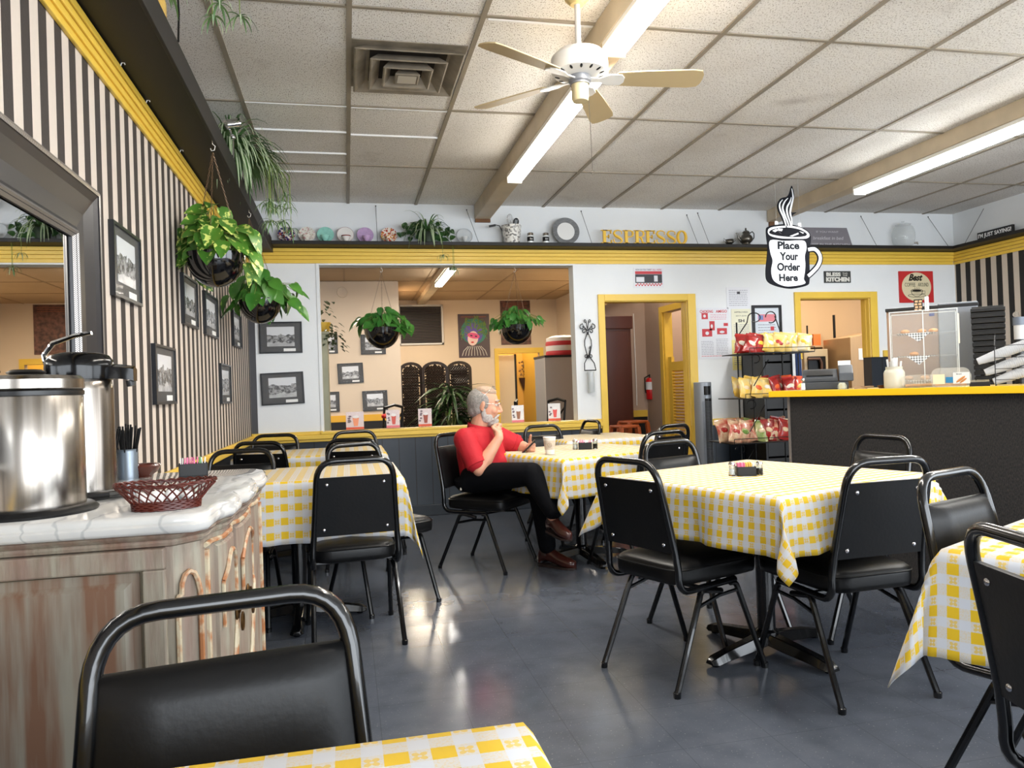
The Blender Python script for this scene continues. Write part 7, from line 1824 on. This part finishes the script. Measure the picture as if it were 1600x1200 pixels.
# --- body (one continuous skin surface)
m = MB()
m.ell((-.012, 0, .028), (.098, .076, .094), HM, 24, 16)
m.ell((.030, 0, -.025), (.066, .063, .098), HM, 24, 16)
m.ell((.035, 0, -.088), (.052, .048, .040), HM)
m.ell((.078, 0, .034), (.016, .050, .014), HM)
m.tube([(.092, 0, .018), (.104, 0, -.006), (.113, 0, -.026), (.104, 0, -.038)], [.010, .012, .014, .011], 10, M=HM)
for s in (-1, 1):
    m.ell((.100, s*.012, -.034), (.012, .008, .009), HM); m.ell((.064, s*.040, -.028), (.026, .020, .026), HM)
    m.ell((-.008, s*.076, -.002), (.020, .009, .034), HM, rot=Euler((0, .2, s*.35))); m.ell((-.004, s*.074, -.028), (.012, .008, .014), HM)
m.ell((.094, 0, -.066), (.010, .022, .007), HM); m.ell((.092, 0, -.078), (.010, .020, .008), HM)
chain(m, [Nk+Vector((0, 0, -.05)), Nk, Hd+hu*-.06+hf*-.01], [.068, .062, .058], 16)
chain(m, [J(752, 735), J(748, 700), Nk+Vector((0, 0, -.06))], [.10, .11, .09])
cap(m, Nk+Vector((0, 0, -.07)), Rs, .055, .05); cap(m, Nk+Vector((0, 0, -.07)), Ls, .055, .05)
chain(m, [pel, Rh, Rk, Ra], [.09, .065, .05, .036]); chain(m, [pel, Lh, Lk, La], [.09, .065, .05, .036])
chain(m, [Rs, Rs.lerp(Re, .5), Re], [.052, .050, .043], 16); chain(m, [Re, Re.lerp(Rw, .3), Re.lerp(Rw, .65), Rw], [.043, .046, .036, .028], 16)
chain(m, [Ls, Ls.lerp(Le, .5), Le], [.052, .048, .043], 16); chain(m, [Le, Le.lerp(Lw, .35), Lw], [.043, .042, .028], 16)
# right hand, loosely closed at the chin: palm, four bent fingers, thumb
def fin(p, q, rs=(.0085, .008, .0075, .007)): chain(m, [HW(*v) for v in q], rs, 10)
d1 = (J(776, 662, -.08)-Rw).normalized(); _f, _r, _u = d1, d1.cross(Vector(RT)).normalized(), None
fz = d1; fxv = (Vector(RT)-fz*fz.dot(Vector(RT))).normalized(); fyv = fz.cross(fxv)      # x: screen right, y: away from camera
HW = lambda x, y, z: Rw+fxv*x+fyv*y+fz*z
cap(m, Rw, HW(0, 0, .03), .027, .030, 14); m.ell(HW(-.004, .0, .055)-OFF, (.030, .026, .038), n=16, m=10)
for i, (y, L) in enumerate(((-.027, .9), (-.009, 1.0), (.009, .97), (.026, .8))):
    fin(0, [(.012, y, .080), (.026, y, .094*L+.006), (.008, y*.9, .112*L), (-.016, y*.85, .108*L), (-.026, y*.8, .094*L)])
fin(0, [(-.012, -.020, .040), (-.030, -.024, .064), (-.034, -.014, .088), (-.026, -.004, .104)], (.012, .011, .0095, .008))
# left hand holding a phone above the cloth
pd = (J(826, 697, .0)-Lw); gz = (Vector((0, 0, 1))+Vector(RT)*.12).normalized(); gx = (Vector(RT)-gz*gz.dot(Vector(RT))).normalized(); gy = gz.cross(gx)
GW = lambda x, y, z: Lw+gx*x+gy*y+gz*z
m.ell(GW(.0, -.01, .02)-OFF, (.034, .026, .028), n=16, m=10)
def fin2(q, rs=(.0095, .009, .008, .0075)): chain(m, [GW(*v) for v in q], rs, 10)
for i, (z, L) in enumerate(((.040, .9), (.022, 1.0), (.004, .98), (-.013, .82))):
    fin2([(.018, -.020, z), (.022, -.052*L-.004, z+.002), (-.002, -.074*L, z), (-.026, -.068*L, z-.004)])
fin2([(-.006, .0, .036), (-.010, -.012, .066), (-.010, -.026, .086), (-.008, -.036, .100)], (.013, .0115, .010, .0085))
rem(m.build('body', M_skin, man), .0045, 5)
# --- face details
for s in (-1, 1):
    MB().ell((.078, s*.031, .012), (.013, .014, .011), HM, 16, 10).build('eye', mat('eye white', (226, 216, 208), .2), man)
    MB().ell((.0885, s*.0315, .011), (.004, .0062, .0062), HM, 12, 8).build('iris', mat('iris', (60, 62, 66), .2), man)
    MB().ell((.080, s*.031, .018), (.0135, .0155, .008), HM, 16, 10).build('eyelid', M_skin, man)
    m = MB(); m.tube([(.086, s*.012, .034), (.090, s*.028, .040), (.080, s*.048, .034)], [.004, .0055, .003], 8, M=HM); m.build('eyebrow', M_hair, man)
MB().ell((.1005, 0, -.0715), (.0035, .018, .0022), HM, 14, 8).build('mouth', mat('mouth line', (120, 60, 54), .6), man)
# hair: back and sides, short, thinning on top
m = MB()
m.ell((-.030, 0, .020), (.092, .083, .094), HM, 28, 18); m.ell((-.055, 0, -.040), (.055, .066, .052), HM, 20, 12)
for s in (-1, 1): m.ell((-.010, s*.066, .030), (.045, .016, .045), HM); m.ell((.018, s*.068, .010), (.014, .010, .030), HM); m.ell((-.036, s*.060, -.02), (.030, .018, .045), HM)
hr_o = rem(m.build('hair', M_hair, man), .006, 5)
m = MB(); m.ell((-.002, 0, .090), (.074, .064, .037), HM, 20, 10); rem(m.build('thin_top_hair', mat('thin pale hair', (176, 150, 128), .8, noise=.2, nscale=60, bump=.4, bscale=120), man), .006, 4)
m = MB()
m.ell((.058, 0, -.108), (.044, .040, .032), HM, 20, 12); m.ell((.085, 0, -.095), (.022, .026, .022), HM)
for s in (-1, 1): m.ell((.030, s*.050, -.078), (.040, .012, .036), HM); m.ell((.004, s*.064, -.045), (.016, .008, .034), HM); m.tube([(.104, s*.003, -.053), (.098, s*.022, -.058), (.084, s*.036, -.074), (.072, s*.038, -.095)], [.007, .008, .009, .009], 8, M=HM)
rem(m.build('beard', M_beard, man), .005, 3)
# glasses worn, and a second pair pushed up on the head
M_wf = mat('glasses metal', (190, 184, 176), .2, 1)
def glasses(name, T_, tip):
    m = MB(); Q = HM @ T_
    for s in (-1, 1):
        m.tube([(.100-.004*abs(cos(a)), s*.033+.023*cos(a), .012+.015*sin(a)) for a in [2*pi*i/20 for i in range(20)]], .0013, 6, closed=True, M=Q)
        m.tube([(.096, s*.056, .018), (.06, s*.076, .016), (0, s*.080, .014), (-.022, s*.080, tip)], .0016, 6, M=Q)
    m.tube([(.101, -.010, .016), (.106, 0, .019), (.101, .010, .016)], .0013, 6, M=Q)
    o = m.build('wire_frame', M_wf, None); t = thing(name, 'wire-rimmed glasses worn on the face of the man in red' if 'reading' not in name else 'second pair of glasses pushed up on the hair of the man in red', 'glasses', OFF); o.parent = t
    for s in (-1, 1): 
        m = MB(); m.ell((.0985, s*.033, .012), (.0008, .022, .014), Q, 18, 8); m.build('lens', mat('spectacle lens', (235, 240, 242), .02, alpha=.15), t)
glasses('glasses', Matrix.Identity(4), .0)
glasses('reading_glasses', Matrix.Translation((-.006, 0, .040)) @ Matrix.Rotation(RD(-47), 4, 'Y'), .0)
# --- polo shirt
def sect(c, a, b, f=tf, r=tr, up=Vector((0, 0, 1)), n=24, pw=.85):
    return [c-OFF+f*a*math.copysign(abs(cos(t))**pw, cos(t))+r*b*math.copysign(abs(sin(t))**pw, sin(t)) for t in [2*pi*i/n for i in range(n)]]
m = MB()
W0 = J(756, 742, 0); 
m.loft([sect(W0+tf*-.0, .150, .165), sect(J(756, 727), .160, .170), sect(J(753, 712), .160, .172), sect(J(750, 700), .148, .176), sect(J(748, 688), .132, .184), sect(J(748, 677), .110, .176), sect(J(748, 667), .080, .120), sect(Nk+Vector((0, 0, .01)), .064, .068)])
for A, B in ((Rs, Re), (Ls, Le)):
    cap(m, A+Vector((0, 0, -.004)), A.lerp(B, .78), .078, .068, 18); cap(m, Nk+Vector((0, 0, -.035)), A+Vector((0, 0, -.0)), .066, .070, 16)
m.ell(J(766, 722)-OFF+tf*.06, (.09, .10, .06), n=20, m=12)
rem(m.build('polo_shirt', M_shirt, man), .008, 7)
m = MB(); ctr = Nk+Vector((0, 0, .012))+tf*.004
ring = lambda k, z, fr_: [ctr-OFF+tf*(.074*k*cos(a)+fr_)+tr*(.072*k*sin(a))+Vector((0, 0, z-.018*cos(a))) for a in [2*pi*i/28 for i in range(28)]]
m.loft([ring(.98, .022, 0), ring(1.05, .018, .002), ring(1.18, -.016, .006), ring(1.12, -.018, .006), ring(.99, .012, 0)], cap=False); m.build('collar', M_shirt, man, smooth=80)
m = MB(); m.box((0, 0, 0), (.005, .028, .10), MF(J(748, 690)+tf*.140+Vector((0, 0, .006)), tf, tr, Vector((0, 0, 1)))); 
m.build('placket', M_shirt, man, bevel=.002)
# sleeve hems
for A, B in ((Rs, Re), (Ls, Le)):
    e = A.lerp(B, .82); d = (B-A).normalized(); m = MB(); M = Matrix.Translation(e-OFF) @ d.to_track_quat('Z', 'Y').to_matrix().to_4x4(); m.lathe([(.066, -.02), (.0705, -.018), (.0705, .010), (.066, .012), (.055, .0)], 28, M); m.build('sleeve_hem', M_shirt, man)
# --- belt
m = MB(); bc = J(757, 735)+tf*-.0
def belt(z, k): return [bc-OFF+tf*(.158*k*cos(a))+tr*(.168*k*sin(a))+Vector((0, 0, z+.020*cos(a))) for a in [2*pi*i/32 for i in range(32)]]
m.loft([belt(-.032, 1.0), belt(-.030, 1.03), belt(.004, 1.035), belt(.006, 1.0)], cap=False); m.build('belt', mat('brown leather belt', (62, 30, 26), .35), man, smooth=60)
Q = MF(bc+tf*.166+Vector((0, 0, .006)), tf, tr, Vector((0, 0, 1))); m = MB(); m.tube([(0, -.022, -.018), (0, .022, -.018), (0, .022, .018), (0, -.022, .018)], .003, 6, closed=True, M=Q); m.build('belt_buckle', M_chrome, man)
# --- trousers
m = MB()
m.loft([sect(pel+Vector((0, 0, -.085)), .12, .15), sect(pel+Vector((0, 0, -.05)), .155, .175), sect(pel, .165, .18), sect(J(757, 744), .155, .17), sect(J(757, 738), .150, .166)])
chain(m, [Rh, Rh.lerp(Rk, .5), Rk], [.098, .088, .070], 18); chain(m, [Rk, Rk.lerp(Ra, .4), Ra+Vector((0, 0, .03))], [.070, .064, .056], 18)
chain(m, [Lh, Lh.lerp(Lk, .5), Lk], [.095, .084, .070], 18); chain(m, [Lk, Lk.lerp(La, .5), La+Vector((0, 0, .02))], [.070, .062, .058], 18)
cap(m, pel+tf*.05, Rh.lerp(Rk, .3), .12, .09); cap(m, pel+tf*.05, Lh.lerp(Lk, .3), .12, .09)
rem(m.build('trousers', M_trou, man), .009, 6)
MB().tube([(x, y, z) for x, y, z in [tuple(Vector(p)-OFF) for p in (J(724, 752, -.13), J(721, 758, -.14), J(720, 766, -.14))]], .006, 6).build('key_fob', mat('pale fob', (214, 204, 190), .5), man)
# --- socks and shoes
M_sock = mat('brown ribbed sock', (62, 44, 38), .8, bump=.3, bscale=90); M_shoe = mat('brown leather shoe', (66, 30, 24), .28, noise=.3, nscale=14, coat=.3)
def shoe(ank, d, pitch, k):
    f = (d.normalized()+Vector((0, 0, pitch))).normalized(); r = f.cross(Vector((0, 0, 1))).normalized(); u = r.cross(f)
    Q = MF(ank, f, r, u) @ Matrix.Diagonal((k, k, k, 1)); m = MB()
    S_ = [(-.075, .020, .040, -.055), (-.06, .032, .058, -.040), (-.02, .036, .066, -.030), (.03, .037, .056, -.042), (.08, .043, .044, -.056), (.125, .046, .036, -.064), (.165, .040, .030, -.068), (.190, .024, .022, -.070), (.199, .008, .014, -.072)]
    rings = []
    for x, hw, hh, zc_ in S_:
        rings.append([Vector((x, hw*cos(a), max(-.094, zc_+(hh*sin(a) if sin(a) > 0 else .035*sin(a))))) for a in [2*pi*i/20 for i in range(20)]])
    m.loft(rings, Q); m.build('shoe', M_shoe, man, smooth=60)
    m = MB(); out = [(x, hw*1.06) for x, hw, _, _ in S_]; pts = out+[(x, -w_) for x, w_ in out[::-1]]
    m.prism(pts, .014, Q, z0=-.104); m.build('sole', mat('dark sole', (40, 26, 22), .6), man, smooth=0, bevel=.003)
    m = MB()
    for i in range(4): m.tube([(.0+.02*i, -.020, -.001-.012*i*.9), (.004+.02*i, 0, .016-.011*i), (.0+.02*i, .020, -.001-.012*i*.9)], .0026, 5, M=Q)
    m.build('laces', mat('dark lace', (36, 20, 16), .7), man)
    m = MB(); m.cyl((-.018, 0, -.03), (-.03, 0, .10), .040, 18, .044); 
    for v in m.bm.verts: v.co = Q @ v.co
    m.build('sock', M_sock, man)
shoe(Ra+Vector((0.005, 0, -.02)), Vector((.30, -.95, 0)), -.10, .86)
shoe(La+Vector((.01, 0, -.012)), Vector((.66, -.75, 0)), 0, 1)
# --- phone and cup
c = J(824, 700, -.03); px_ = (J(838, 686, .0)-J(812, 712, .0)).normalized(); ph = thing('smartphone', 'thin black phone held in the left hand of the man in red', 'phone', c)
nz = Vector(FW).cross(px_).normalized(); side = px_.cross(nz)
Q = Matrix(((px_.x, side.x, nz.x, 0), (px_.y, side.y, nz.y, 0), (px_.z, side.z, nz.z, 0), (0, 0, 0, 1)))
MB().box((0, 0, 0), (.145, .072, .009), Q).build('case', mat('phone black', (12, 12, 14), .2), ph, bevel=.003)
MB().box((0, 0, .005), (.132, .064, .0006), Q).build('screen', mat('phone glass', (24, 26, 32), .05), ph, smooth=0)
q = onz(853, 707, ZM) if False else Vector((1.235, 4.60, ZM))
cu = thing('paper_cup', 'white paper coffee cup with printed emblem on the table of the seated man', 'cup', q)
MB().lathe([(0, 0), (.028, 0), (.0285, .004), (.040, .105), (.0415, .107), (.040, .110), (.037, .107), (.027, .006), (0, .006)], 32).build('cup', mat('paper cup white', (226, 220, 212), .5), cu)
MB().lathe([(.0316, .030), (.0320, .030), (.0385, .088), (.0381, .088)], 32, cap=False).build('sleeve_print', mat('cup tan print', (206, 190, 172), .6, noise=.2, nscale=40), cu)
m = MB(); f = FACE(q); R = Matrix.Rotation(f, 4, 'Z') @ Matrix.Translation((0, -.0362, .060)) @ Matrix.Rotation(RD(7), 4, 'X'); m.tube([(.013*cos(a), -.0012, .013*sin(a)) for a in [2*pi*i/20 for i in range(20)]], .001, 5, closed=True, M=R); m.tube([(-.006, -.0012, -.003), (0, -.0012, .006), (.006, -.0012, -.003)], .001, 5, M=R); m.build('emblem', mat('emblem brown', (130, 100, 84), .6), cu)
